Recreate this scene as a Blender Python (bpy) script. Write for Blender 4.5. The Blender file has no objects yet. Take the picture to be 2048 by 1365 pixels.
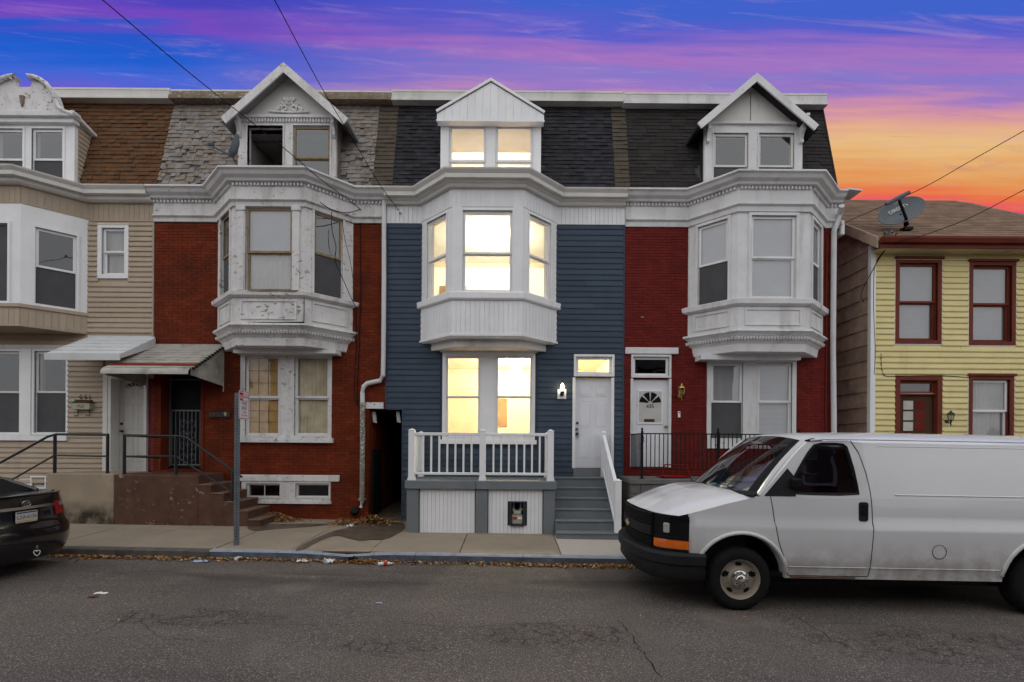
import bpy, bmesh, math, random
from mathutils import Vector, Matrix
RND = random.Random(11)
S = bpy.context.scene
COL = S.collection
rad = math.radians

# ---------------------------------------------------------------- camera
F, HX, HY, EYE, ROLL = 976.0, 1024.0, 888.0, 2.0, rad(0.4)
cam_data = bpy.data.cameras.new('camera')
cam = bpy.data.objects.new('camera', cam_data); COL.objects.link(cam)
cam_data.sensor_width = 36.0
cam_data.lens = 36.0 * F / 2048.0
cam_data.shift_y = (HY - 682.5) / 2048.0
cam_data.clip_start = 0.05; cam_data.clip_end = 2000
cam.matrix_world = Matrix.Translation((0, 0, EYE)) @ Matrix.Rotation(rad(90), 4, 'X') @ Matrix.Rotation(ROLL, 4, 'Z')
S.camera = cam
cs_, sn_ = math.cos(ROLL), math.sin(ROLL)
def at(px, py, Y):
    """photo point -> place at distance Y in front of the viewpoint (used to survey the street)"""
    a = px - HX; b = HY - py
    return Vector(((a * cs_ - b * sn_) * Y / F, Y, EYE + (a * sn_ + b * cs_) * Y / F))
def ax(px, py, Y): return at(px, py, Y).x
def az(px, py, Y): return at(px, py, Y).z

# ---------------------------------------------------------------- sky
def srgb(r, g, b, a=1.0):
    f = lambda c: (c / 255.0 / 12.92) if c / 255.0 <= 0.04045 else ((c / 255.0 + 0.055) / 1.055) ** 2.4
    return (f(r), f(g), f(b), a)
W = bpy.data.worlds.new('World'); S.world = W; W.use_nodes = True
nt = W.node_tree; N = nt.nodes; L = nt.links
for n in list(N): N.remove(n)
def wmath(op, a, b=None, clamp=False):
    m = N.new('ShaderNodeMath'); m.operation = op; m.use_clamp = clamp
    for i, v in enumerate((a, b)):
        if v is None: continue
        if isinstance(v, (int, float)): m.inputs[i].default_value = v
        else: L.new(v, m.inputs[i])
    return m.outputs[0]
def wramp(fac, stops):
    r = N.new('ShaderNodeValToRGB'); e = r.color_ramp.elements
    while len(e) > 1: e.remove(e[0])
    e[0].position = stops[0][0]; e[0].color = srgb(*stops[0][1])
    for p, c in stops[1:]:
        k = e.new(p); k.color = srgb(*c)
    L.new(fac, r.inputs[0]); return r.outputs[0]
def wmap(v, a, b, c=0.0, d=1.0, smooth=True):
    m = N.new('ShaderNodeMapRange'); m.interpolation_type = 'SMOOTHSTEP' if smooth else 'LINEAR'
    L.new(v, m.inputs[0]); m.inputs[1].default_value = a; m.inputs[2].default_value = b
    m.inputs[3].default_value = c; m.inputs[4].default_value = d
    return m.outputs[0]
tc = N.new('ShaderNodeTexCoord'); sp = N.new('ShaderNodeSeparateXYZ'); L.new(tc.outputs['Generated'], sp.inputs[0])
dx, dy, dz = sp.outputs
yc = wmath('MAXIMUM', dy, 0.2)
a_ = wmath('DIVIDE', dx, yc); b_ = wmath('DIVIDE', dz, yc)
cmb = N.new('ShaderNodeCombineXYZ'); L.new(wmath('MULTIPLY', a_, 1.6), cmb.inputs[0]); L.new(wmath('MULTIPLY', b_, 14.0), cmb.inputs[1])
nz1 = N.new('ShaderNodeTexNoise'); nz1.inputs['Scale'].default_value = 1.0; nz1.inputs['Detail'].default_value = 7; nz1.inputs['Roughness'].default_value = 0.62
L.new(cmb.outputs[0], nz1.inputs['Vector'])
cmb2 = N.new('ShaderNodeCombineXYZ'); L.new(wmath('MULTIPLY', a_, 3.0), cmb2.inputs[0]); L.new(wmath('MULTIPLY', b_, 60.0), cmb2.inputs[1])
nz2 = N.new('ShaderNodeTexNoise'); nz2.inputs['Scale'].default_value = 1.0; nz2.inputs['Detail'].default_value = 5
L.new(cmb2.outputs[0], nz2.inputs['Vector'])
# height of a sky band: falls with elevation, bands dip slightly to the right
v_ = wmath('SUBTRACT', wmath('SUBTRACT', HY / F, b_), wmath('MULTIPLY', wmath('MINIMUM', a_, 0.2), 0.07))
v_ = wmath('ADD', v_, wmath('MULTIPLY', wmath('SUBTRACT', nz1.outputs['Fac'], 0.5), 0.11))
v_ = wmath('ADD', v_, wmath('MULTIPLY', wmath('SUBTRACT', nz2.outputs['Fac'], 0.5), 0.07))
t_ = wmap(v_, 0.0, 0.5, smooth=False)
q = lambda p: p / 488.0
warm = wramp(t_, [(0.0, (62, 96, 198)), (q(45), (86, 92, 198)), (q(100), (160, 112, 188)), (q(135), (132, 116, 196)),
                  (q(165), (152, 118, 192)), (q(198), (200, 138, 165)), (q(228), (220, 162, 140)), (q(272), (226, 184, 126)),
                  (q(325), (222, 152, 90)), (q(368), (228, 114, 70)), (q(396), (228, 86, 98)), (q(425), (170, 68, 152)), (1.0, (110, 52, 130))])
cool = wramp(t_, [(0.0, (60, 60, 176)), (q(60), (74, 66, 184)), (q(98), (112, 70, 186)), (q(135), (40, 84, 196)), (q(175), (30, 92, 202)),
                  (q(215), (62, 100, 208)), (q(260), (104, 92, 198)), (q(330), (170, 100, 170)), (1.0, (120, 60, 120))])
mixl = N.new('ShaderNodeMix'); mixl.data_type = 'RGBA'
L.new(wmap(a_, 0.12, -0.75), mixl.inputs['Factor']); L.new(warm, mixl.inputs[6]); L.new(cool, mixl.inputs[7])
# thin mauve and pink cloud wisps
cmb3 = N.new('ShaderNodeCombineXYZ'); L.new(wmath('MULTIPLY', a_, 2.2), cmb3.inputs[0]); L.new(wmath('ADD', wmath('MULTIPLY', b_, 22.0), wmath('MULTIPLY', a_, 1.8)), cmb3.inputs[1])
nz3 = N.new('ShaderNodeTexNoise'); nz3.inputs['Scale'].default_value = 1.3; nz3.inputs['Detail'].default_value = 9; nz3.inputs['Roughness'].default_value = 0.7; nz3.inputs['Distortion'].default_value = 0.6
L.new(cmb3.outputs[0], nz3.inputs['Vector'])
wisp = N.new('ShaderNodeMix'); wisp.data_type = 'RGBA'; L.new(wmap(nz3.outputs['Fac'], 0.52, 0.76, 0.0, 0.36), wisp.inputs['Factor']); L.new(mixl.outputs[2], wisp.inputs[6]); wisp.inputs[7].default_value = srgb(204, 158, 190)
dusk = N.new('ShaderNodeMix'); dusk.data_type = 'RGBA'; L.new(wmap(nz3.outputs['Fac'], 0.46, 0.24, 0.0, 0.35), dusk.inputs['Factor']); L.new(wisp.outputs[2], dusk.inputs[6]); dusk.inputs[7].default_value = srgb(96, 88, 158)
hsv = N.new('ShaderNodeHueSaturation'); hsv.inputs['Saturation'].default_value = 1.0; L.new(dusk.outputs[2], hsv.inputs['Color'])
# away from the sunset the sky is an even, pale overcast dusk
rest = N.new('ShaderNodeMix'); rest.data_type = 'RGBA'
L.new(wmap(dy, 0.05, 0.5), rest.inputs['Factor']); rest.inputs[6].default_value = (0.54, 0.56, 0.59, 1); L.new(hsv.outputs[0], rest.inputs[7])
bg = N.new('ShaderNodeBackground'); bg.inputs[1].default_value = 0.95
L.new(rest.outputs[2], bg.inputs[0])
wo = N.new('ShaderNodeOutputWorld'); L.new(bg.outputs[0], wo.inputs[0])

# ---------------------------------------------------------------- soft daylight from behind the viewpoint
sun_d = bpy.data.lights.new('sun', 'SUN'); sun_d.energy = 1.6; sun_d.angle = rad(150); sun_d.color = (1.0, 0.97, 0.93)
sun = bpy.data.objects.new('sun', sun_d); COL.objects.link(sun)
sun.rotation_euler = (rad(34), 0, rad(-20))
S.view_settings.view_transform = 'Standard'; S.view_settings.look = 'None'
S.view_settings.gamma = 1.0; S.view_settings.use_curve_mapping = False
S.view_settings.exposure = 0.15
S.render.engine = 'CYCLES'
S.cycles.use_denoising = True
S.cycles.max_bounces = 5; S.cycles.diffuse_bounces = 4; S.cycles.glossy_bounces = 2; S.cycles.transparent_max_bounces = 8
S.cycles.use_adaptive_sampling = True; S.cycles.adaptive_threshold = 0.03
S.cycles.caustics_reflective = False; S.cycles.caustics_refractive = False

# ---------------------------------------------------------------- helpers
WM = {}
def setp(o, parent, local=False):
    if parent is not None:
        o.parent = parent
        if not local: o.matrix_parent_inverse = WM[parent.name].inverted()
def thing(name, label, cat, loc=(0, 0, 0), rot=(0, 0, 0), group=None):
    o = bpy.data.objects.new(name, None); COL.objects.link(o)
    o.empty_display_size = 0.2
    o.location = loc; o.rotation_euler = rot
    WM[o.name] = Matrix.LocRotScale(Vector(loc), o.rotation_euler.to_quaternion(), None)
    o['label'] = label; o['category'] = cat
    if group: o['group'] = group
    return o
def tag(o, label=None, cat=None, group=None, kind=None):
    if label: o['label'] = label
    if cat: o['category'] = cat
    if group: o['group'] = group
    if kind: o['kind'] = kind
    return o
def inst(mesh, name, parent, loc=(0, 0, 0), rot=(0, 0, 0), scale=(1, 1, 1), local=False, m4=None):
    o = bpy.data.objects.new(name, mesh); COL.objects.link(o)
    if m4 is not None: o.matrix_basis = m4
    else: o.location = loc; o.rotation_euler = rot; o.scale = scale
    WM[o.name] = o.matrix_basis.copy()
    setp(o, parent, local); return o

class MB:
    def __init__(s, m=None): s.v = []; s.f = []; s.t = []; s.m = m
    def pt(s, p):
        p = Vector(p)
        if s.m is not None: p = s.m @ p
        s.v.append(p); return len(s.v) - 1
    def face(s, pts, tone=0.0):
        s.f.append([s.pt(p) for p in pts]); s.t.append(tone); return s
    def box(s, x0, x1, y0, y1, z0, z1, tone=0.0):
        if x1 < x0: x0, x1 = x1, x0
        if y1 < y0: y0, y1 = y1, y0
        if z1 < z0: z0, z1 = z1, z0
        i = [s.pt(p) for p in ((x0, y0, z0), (x1, y0, z0), (x1, y1, z0), (x0, y1, z0), (x0, y0, z1), (x1, y0, z1), (x1, y1, z1), (x0, y1, z1))]
        for q in ((3, 2, 1, 0), (4, 5, 6, 7), (0, 1, 5, 4), (1, 2, 6, 5), (2, 3, 7, 6), (3, 0, 4, 7)):
            s.f.append([i[k] for k in q]); s.t.append(tone)
        return s
    def hexa(s, pts, tone=0.0):      # bottom 4 ccw, top 4 ccw
        i = [s.pt(p) for p in pts]
        for q in ((3, 2, 1, 0), (4, 5, 6, 7), (0, 1, 5, 4), (1, 2, 6, 5), (2, 3, 7, 6), (3, 0, 4, 7)):
            s.f.append([i[k] for k in q]); s.t.append(tone)
        return s
    def prism(s, poly, y0, y1, tone=0.0):   # poly in (x,z) -> extruded along y
        a = [s.pt((p[0], y0, p[1])) for p in poly]; b = [s.pt((p[0], y1, p[1])) for p in poly]
        s.f.append(a); s.f.append(b[::-1]); s.t += [tone] * 2
        n = len(poly)
        for k in range(n):
            s.f.append([a[k], b[k], b[(k + 1) % n], a[(k + 1) % n]]); s.t.append(tone)
        return s
    def prismx(s, poly, x0, x1, tone=0.0):  # poly in (y,z) -> along x
        a = [s.pt((x0, p[0], p[1])) for p in poly]; b = [s.pt((x1, p[0], p[1])) for p in poly]
        s.f.append(a); s.f.append(b[::-1]); s.t += [tone] * 2
        n = len(poly)
        for k in range(n):
            s.f.append([a[k], b[k], b[(k + 1) % n], a[(k + 1) % n]]); s.t.append(tone)
        return s
    def prismz(s, poly, z0, z1):  # poly in (x,y)
        a = [s.pt((p[0], p[1], z0)) for p in poly]; b = [s.pt((p[0], p[1], z1)) for p in poly]
        s.f.append(a); s.f.append(b[::-1]); s.t += [0, 0]
        n = len(poly)
        for k in range(n):
            s.f.append([a[k], b[k], b[(k + 1) % n], a[(k + 1) % n]]); s.t.append(0)
        return s
    def tube(s, path, r, n=8, caps=True, closed=False):
        P = [Vector(p) for p in path]; rings = []
        for k, p in enumerate(P):
            a = P[k - 1] if (k > 0 or closed) else p; b = P[(k + 1) % len(P)] if (k < len(P) - 1 or closed) else p
            d = (b - a)
            d = d.normalized() if d.length > 1e-9 else Vector((0, 0, 1))
            up = Vector((0, 0, 1)) if abs(d.z) < 0.95 else Vector((0, 1, 0))
            u = d.cross(up).normalized(); w = u.cross(d)
            rr = r[k] if isinstance(r, (list, tuple)) else r
            rings.append([s.pt(p + u * math.cos(2 * math.pi * j / n) * rr + w * math.sin(2 * math.pi * j / n) * rr) for j in range(n)])
        m = len(rings)
        for k in range(m if closed else m - 1):
            A, B = rings[k], rings[(k + 1) % m]
            for j in range(n):
                s.f.append([A[j], A[(j + 1) % n], B[(j + 1) % n], B[j]]); s.t.append(0)
        if caps and not closed:
            s.f.append(rings[0][::-1]); s.f.append(rings[-1]); s.t += [0, 0]
        return s
    def lathe(s, prof, c=(0, 0, 0), n=16, axis='z'):   # prof: (r, h)
        rings = []
        for r, h in prof:
            ring = []
            for j in range(n):
                a = 2 * math.pi * j / n; x, y = r * math.cos(a), r * math.sin(a)
                p = {'z': (x, y, h), 'y': (x, h, y), 'x': (h, x, y)}[axis]
                ring.append(s.pt((c[0] + p[0], c[1] + p[1], c[2] + p[2])))
            rings.append(ring)
        for A, B in zip(rings, rings[1:]):
            for j in range(n):
                s.f.append([A[j], A[(j + 1) % n], B[(j + 1) % n], B[j]]); s.t.append(0)
        s.f.append(rings[0][::-1]); s.f.append(rings[-1]); s.t += [0, 0]
        return s
    def sweep(s, path, prof, caps=True):   # path (x,y) plan, prof (out, z) closed
        P = [Vector((p[0], p[1])) for p in path]; n = len(P); rows = []
        nr = []
        for k in range(n - 1):
            d = (P[k + 1] - P[k]).normalized(); nr.append(Vector((d.y, -d.x)))
        for k in range(n):
            if k == 0: m, sc = nr[0], 1
            elif k == n - 1: m, sc = nr[-1], 1
            else:
                m = (nr[k - 1] + nr[k]).normalized(); sc = 1 / max(0.3, m.dot(nr[k]))
            rows.append([s.pt((P[k].x + m.x * o * sc, P[k].y + m.y * o * sc, z)) for o, z in prof])
        c = len(prof)
        for A, B in zip(rows, rows[1:]):
            for j in range(c):
                s.f.append([A[j], A[(j + 1) % c], B[(j + 1) % c], B[j]]); s.t.append(0)
        if caps:
            s.f.append(rows[0][::-1]); s.f.append(rows[-1]); s.t += [0, 0]
        return s
    def grid(s, rows, closed=False, tone=0.0):
        I = [[s.pt(p) for p in r] for r in rows]
        for A, B in zip(I, I[1:]):
            for j in range(len(A) - 1):
                s.f.append([A[j], A[j + 1], B[j + 1], B[j]]); s.t.append(tone)
        return s
    def mesh(s, name, mat, smooth=False, fix=True):
        me = bpy.data.meshes.new(name)
        me.from_pydata([tuple(p) for p in s.v], [], s.f)
        if fix:
            bm = bmesh.new(); bm.from_mesh(me)
            bmesh.ops.recalc_face_normals(bm, faces=bm.faces); bm.to_mesh(me); bm.free()
        if any(s.t):
            at_ = me.attributes.new('tone', 'FLOAT', 'FACE'); at_.data.foreach_set('value', s.t)
        me.materials.append(MAT[mat] if isinstance(mat, str) else mat)
        if smooth:
            me.polygons.foreach_set('use_smooth', [True] * len(me.polygons))
            try: me.set_sharp_from_angle(angle=rad(38))
            except Exception: pass
        me.update(); return me
    def build(s, name, mat, parent=None, smooth=False, bevel=0.0, local=False, weld=False, m4=None):
        me = s.mesh(name, mat, smooth)
        if weld:
            bm = bmesh.new(); bm.from_mesh(me); bmesh.ops.remove_doubles(bm, verts=bm.verts, dist=0.0008)
            bmesh.ops.recalc_face_normals(bm, faces=bm.faces); bm.to_mesh(me); bm.free()
            if smooth:
                me.polygons.foreach_set('use_smooth', [True] * len(me.polygons))
                me.set_sharp_from_angle(angle=rad(38))
        o = inst(me, name, parent, local=local, m4=m4)
        if bevel:
            b = o.modifiers.new('bevel', 'BEVEL'); b.width = bevel; b.segments = 2; b.limit_method = 'ANGLE'; b.angle_limit = rad(40)
        return o

def text(body, name, mat, parent, m4, size, local=False, ext=0.002, align='CENTER'):
    cu = bpy.data.curves.new('lettering', 'FONT'); cu.body = body; cu.size = size; cu.align_x = align; cu.align_y = 'CENTER'
    cu.extrude = ext; cu.resolution_u = 3
    tmp = bpy.data.objects.new('tmp', cu); COL.objects.link(tmp)
    dg = bpy.context.evaluated_depsgraph_get(); me = bpy.data.meshes.new_from_object(tmp.evaluated_get(dg))
    bpy.data.objects.remove(tmp); me.name = name
    me.materials.clear(); me.materials.append(MAT[mat])
    return inst(me, name, parent, m4=m4, local=local)
def frame(origin, xdir, up=(0, 0, 1)):
    """matrix: local x along xdir, z up, y into the wall"""
    x = Vector(xdir).normalized(); z = Vector(up).normalized(); y = z.cross(x).normalized(); z = x.cross(y)
    m = Matrix((x, y, z)).transposed().to_4x4(); m.translation = Vector(origin); return m
def wall_text_m(origin, xdir=(1, 0, 0)):   # lettering stands upright facing out of the wall
    return frame(origin, xdir) @ Matrix.Rotation(rad(90), 4, 'X')

# ---------------------------------------------------------------- materials
MAT = {}
def mat(name, col, rough=0.7, var=0.10, vs=2.5, dirt=None, dirt_amt=0.0, dirt_scale=1.5, streak=False, bump=0.0, bs=60.0, spec=0.10,
        metal=0.0, tone=0.0, peel=None, peel_amt=0.5, peel_scale=9.0, tone2=None, coat=0.0, grain=0.0, gs=200.0, grime=None):
    m = bpy.data.materials.new(name); m.use_nodes = True; t = m.node_tree; n = t.nodes; l = t.links
    b = n['Principled BSDF']; b.inputs['Roughness'].default_value = rough; b.inputs['Specular IOR Level'].default_value = spec
    b.inputs['Metallic'].default_value = metal; b.inputs['Coat Weight'].default_value = coat; b.inputs['Coat Roughness'].default_value = 0.05
    g = n.new('ShaderNodeNewGeometry'); pos = g.outputs['Position']
    def noise(scale, detail=3, rough_=0.6, stretch=None):
        x = n.new('ShaderNodeTexNoise'); x.inputs['Scale'].default_value = scale; x.inputs['Detail'].default_value = detail; x.inputs['Roughness'].default_value = rough_
        if stretch:
            mp = n.new('ShaderNodeMapping'); mp.inputs['Scale'].default_value = stretch; l.new(pos, mp.inputs[0]); l.new(mp.outputs[0], x.inputs['Vector'])
        else: l.new(pos, x.inputs['Vector'])
        return x.outputs['Fac']
    def mr(v, a, b2, c, d):
        x = n.new('ShaderNodeMapRange'); l.new(v, x.inputs[0])
        for i, k in enumerate((a, b2, c, d)): x.inputs[i + 1].default_value = k
        return x.outputs[0]
    def mix(f, a, b2, blend='MIX'):
        x = n.new('ShaderNodeMix'); x.data_type = 'RGBA'; x.blend_type = blend
        if isinstance(f, float): x.inputs[0].default_value = f
        else: l.new(f, x.inputs[0])
        for i, k in ((6, a), (7, b2)):
            if isinstance(k, tuple): x.inputs[i].default_value = (*k[:3], 1)
            else: l.new(k, x.inputs[i])
        return x.outputs[2]
    c0 = tuple(max(0, c * (1 - var)) for c in col); c1 = tuple(c * (1 + var) for c in col)
    cur = mix(mr(noise(vs), 0.3, 0.7, 0, 1), c0, c1)
    if tone or tone2:
        oi = n.new('ShaderNodeObjectInfo'); a = n.new('ShaderNodeAttribute'); a.attribute_name = 'tone'
        ad = n.new('ShaderNodeMath'); ad.operation = 'ADD'; l.new(oi.outputs['Random'], ad.inputs[0]); l.new(a.outputs['Fac'], ad.inputs[1])
        fr = n.new('ShaderNodeMath'); fr.operation = 'FRACT'; l.new(ad.outputs[0], fr.inputs[0])
        if tone2: cur = mix(mr(fr.outputs[0], 0.55, 0.95, 0, 0.85), cur, tone2)
        k = mr(fr.outputs[0], 0, 1, 1 - tone, 1 + tone)
        vm = n.new('ShaderNodeVectorMath'); vm.operation = 'SCALE'; l.new(cur, vm.inputs[0]); l.new(k, vm.inputs['Scale']); cur = vm.outputs[0]
    if dirt:
        d = noise(dirt_scale, 4, 0.65, (1, 1, 0.18) if streak else None)
        cur = mix(mr(d, 0.62 - 0.3 * dirt_amt, 0.78, 0, min(1, 0.35 + dirt_amt)), cur, dirt)
    if grime:
        sx = n.new('ShaderNodeSeparateXYZ'); l.new(pos, sx.inputs[0]); gm_ = mr(sx.outputs[2], grime[1], grime[2], 0, 1)
        mm = n.new('ShaderNodeMath'); mm.operation = 'MULTIPLY'; l.new(gm_, mm.inputs[0]); l.new(mr(noise(grime[3], 4, 0.65), 0.32, 0.6, 0.1, 1), mm.inputs[1])
        cur = mix(mm.outputs[0], cur, grime[0])
    if grain:
        cur = mix(mr(noise(gs, 2), 0.35, 0.65, 0, 1), cur, tuple(c * (1 - grain) for c in col)) if grain > 0 else cur
    h = None
    if peel:
        p = noise(peel_scale, 6, 0.72, (1, 1, 1.6)); th = 0.68 - 0.16 * peel_amt
        pm = mr(p, th, th + 0.02, 0, 1)
        big = mr(noise(1.1, 3), 0.42, 0.62, 0.15, 1)
        mu = n.new('ShaderNodeMath'); mu.operation = 'MULTIPLY'; l.new(pm, mu.inputs[0]); l.new(big, mu.inputs[1])
        cur = mix(mu.outputs[0], cur, peel); h = mu.outputs[0]
    l.new(cur, b.inputs['Base Color'])
    if bump or h is not None:
        bp = n.new('ShaderNodeBump'); bp.inputs['Strength'].default_value = max(bump, 0.25 if h is not None else 0); bp.inputs['Distance'].default_value = 0.01
        if h is not None:
            iv = n.new('ShaderNodeMath'); iv.operation = 'SUBTRACT'; iv.inputs[0].default_value = 1; l.new(h, iv.inputs[1]); l.new(iv.outputs[0], bp.inputs['Height'])
        else: l.new(noise(bs, 4), bp.inputs['Height'])
        l.new(bp.outputs[0], b.inputs['Normal'])
    MAT[name] = m; return m
def glass(name, tint=(0.02, 0.022, 0.026), refl=0.16, trans=0.8):
    m = bpy.data.materials.new(name); m.use_nodes = True; t = m.node_tree; n = t.nodes; l = t.links; n.clear()
    o = n.new('ShaderNodeOutputMaterial'); tr = n.new('ShaderNodeBsdfTransparent'); tr.inputs[0].default_value = (trans, trans, trans * 1.02, 1)
    gl = n.new('ShaderNodeBsdfGlossy'); gl.inputs['Roughness'].default_value = 0.015; gl.inputs[0].default_value = (0.95, 0.97, 1, 1)
    lw = n.new('ShaderNodeLayerWeight'); lw.inputs['Blend'].default_value = 0.5
    g = n.new('ShaderNodeNewGeometry'); nz = n.new('ShaderNodeTexNoise'); nz.inputs['Scale'].default_value = 2.2; nz.inputs['Detail'].default_value = 1; l.new(g.outputs['Position'], nz.inputs['Vector'])
    bp = n.new('ShaderNodeBump'); bp.inputs['Strength'].default_value = 0.12; bp.inputs['Distance'].default_value = 0.02; l.new(nz.outputs['Fac'], bp.inputs['Height']); l.new(bp.outputs[0], gl.inputs['Normal'])
    pw = n.new('ShaderNodeMath'); pw.operation = 'POWER'; l.new(lw.outputs['Facing'], pw.inputs[0]); pw.inputs[1].default_value = 4.0
    mr = n.new('ShaderNodeMapRange'); l.new(pw.outputs[0], mr.inputs[0]); mr.inputs[1].default_value = 0; mr.inputs[2].default_value = 1; mr.inputs[3].default_value = refl; mr.inputs[4].default_value = 0.95
    mx = n.new('ShaderNodeMixShader'); l.new(mr.outputs[0], mx.inputs[0]); l.new(tr.outputs[0], mx.inputs[1]); l.new(gl.outputs[0], mx.inputs[2])
    l.new(mx.outputs[0], o.inputs[0]); MAT[name] = m
def emit(name, col, strength, col2=None, scale=2.0):
    m = bpy.data.materials.new(name); m.use_nodes = True; t = m.node_tree; n = t.nodes; l = t.links
    b = n['Principled BSDF']; b.inputs['Base Color'].default_value = (*col, 1); b.inputs['Roughness'].default_value = 0.9
    b.inputs['Emission Strength'].default_value = strength
    if col2:
        g = n.new('ShaderNodeNewGeometry'); nz = n.new('ShaderNodeTexNoise'); nz.inputs['Scale'].default_value = scale; nz.inputs['Detail'].default_value = 3
        mp = n.new('ShaderNodeMapping'); mp.inputs['Scale'].default_value = (1, 1, 0.5); l.new(g.outputs['Position'], mp.inputs[0]); l.new(mp.outputs[0], nz.inputs['Vector'])
        mr = n.new('ShaderNodeMapRange'); l.new(nz.outputs['Fac'], mr.inputs[0]); mr.inputs[1].default_value = 0.35; mr.inputs[2].default_value = 0.65
        x = n.new('ShaderNodeMix'); x.data_type = 'RGBA'; l.new(mr.outputs[0], x.inputs[0]); x.inputs[6].default_value = (*col, 1); x.inputs[7].default_value = (*col2, 1)
        l.new(x.outputs[2], b.inputs['Emission Color'])
    else: b.inputs['Emission Color'].default_value = (*col, 1)
    MAT[name] = m
GR = (0.10, 0.09, 0.08)
mat('white_trim', (0.78, 0.785, 0.80), 0.5, 0.04, dirt=(0.45, 0.44, 0.42), dirt_amt=0.15, streak=True)
mat('white_vinyl', (0.78, 0.79, 0.81), 0.45, 0.04, tone=0.03, dirt=(0.5, 0.5, 0.48), dirt_amt=0.1, streak=True)
mat('cream_gutter', (0.65, 0.64, 0.61), 0.5, 0.06, dirt=(0.3, 0.28, 0.25), dirt_amt=0.25, streak=True)
mat('old_white', (0.66, 0.65, 0.65), 0.75, 0.08, dirt=(0.24, 0.22, 0.20), dirt_amt=0.35, dirt_scale=3, streak=True, peel=(0.20, 0.16, 0.12), peel_amt=0.62, bump=0.2)
mat('worn_white', (0.66, 0.66, 0.67), 0.7, 0.07, dirt=(0.30, 0.28, 0.26), dirt_amt=0.3, dirt_scale=2.6, streak=True, peel=(0.33, 0.30, 0.27), peel_amt=0.25, bump=0.15)
mat('old_wood', (0.20, 0.16, 0.12), 0.85, 0.25, 8, peel=(0.42, 0.40, 0.37), peel_amt=0.7, bump=0.2)
mat('blue_vinyl', (0.051, 0.070, 0.099), 0.5, 0.08, 2.5, tone=0.09, bump=0.08, bs=35, dirt=(0.075, 0.085, 0.095), dirt_amt=0.12, dirt_scale=1.2, streak=True, grime=((0.085, 0.08, 0.075), 1.2, 0.3, 4.0))
mat('blue_trim', (0.048, 0.07, 0.10), 0.5, 0.05)
mat('beige_vinyl', (0.40, 0.325, 0.25), 0.55, 0.05, 3, tone=0.035, dirt=(0.25, 0.21, 0.17), dirt_amt=0.12, streak=True)
mat('brick_orange', (0.150, 0.027, 0.010), 0.75, 0.22, 3, tone=0.16, dirt=(0.055, 0.017, 0.010), dirt_amt=0.5, dirt_scale=1.3, bump=0.35, bs=70, peel=(0.5, 0.42, 0.38), peel_amt=0.02, peel_scale=7)
mat('mortar_orange', (0.090, 0.015, 0.006), 0.9, 0.2, 6, dirt=(0.05, 0.02, 0.012), dirt_amt=0.3)
mat('brick_red', (0.135, 0.017, 0.0135), 0.7, 0.15, 4, tone=0.12, dirt=(0.07, 0.012, 0.012), dirt_amt=0.2, dirt_scale=1.2, bump=0.35, bs=70, peel=(0.45, 0.4, 0.38), peel_amt=0.06, peel_scale=6)
mat('mortar_red', (0.10, 0.010, 0.009), 0.9, 0.2, 6)
mat('yellow_vinyl', (0.68, 0.585, 0.295), 0.55, 0.05, 3, tone=0.03, dirt=(0.4, 0.34, 0.16), dirt_amt=0.2, streak=True)
mat('maroon', (0.15, 0.035, 0.022), 0.5, 0.1, 4, dirt=(0.07, 0.02, 0.015), dirt_amt=0.2)
mat('brown_shingle_wall', (0.40, 0.295, 0.225), 0.85, 0.15, 5, tone=0.12, dirt=(0.07, 0.05, 0.04), dirt_amt=0.3, bump=0.3, bs=90)
mat('roof_brown', (0.125, 0.062, 0.031), 0.9, 0.18, 12, tone=0.28, tone2=(0.07, 0.045, 0.03), bump=0.4, bs=150)
mat('roof_slate', (0.235, 0.20, 0.17), 0.85, 0.18, 9, tone=0.20, tone2=(0.20, 0.20, 0.21), bump=0.3, bs=60, dirt=(0.13, 0.105, 0.085), dirt_amt=0.35, dirt_scale=3)
mat('slate_backing', (0.15, 0.145, 0.15), 0.9, 0.4, 9, dirt=(0.05, 0.03, 0.025), dirt_amt=0.5, dirt_scale=6, bump=0.4)
mat('roof_dark', (0.034, 0.033, 0.039), 0.9, 0.15, 14, tone=0.26, bump=0.4, bs=150)
mat('roof_black', (0.033, 0.031, 0.030), 0.9, 0.15, 10, tone=0.16, bump=0.4, bs=150, dirt=(0.07, 0.065, 0.06), dirt_amt=0.1)
mat('roof_party', (0.085, 0.07, 0.055), 0.9, 0.12, 8, tone=0.10, bump=0.4, bs=150)
mat('roof_tan', (0.19, 0.125, 0.085), 0.9, 0.2, 4, tone=0.18, bump=0.4, bs=120)
mat('roof_flat', (0.10, 0.10, 0.10), 0.9)
mat('interior', (0.09, 0.085, 0.08), 0.9)
mat('room_white', (0.80, 0.79, 0.76), 0.9, 0.04)
mat('room_cream', (0.80, 0.72, 0.50), 0.9, 0.06)
mat('room_trim', (0.62, 0.55, 0.42), 0.8)
mat('room_wood', (0.30, 0.19, 0.10), 0.7, 0.2, 3)
mat('interior_pale', (0.30, 0.29, 0.27), 0.9)
mat('blind', (0.66, 0.67, 0.68), 0.7, 0.04)
mat('curtain', (0.50, 0.49, 0.45), 0.9, 0.15, 3, dirt=(0.2, 0.19, 0.16), dirt_amt=0.3)
mat('plywood', (0.46, 0.29, 0.11), 0.85, 0.2, 5, dirt=(0.22, 0.15, 0.08), dirt_amt=0.3, bump=0.1)
mat('plastic_sheet', (0.50, 0.44, 0.30), 0.4, 0.2, 4, bump=0.5, bs=9)
mat('screen', (0.085, 0.085, 0.09), 0.8, 0.1)
mat('sash_brown', (0.28, 0.21, 0.13), 0.7, 0.2, 6)
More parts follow.
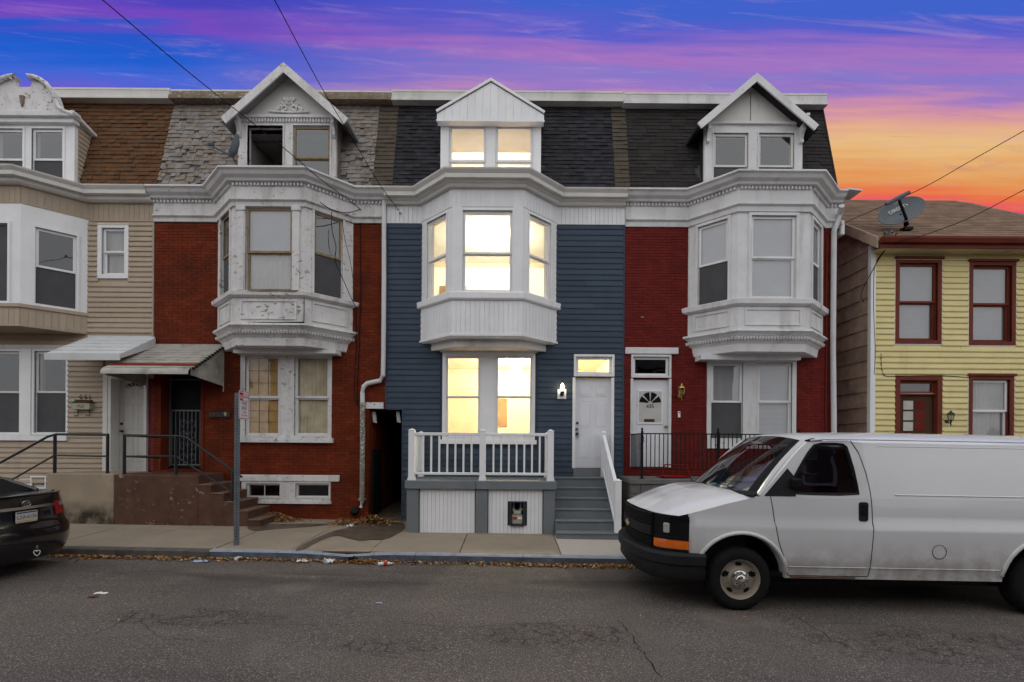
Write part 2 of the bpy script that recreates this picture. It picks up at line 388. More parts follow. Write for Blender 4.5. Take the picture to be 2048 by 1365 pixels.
mat('grey_paint', (0.17, 0.187, 0.20), 0.55, 0.07, 3, dirt=(0.13, 0.14, 0.145), dirt_amt=0.2, bump=0.15, bs=30)
mat('dark_line', (0.05, 0.05, 0.06), 0.8)
mat('door_white', (0.70, 0.71, 0.75), 0.4, 0.03)
mat('door_old', (0.50, 0.49, 0.47), 0.55, 0.05, dirt=(0.32, 0.3, 0.27), dirt_amt=0.2)
mat('black_metal', (0.016, 0.016, 0.018), 0.4, 0.2, spec=0.4)
mat('black_iron', (0.012, 0.012, 0.013), 0.55, 0.2)
mat('galv', (0.16, 0.18, 0.20), 0.5, 0.12, 8, metal=0.4, dirt=(0.1, 0.1, 0.1), dirt_amt=0.2)
mat('hole_dark', (0.01, 0.01, 0.012), 0.9)
mat('concrete_beige', (0.33, 0.27, 0.195), 0.9, 0.16, 4, dirt=(0.17, 0.14, 0.115), dirt_amt=0.45, dirt_scale=2.0, bump=0.4, bs=50, grime=((0.045, 0.037, 0.03), 0.78, 0.50, 3.0))
mat('concrete_tread', (0.16, 0.105, 0.078), 0.8, 0.2, 5, dirt=(0.08, 0.05, 0.04), dirt_amt=0.4, dirt_scale=3, bump=0.3)
mat('concrete_brown', (0.105, 0.056, 0.039), 0.8, 0.18, 4, dirt=(0.05, 0.03, 0.022), dirt_amt=0.3, bump=0.3, bs=50, peel=(0.30, 0.25, 0.20), peel_amt=0.5, peel_scale=5)
mat('concrete_grey', (0.15, 0.145, 0.14), 0.9, 0.15, 4, bump=0.3)
mat('awning_white', (0.56, 0.575, 0.585), 0.45, 0.05, dirt=(0.35, 0.34, 0.32), dirt_amt=0.25, streak=False)
mat('awning_grey', (0.40, 0.385, 0.35), 0.6, 0.12, 4, dirt=(0.15, 0.14, 0.12), dirt_amt=0.5, dirt_scale=3)
mat('awning_red', (0.20, 0.035, 0.02), 0.6, 0.1)
mat('pipe_white', (0.62, 0.63, 0.64), 0.5, 0.05, dirt=(0.4, 0.38, 0.36), dirt_amt=0.25)
mat('pipe_rust', (0.22, 0.21, 0.18), 0.7, 0.2, 6, dirt=(0.16, 0.07, 0.03), dirt_amt=0.4, dirt_scale=6, peel=(0.62, 0.6, 0.55), peel_amt=0.9, peel_scale=14)
mat('brass', (0.55, 0.34, 0.09), 0.3, 0.1, metal=0.9)
mat('sidewalk', (0.30, 0.25, 0.193), 0.9, 0.12, 2.2, tone=0.09, dirt=(0.20, 0.165, 0.13), dirt_amt=0.3, dirt_scale=0.9, bump=0.3, bs=60, grain=0.22, gs=90)
mat('sidewalk_pale', (0.46, 0.425, 0.37), 0.9, 0.08, 2.2, dirt=(0.2, 0.18, 0.15), dirt_amt=0.2, bump=0.25, bs=80, grain=0.14, gs=140)
mat('joint', (0.075, 0.063, 0.05), 0.95)
mat('curb_stone', (0.105, 0.098, 0.09), 0.9, 0.25, 5, dirt=(0.05, 0.045, 0.04), dirt_amt=0.4, bump=0.4)
mat('curb_blue', (0.10, 0.115, 0.14), 0.9, 0.3, 5, dirt=(0.045, 0.048, 0.055), dirt_amt=0.6, dirt_scale=3, bump=0.4)
mat('curb_top', (0.27, 0.295, 0.345), 0.85, 0.12, 6, dirt=(0.14, 0.155, 0.18), dirt_amt=0.4, dirt_scale=5, bump=0.4)
mat('wet', (0.10, 0.08, 0.062), 0.35, 0.3, 5, spec=0.4)
mat('earth', (0.10, 0.075, 0.055), 0.95, 0.3, 4, bump=0.5)
mat('leaf', (0.26, 0.125, 0.048), 0.8, 0.35, 20, tone=0.55, tone2=(0.36, 0.23, 0.10))
mat('van_white', (0.60, 0.605, 0.62), 0.22, 0.02, 1.2, spec=0.5, coat=0.6, dirt=(0.44, 0.425, 0.40), dirt_amt=0.1, dirt_scale=2.4, streak=True, grime=((0.30, 0.27, 0.235), 0.90, 0.30, 5.0))
mat('van_plastic', (0.020, 0.020, 0.022), 0.55, 0.15, 8)
mat('van_black', (0.010, 0.010, 0.011), 0.35, 0.1)
mat('rubber', (0.013, 0.013, 0.013), 0.8, 0.15, 20, bump=0.3)
mat('rim_steel', (0.36, 0.32, 0.26), 0.5, 0.12, 10, metal=0.35, dirt=(0.12, 0.09, 0.06), dirt_amt=0.35, dirt_scale=10)
mat('chrome', (0.62, 0.62, 0.62), 0.18, 0.05, metal=1.0, spec=0.5)
mat('amber', (0.65, 0.13, 0.008), 0.25, 0.1, 12, spec=0.5, coat=0.5)
mat('lamp_clear', (0.55, 0.56, 0.55), 0.15, 0.2, 30, spec=0.6, metal=0.5)
mat('gold', (0.60, 0.48, 0.27), 0.4, 0.05, metal=0.5)
mat('seam', (0.05, 0.048, 0.046), 0.8)
mat('rust', (0.13, 0.055, 0.025), 0.9, 0.3, 15)
mat('seat', (0.03, 0.03, 0.033), 0.9)
mat('paper_teal', (0.25, 0.48, 0.46), 0.8); mat('paper_white', (0.72, 0.72, 0.70), 0.8); mat('paper_green', (0.40, 0.52, 0.22), 0.8)
mat('paper_blue', (0.35, 0.42, 0.6), 0.8); mat('mint', (0.25, 0.55, 0.40), 0.7); mat('litter_black', (0.012, 0.012, 0.014), 0.4); mat('litter_red', (0.45, 0.04, 0.04), 0.5)
mat('car_black', (0.007, 0.007, 0.009), 0.16, 0.05, spec=0.5, coat=0.5)
mat('car_dark', (0.008, 0.008, 0.009), 0.5)
mat('tail_red', (0.33, 0.010, 0.014), 0.2, 0.15, 20, spec=0.5, coat=0.6)
mat('plate', (0.50, 0.49, 0.44), 0.5); mat('plate_blue', (0.03, 0.04, 0.12), 0.5); mat('plate_yellow', (0.5, 0.38, 0.12), 0.5)
mat('sign_white', (0.62, 0.60, 0.63), 0.45, 0.05); mat('sign_red', (0.40, 0.02, 0.035), 0.5)
mat('dish_grey', (0.115, 0.13, 0.145), 0.5, 0.06, 5); mat('dish_letter', (0.6, 0.6, 0.6), 0.6)
mat('meter', (0.33, 0.34, 0.29), 0.6, 0.1, 8, dirt=(0.12, 0.06, 0.03), dirt_amt=0.2)
mat('red_metal', (0.28, 0.012, 0.016), 0.5)
mat('cable', (0.010, 0.010, 0.011), 0.6)
mat('mailbox', (0.38, 0.38, 0.30), 0.6, 0.06); mat('mail_brown', (0.07, 0.035, 0.02), 0.7)
mat('green_iron', (0.05, 0.065, 0.05), 0.7)
mat('pink_brick', (0.22, 0.05, 0.055), 0.8, 0.15, 5, tone=0.15)
glass('glass', refl=0.13); glass('glass_dim', refl=0.09, trans=0.75); glass('glass_lit', refl=0.05, trans=0.97); glass('windshield', refl=0.08, trans=0.68)
emit('lit_white', (1.0, 0.93, 0.74), 0.92, (0.97, 0.88, 0.62), 1.2)
emit('lit_yellow', (1.0, 0.84, 0.42), 0.88, (0.92, 0.72, 0.28), 2.2)
emit('lit_door', (0.95, 0.78, 0.40), 0.70, (0.85, 0.66, 0.30), 4)
emit('room_lamp', (1.0, 0.90, 0.62), 400.0)
emit('room_lamp_warm', (1.0, 0.87, 0.56), 640.0)
emit('room_lamp_attic', (1.0, 0.92, 0.72), 1100.0)
emit('bulb', (1.0, 0.86, 0.52), 16.0)

# ---------------------------------------------------------------- ground, road, pavement
def zr(x): return -0.011 * x
def zs(x, y): return 0.135 - 0.011 * x + 0.033 * (y - 8.3)
def asphalt():
    m = bpy.data.materials.new('asphalt'); m.use_nodes = True; t = m.node_tree; n = t.nodes; l = t.links
    b = n['Principled BSDF']; b.inputs['Roughness'].default_value = 0.85; b.inputs['Specular IOR Level'].default_value = 0.25
    g = n.new('ShaderNodeNewGeometry'); pos = g.outputs['Position']; sx = n.new('ShaderNodeSeparateXYZ'); l.new(pos, sx.inputs[0])
    def noise(s, d=5, st=None, r=0.6):
        x = n.new('ShaderNodeTexNoise'); x.inputs['Scale'].default_value = s; x.inputs['Detail'].default_value = d; x.inputs['Roughness'].default_value = r
        if st:
            mp = n.new('ShaderNodeMapping'); mp.inputs['Scale'].default_value = st; l.new(pos, mp.inputs[0]); l.new(mp.outputs[0], x.inputs['Vector'])
        else: l.new(pos, x.inputs['Vector'])
        return x
    def mr(v, a, b2, c, d, sm=False):
        x = n.new('ShaderNodeMapRange'); l.new(v, x.inputs[0]); x.interpolation_type = 'SMOOTHSTEP' if sm else 'LINEAR'
        for i, k in enumerate((a, b2, c, d)): x.inputs[i + 1].default_value = k
        return x.outputs[0]
    def mu(a, b2, op='MULTIPLY'):
        x = n.new('ShaderNodeMath'); x.operation = op
        for i, k in enumerate((a, b2)):
            if isinstance(k, (int, float)): x.inputs[i].default_value = k
            else: l.new(k, x.inputs[i])
        return x.outputs[0]
    def mix(f, a, b2):
        x = n.new('ShaderNodeMix'); x.data_type = 'RGBA'; l.new(f, x.inputs[0])
        for i, k in ((6, a), (7, b2)):
            if isinstance(k, tuple): x.inputs[i].default_value = (*k, 1)
            else: l.new(k, x.inputs[i])
        return x.outputs[2]
    cur = mix(mr(noise(0.7, 6, (0.5, 1.6, 1)).outputs['Fac'], 0.3, 0.7, 0, 1), (0.072, 0.061, 0.054), (0.122, 0.103, 0.091))
    cur = mix(mr(noise(22, 3, None, 0.75).outputs['Fac'], 0.40, 0.62, 0, 0.45), cur, (0.055, 0.046, 0.041))
    cur = mix(mr(noise(70, 2).outputs['Fac'], 0.54, 0.66, 0, 0.9), cur, (0.30, 0.262, 0.232))          # pale aggregate
    cur = mix(mr(noise(62, 2).outputs['Color'] if False else noise(58, 2).outputs['Fac'], 0.56, 0.68, 0, 0.75), cur, (0.035, 0.030, 0.028))
    # oil and grime along the parking strip
    band = mu(mr(sx.outputs[1], 6.3, 7.2, 0, 1, True), mr(sx.outputs[1], 7.75, 7.2, 0, 1, True))
    st = mu(band, mr(noise(0.9, 5, (0.45, 2.2, 1)).outputs['Fac'], 0.42, 0.60, 0, 0.8))
    cur = mix(st, cur, (0.040, 0.034, 0.030))
    # worn pale patches
    cur = mix(mu(mr(noise(0.55, 4).outputs['Fac'], 0.58, 0.72, 0, 0.5), 1.0), cur, (0.20, 0.172, 0.152))
    # cracks: alligator patches and long wandering ones
    wob = noise(3.0, 5); vm = n.new('ShaderNodeVectorMath'); vm.operation = 'MULTIPLY_ADD'
    l.new(wob.outputs['Color'], vm.inputs[0]); vm.inputs[1].default_value = (0.30, 0.30, 0.0); l.new(pos, vm.inputs[2])
    def vor(scale, w, st=(1, 1, 0)):
        mp = n.new('ShaderNodeMapping'); mp.inputs['Scale'].default_value = st; l.new(vm.outputs[0], mp.inputs[0])
        v = n.new('ShaderNodeTexVoronoi'); v.feature = 'DISTANCE_TO_EDGE'; v.inputs['Scale'].default_value = scale; l.new(mp.outputs[0], v.inputs['Vector'])
        return mr(v.outputs['Distance'], 0.0, w, 1, 0)
    sv = n.new('ShaderNodeSeparateXYZ'); l.new(vm.outputs[0], sv.inputs[0]); patch = None
    for cx, cy, rx, ry in ((0.45, 5.12, 1.1, 0.42), (4.4, 5.0, 1.9, 0.52), (-3.5, 5.45, 1.15, 0.34), (-1.2, 4.75, 0.6, 0.25)):
        dx_ = mu(mu(sv.outputs[0], -cx - 0.15, 'ADD'), 1 / rx); dy_ = mu(mu(sv.outputs[1], -cy - 0.15, 'ADD'), 1 / ry)
        e = mr(mu(mu(dx_, dx_), mu(dy_, dy_), 'ADD'), 0.35, 1.0, 1, 0, True)
        patch = e if patch is None else mu(patch, e, 'MAXIMUM')
    patch = mu(patch, mr(noise(2.2, 2).outputs['Fac'], 0.38, 0.5, 0.15, 1))
    crack = mu(mu(vor(6.5, 0.075), patch), mu(vor(13.0, 0.07), mu(patch, 0.7)), 'MAXIMUM')
    cur = mix(mu(crack, 0.8), cur, (0.008, 0.007, 0.007))
    l.new(cur, b.inputs['Base Color'])
    bp = n.new('ShaderNodeBump'); bp.inputs['Strength'].default_value = 0.5; bp.inputs['Distance'].default_value = 0.006
    l.new(mu(noise(150, 3).outputs['Fac'], mu(crack, -2.0), 'ADD'), bp.inputs['Height']); l.new(bp.outputs[0], b.inputs['Normal'])
    MAT['asphalt'] = m
asphalt()
def sheet(name, mat_, x0, x1, y0, y1, zf, nx=2, ny=2):
    m = MB(); m.grid([[(x0 + (x1 - x0) * i / nx, y0 + (y1 - y0) * j / ny, zf(x0 + (x1 - x0) * i / nx, y0 + (y1 - y0) * j / ny)) for i in range(nx + 1)] for j in range(ny + 1)])
    return m.build(name, mat_)
tag(sheet('ground', 'earth', -500, 500, -500, 500, lambda x, y: zr(x) - 0.03, 4, 4), kind='structure')
tag(sheet('road', 'asphalt', -90, 90, -40, 8.12, lambda x, y: zr(x), 8, 4), kind='structure')
ROAD = bpy.data.objects['road']
def road_y(px, py):
    Y = 6.0
    for _ in range(12): p = at(px, py, Y); Y = (EYE - zr(p.x)) / ((EYE - p.z) / Y)
    return at(px, py, Y).x, Y
def road_crack(P, w=0.006, seed=1):
    R_ = random.Random(seed); Q = [Vector(road_y(*p)) for p in P]; pts = []
    for a, b in zip(Q, Q[1:]):
        n_ = max(2, int((b - a).length / 0.07))
        for k in range(n_): pts.append(a + (b - a) * k / n_ + Vector((R_.uniform(-1, 1), R_.uniform(-1, 1))) * 0.022)
    m = MB(); rows = []
    for k, p in enumerate(pts[:-1]):
        d = (pts[k + 1] - p).normalized(); nn = Vector((-d.y, d.x)) * w * 0.6 * R_.uniform(0.25, 1.0)
        rows.append([(p.x + nn.x, p.y + nn.y, zr(p.x) + 0.0025), (p.x - nn.x, p.y - nn.y, zr(p.x) + 0.0025)])
    m.grid(rows); m.build('crack', 'hole_dark', ROAD)
road_crack([(1238, 1242), (1262, 1270), (1278, 1298), (1300, 1320), (1315, 1345), (1345, 1370)], 0.012, 1)
road_crack([(1582, 1228), (1620, 1252), (1670, 1282), (1720, 1305), (1760, 1315)], 0.010, 2)
road_crack([(390, 1245), (500, 1248), (640, 1252), (760, 1243), (860, 1246)], 0.006, 3)
road_crack([(140, 1282), (230, 1252), (270, 1228), (320, 1208)], 0.007, 4)
road_crack([(800, 1248), (920, 1256), (1030, 1250), (1140, 1244), (1238, 1242)], 0.006, 5)
road_crack([(280, 1240), (300, 1262), (330, 1280), (420, 1276), (470, 1262)], 0.006, 6)
road_crack([(1620, 1245), (1750, 1250), (1880, 1262), (2048, 1275)], 0.006, 7)
road_crack([(370, 1280), (440, 1284), (520, 1270)], 0.005, 8)
walk = sheet('pavement', 'joint', -60, 60, 8.20, 11.4, lambda x, y: zs(x, y) - 0.012, 4, 2); tag(walk, kind='structure')
bounds = [-13.0, -11.2, -9.4, -7.9, -6.62, -5.03, -3.75, -2.40, -0.88, 0.85, 2.4, 4.0, 5.6, 7.2, 8.8, 10.4, 12.0]
for i, (a, b) in enumerate(zip(bounds, bounds[1:])):
    for (c, d) in ((8.285, 9.72), (9.735, 11.0)):
        if a > 8 and c > 9: continue
        g = 0.008; sk = 0.05
        m = MB(); dz_ = RND.uniform(-0.006, 0.004)
        p = [(a + g, c), (b - g, c), (b - g + sk * 0, d), (a + g, d)]
        m.hexa([(x, y, zs(x, y) - 0.05 + dz_) for x, y in p] + [(x, y, zs(x, y) + dz_) for x, y in p])
        m.build('paving_slab', 'sidewalk_pale' if (0.8 < a < 2.3) else 'sidewalk', walk, bevel=0.006)
# kerb stones
kerb = MB().hexa([(-60, 8.13, zr(-60) - 0.3), (60, 8.13, zr(60) - 0.3), (60, 8.27, zr(60) - 0.3), (-60, 8.27, zr(-60) - 0.3), (-60, 8.13, zr(-60) + 0.02), (60, 8.13, zr(60) + 0.02), (60, 8.27, zr(60) + 0.02), (-60, 8.27, zr(-60) + 0.02)]).build('kerb', 'curb_stone'); tag(kerb, kind='structure')
kb = [-13, -11, -9.2, -7.3, -5.03, -3.9, -3.15, -2.75, -2.3, -1.6, 0.2, 2.0, 3.9, 5.8, 7.7, 9.6, 11.5, 13.5]
def kz(x):
    return zs(x, 8.2) - 0.045 * math.exp(-((x + 2.78) / 0.42) ** 2)
for a, b in zip(kb, kb[1:]):
    m = MB(); nn = max(1, int((b - a) / 0.2)); rows = []
    for k in range(nn + 1):
        x = a + 0.004 + (b - a - 0.008) * k / nn; z = kz(x)
        rows.append([(x, 8.105, zr(x) - 0.1), (x, 8.12, z - 0.02), (x, 8.14, z), (x, 8.275, z + 0.004), (x, 8.275, z - 0.2)])
    m.grid(rows); m.face(rows[0]); m.face(rows[-1])
    ks = m.build('kerb_stone', 'curb_blue' if -5.1 < a < 2.1 else 'curb_stone', kerb)
    if -5.1 < a < 2.1:
        MB().grid([[(r[2][0], 8.117, r[1][2] + 0.003), (r[2][0], 8.138, r[2][2] + 0.004), (r[3][0], 8.262 + 0.008 * math.sin(r[2][0] * 9), r[3][2] + 0.004)] for r in rows]).build('painted_top', 'curb_top', ks)
# wet stain that runs from the passage to the kerb
def blob(pts, mat_, name, parent, lift=0.005):
    m = MB(); m.face([(x, y, zs(x, y) + lift) for x, y in pts]); return m.build(name, mat_, parent)
def spline(pts, k=5):
    out = []; n = len(pts)
    for i in range(n):
        p0, p1, p2, p3 = [Vector(pts[(i + j) % n]) for j in (-1, 0, 1, 2)]
        for s in range(k):
            t = s / k
            out.append(tuple(0.5 * ((2 * p1) + (p2 - p0) * t + (2 * p0 - 5 * p1 + 4 * p2 - p3) * t * t + (3 * p1 - p0 - 3 * p2 + p3) * t ** 3)))
    return out
def ws(px, py):
    Y = 9.5
    for _ in range(12):
        p = at(px, py, Y); Y = (EYE - zs(p.x, Y)) / ((EYE - p.z) / Y)
    p = at(px, py, Y); return (p.x, Y)
blob(spline([ws(*p) for p in ((588, 1103), (606, 1100), (640, 1082), (672, 1072), (700, 1078), (722, 1082), (742, 1080), (776, 1078), (808, 1058), (800, 1046), (762, 1044), (720, 1052), (690, 1058), (664, 1064), (630, 1078), (600, 1093))]), 'wet', 'wet_stain', walk)
blob(spline([ws(*p) for p in ((505, 1062), (560, 1058), (640, 1052), (650, 1048), (560, 1049), (500, 1052))]), 'wet', 'wet_stain', walk)

# ---------------------------------------------------------------- facade helpers
FY = 11.0; GUT = 7.62
def cut(x0, x1, za, zb, holes, tol=0.25):
    seg = [(x0, x1)]
    for hx0, hx1, hz0, hz1 in holes:
        ov = min(zb, hz1) - max(za, hz0)
        if ov <= tol * (zb - za): continue
        ns = []
        for a, b in seg:
            if hx1 <= a or hx0 >= b: ns.append((a, b)); continue
            if hx0 > a: ns.append((a, hx0))
            if hx1 < b: ns.append((hx1, b))
        seg = ns
    return [(a, b) for a, b in seg if b - a > 0.02]
def wall_mesh(m, x0, x1, z0, z1, y0, y1, holes):
    zsx = sorted({z0, z1, *[min(max(h[k], z0), z1) for h in holes for k in (2, 3)]})
    for a, b in zip(zsx, zsx[1:]):
        if b - a < 1e-4: continue
        for p, q in cut(x0, x1, a, b, holes, 0.5): m.box(p, q, y0, y1, a, b)
    return m
def siding(house, x0, x1, z0, z1, pitch, matn, holes, name='siding_board', y=FY, proud=0.033):
    me = MB().prismx([(0.0, -0.012), (-proud, -0.012), (-proud - 0.002, 0.012), (-0.006, pitch), (0.0, pitch)], 0, 1).mesh(name, matn)
    n = int((z1 - z0) / pitch)
    for i in range(n + 1):
        a = z0 + i * pitch; b = min(a + pitch, z1)
        if b - a < 0.02: continue
        for p, q in cut(x0, x1, a, b, holes, 0.3):
            cutp = [p, q]
            if q - p > 1.1 and RND.random() < 0.4: t = p + (q - p) * RND.uniform(0.25, 0.75); cutp = [p, t, q]
            for u, v in zip(cutp, cutp[1:]): inst(me, name, house, (u + (0.002 if u > p else 0), y + RND.uniform(-0.002, 0.0), a), scale=(v - u - (0.002 if v < q else 0), 1, (b - a) / pitch))
def bricks(house, regions, matn, holes, focus, y=FY, limit=290, bw=0.203, pitch=0.0640):
    me = MB(); d = 0.008; j = 0.008
    one = MB().box(0, bw, -d, 0.0, 0, pitch - j).mesh('brick', matn)
    cells = []
    for (x0, x1, z0, z1) in regions:
        n = int((z1 - z0) / pitch)
        for i in range(n):
            a = z0 + i * pitch; b = a + pitch - j; off = (i % 2) * (bw + j) / 2
            for p, q in cut(x0, x1, a, b, holes, 0.2):
                x = x0 - off + math.floor((p - x0 + off) / (bw + j)) * (bw + j)
                while x < q:
                    u, w = max(x, p), min(x + bw, q)
                    if w - u > 0.015: cells.append((u, w, a, b))
                    x += bw + j
    whole = [c for c in cells if c[1] - c[0] > bw - 1e-4]
    whole.sort(key=lambda c: ((c[0] + c[1]) / 2 - focus[0]) ** 2 + (c[2] - focus[1]) ** 2)
    single = set(whole[:limit])
    for c in single: inst(one, 'brick', house, (c[0], y + RND.uniform(-0.002, 0.002), c[2]))
    for c in cells:
        if c in single: continue
        o = RND.uniform(-0.002, 0.002)
        me.box(c[0], c[1], y - d + o, y + 0.003, c[2], c[3], RND.random() * 0.98 + 0.01)
    tag(me.build('brickwork', matn, house), kind='stuff')
def vboards(house, A, B, z0, z1, pitch, matn, out=0.012, name='board'):
    A, B = Vector(A), Vector(B); d = B - A; ln = d.length; n = max(1, round(ln / pitch)); w = ln / n
    me = MB().box(0.003, w - 0.003, -out, 0.0, 0, z1 - z0).mesh(name, matn)
    M = frame((A.x, A.y, z0), (d.x, d.y, 0))
    for i in range(n): inst(me, name, house, m4=M @ Matrix.Translation((i * w, 0, 0)))
    MB(M).box(0, ln, 0.0, 0.01, 0, z1 - z0).build('backing', matn, house)

def window(house, M, w, h, casing=0.09, cmat='white_trim', smat='white_trim', gm='glass', split=0.5, back='dark', sill=0.0, head=0.0,
           proud=0.035, grid=0, depth=0.10, sw=0.045, upper=None, lower=None, name='window', bottom=True, outer=None, bars=False):
    """M: lower-left corner of the opening on the wall face. back: None/dark/blind/curtain/lit..., upper & lower override each sash"""
    m = MB(M); c = casing
    bot = 0.0
    m.box(-c, 0, -proud, 0.02, -(c if bottom else 0), h + c); m.box(w, w + c, -proud, 0.02, -(c if bottom else 0), h + c)
    m.box(0, w, -proud, 0.02, h, h + c)
    if bottom: m.box(0, w, -proud, 0.02, -c, 0)
    e = 0.012   # reveal lining
    m.box(-0.001, e, 0.02, depth + 0.08, 0, h); m.box(w - e, w + 0.001, 0.02, depth + 0.08, 0, h); m.box(e, w - e, 0.02, depth + 0.08, h - e, h + 0.001); m.box(e, w - e, 0.02, depth + 0.08, -0.001, e)
    win = m.build(name, cmat, house)
    if sill:
        MB(M).box(-c - 0.04, w + c + 0.04, -proud - 0.05, 0.0, -c - sill, -c + 0.005).build('sill', cmat, win, bevel=0.006)
    if head:
        MB(M).box(-c - 0.03, w + c + 0.03, -proud - 0.04, 0.0, h + c - 0.004, h + c + head).build('head_board', cmat, win, bevel=0.005)
    if outer:
        o = outer[0]; q = MB(M)
        q.box(-c - o, -c, -proud * 0.7, 0.01, -c - o, h + c + o); q.box(w + c, w + c + o, -proud * 0.7, 0.01, -c - o, h + c + o)
        q.box(-c, w + c, -proud * 0.7, 0.01, h + c, h + c + o); q.box(-c, w + c, -proud * 0.7, 0.01, -c - o, -c); q.build('edge_trim', outer[1], win)
    zm = h * split
    spans = [(e, zm, depth * 0.75)] + ([(zm, h - e, depth * 0.45)] if split < 1 else [])
    if split >= 1: spans = [(e, h - e, depth * 0.6)]
    for k, (a, b, y) in enumerate(spans):
        s = MB(M); t = sw
        ext = 0.02 if (split < 1 and k == 1) else 0
        s.box(e, e + t, y - 0.018, y + 0.018, a - ext, b); s.box(w - e - t, w - e, y - 0.018, y + 0.018, a - ext, b)
        s.box(e + t, w - e - t, y - 0.018, y + 0.018, b - t, b); s.box(e + t, w - e - t, y - 0.018, y + 0.018, a - ext, a - ext + t)
        if grid:
            gx, gz = grid
            for i in range(1, gx): xx = e + t + (w - 2 * e - 2 * t) * i / gx; s.box(xx - 0.008, xx + 0.008, y - 0.008, y + 0.008, a + t, b - t)
            for i in range(1, gz): zz = a + t + (b - a - 2 * t) * i / gz; s.box(e + t, w - e - t, y - 0.0085, y + 0.0085, zz - 0.008, zz + 0.008)
        s.build('sash', smat, win)
        if bars:
            gb = MB(M)
            for i in range(1, 3): xx = e + t + (w - 2 * e - 2 * t) * i / 3; gb.box(xx - 0.004, xx + 0.004, y - 0.006, y - 0.002, a + t, b - t)
            for i in range(1, 3): zz = a + t + (b - a - 2 * t) * i / 3; gb.box(e + t, w - e - t, y - 0.0065, y - 0.0025, zz - 0.004, zz + 0.004)
            gb.build('lead_lines', 'black_iron', win)
        MB(M).face([(e + t, y, a + t - ext), (w - e - t, y, a + t - ext), (w - e - t, y, b - t), (e + t, y, b - t)]).build('pane', gm, win)
        what = back
        if k == 0 and lower is not None: what = lower
        if k == 1 and upper is not None: what = upper
        yb = y + 0.045
        a2, b2 = a - 0.02, b + 0.02
        a2 = max(a2, 0.005); b2 = min(b2, h - 0.005)
        if what in ('dark', None, 'room'): continue
        if what == 'blind':
            q = MB(M); p = 0.028; nn = int((b2 - a2) / p); rows = []
            for i in range(nn + 1):
                z = a2 + i * p; rows.append([(0.02, yb, z), (w - 0.02, yb, z)]); rows.append([(0.02, yb - 0.014, z + p * 0.75), (w - 0.02, yb - 0.014, z + p * 0.75)])
            q.grid(rows).build('blind', 'blind', win)
        elif what in ('curtain', 'plastic_sheet', 'screen'):
            q = MB(M); rows = []; nn = 26
            if what == 'screen': yb = y - 0.026 if k == 0 else y + 0.04
            ph = RND.random() * 6
            for zz in (a2, a2 + (b2 - a2) * 0.33, a2 + (b2 - a2) * 0.66, b2):
                rows.append([(0.015 + (w - 0.03) * i / nn, yb + (0.012 * math.sin(i * 1.9 + ph) + 0.008 * math.sin(i * 4.1 + zz * 3) if what != 'screen' else 0), zz) for i in range(nn + 1)])
            q.grid(rows).build('screen' if what == 'screen' else 'curtain', what, win, smooth=True)
        elif what == 'plywood':
            MB(M).box(0.01, w - 0.01, yb - 0.01, yb, a2, b2).build('plywood_sheet', 'plywood', win)
        else:
            q = MB(M); rows = []; nn = 30; ph = RND.random() * 6
            for zz in (a2, (a2 + b2) / 2, b2):
                rows.append([(0.012 + (w - 0.024) * i / nn, yb + 0.006 * math.sin(i * 1.3 + ph), zz) for i in range(nn + 1)])
            q.grid(rows).build('lit_shade', what, win, smooth=True)
    return win
def opening(px0, py0, px1, py1, Y=FY):
    ym = (py0 + py1) / 2; xm = (px0 + px1) / 2
    return ax(px0, ym, Y), ax(px1, ym, Y), az(xm, py1, Y), az(xm, py0, Y)
def win_px(house, px0, py0, px1, py1, Y=FY, **k):
    x0, x1, z0, z1 = opening(px0, py0, px1, py1, Y)
    return window(house, frame((x0, Y, z0), (1, 0, 0)), x1 - x0, z1 - z0, **k)
def door(house, px0, py0, px1, py1, matn, Y=FY, inset=0.10, panels=True, knob=None, name='door', cas=0.06, cmat='white_trim', top=True):
    x0, x1, z0, z1 = opening(px0, py0, px1, py1, Y); w, h = x1 - x0, z1 - z0
    M = frame((x0, Y, z0), (1, 0, 0))
    f = MB(M); g_ = 0.013; f.box(-cas, g_, -0.03, inset + 0.05, 0, h + (cas if top else 0)); f.box(w - g_, w + cas, -0.03, inset + 0.05, 0, h + (cas if top else 0))
    if top: f.box(g_, w - g_, -0.03, inset + 0.05, h - g_, h + cas)
    f.build('door_frame', cmat, house)
    d = MB(M).box(0.015, w - 0.015, inset, inset + 0.045, 0.01, h - 0.015).build(name, matn, house)
    if panels:
        for (a, b, c, e) in ((0.12, 0.45, 0.80, 0.92), (0.55, 0.88, 0.80, 0.92), (0.12, 0.45, 0.45, 0.75), (0.55, 0.88, 0.45, 0.75), (0.12, 0.45, 0.10, 0.38), (0.55, 0.88, 0.10, 0.38)):
            p = MB(M); X0, X1, Z0, Z1 = w * a, w * b, h * c, h * e; g = 0.022
            p.box(X0, X1, inset - 0.007, inset, Z0, Z0 + g); p.box(X0, X1, inset - 0.007, inset, Z1 - g, Z1); p.box(X0, X0 + g, inset - 0.007, inset, Z0 + g, Z1 - g); p.box(X1 - g, X1, inset - 0.007, inset, Z0 + g, Z1 - g)
            p.hexa([(X0 + 2 * g, inset - 0.008, Z0 + 2 * g), (X1 - 2 * g, inset - 0.008, Z0 + 2 * g), (X1 - 1.2 * g, inset + 0.001, Z0 + 1.2 * g), (X0 + 1.2 * g, inset + 0.001, Z0 + 1.2 * g),
                    (X0 + 2 * g, inset - 0.008, Z1 - 2 * g), (X1 - 2 * g, inset - 0.008, Z1 - 2 * g), (X1 - 1.2 * g, inset + 0.001, Z1 - 1.2 * g), (X0 + 1.2 * g, inset + 0.001, Z1 - 1.2 * g)])
            p.build('panel', matn, d)
    return d, M, w, h

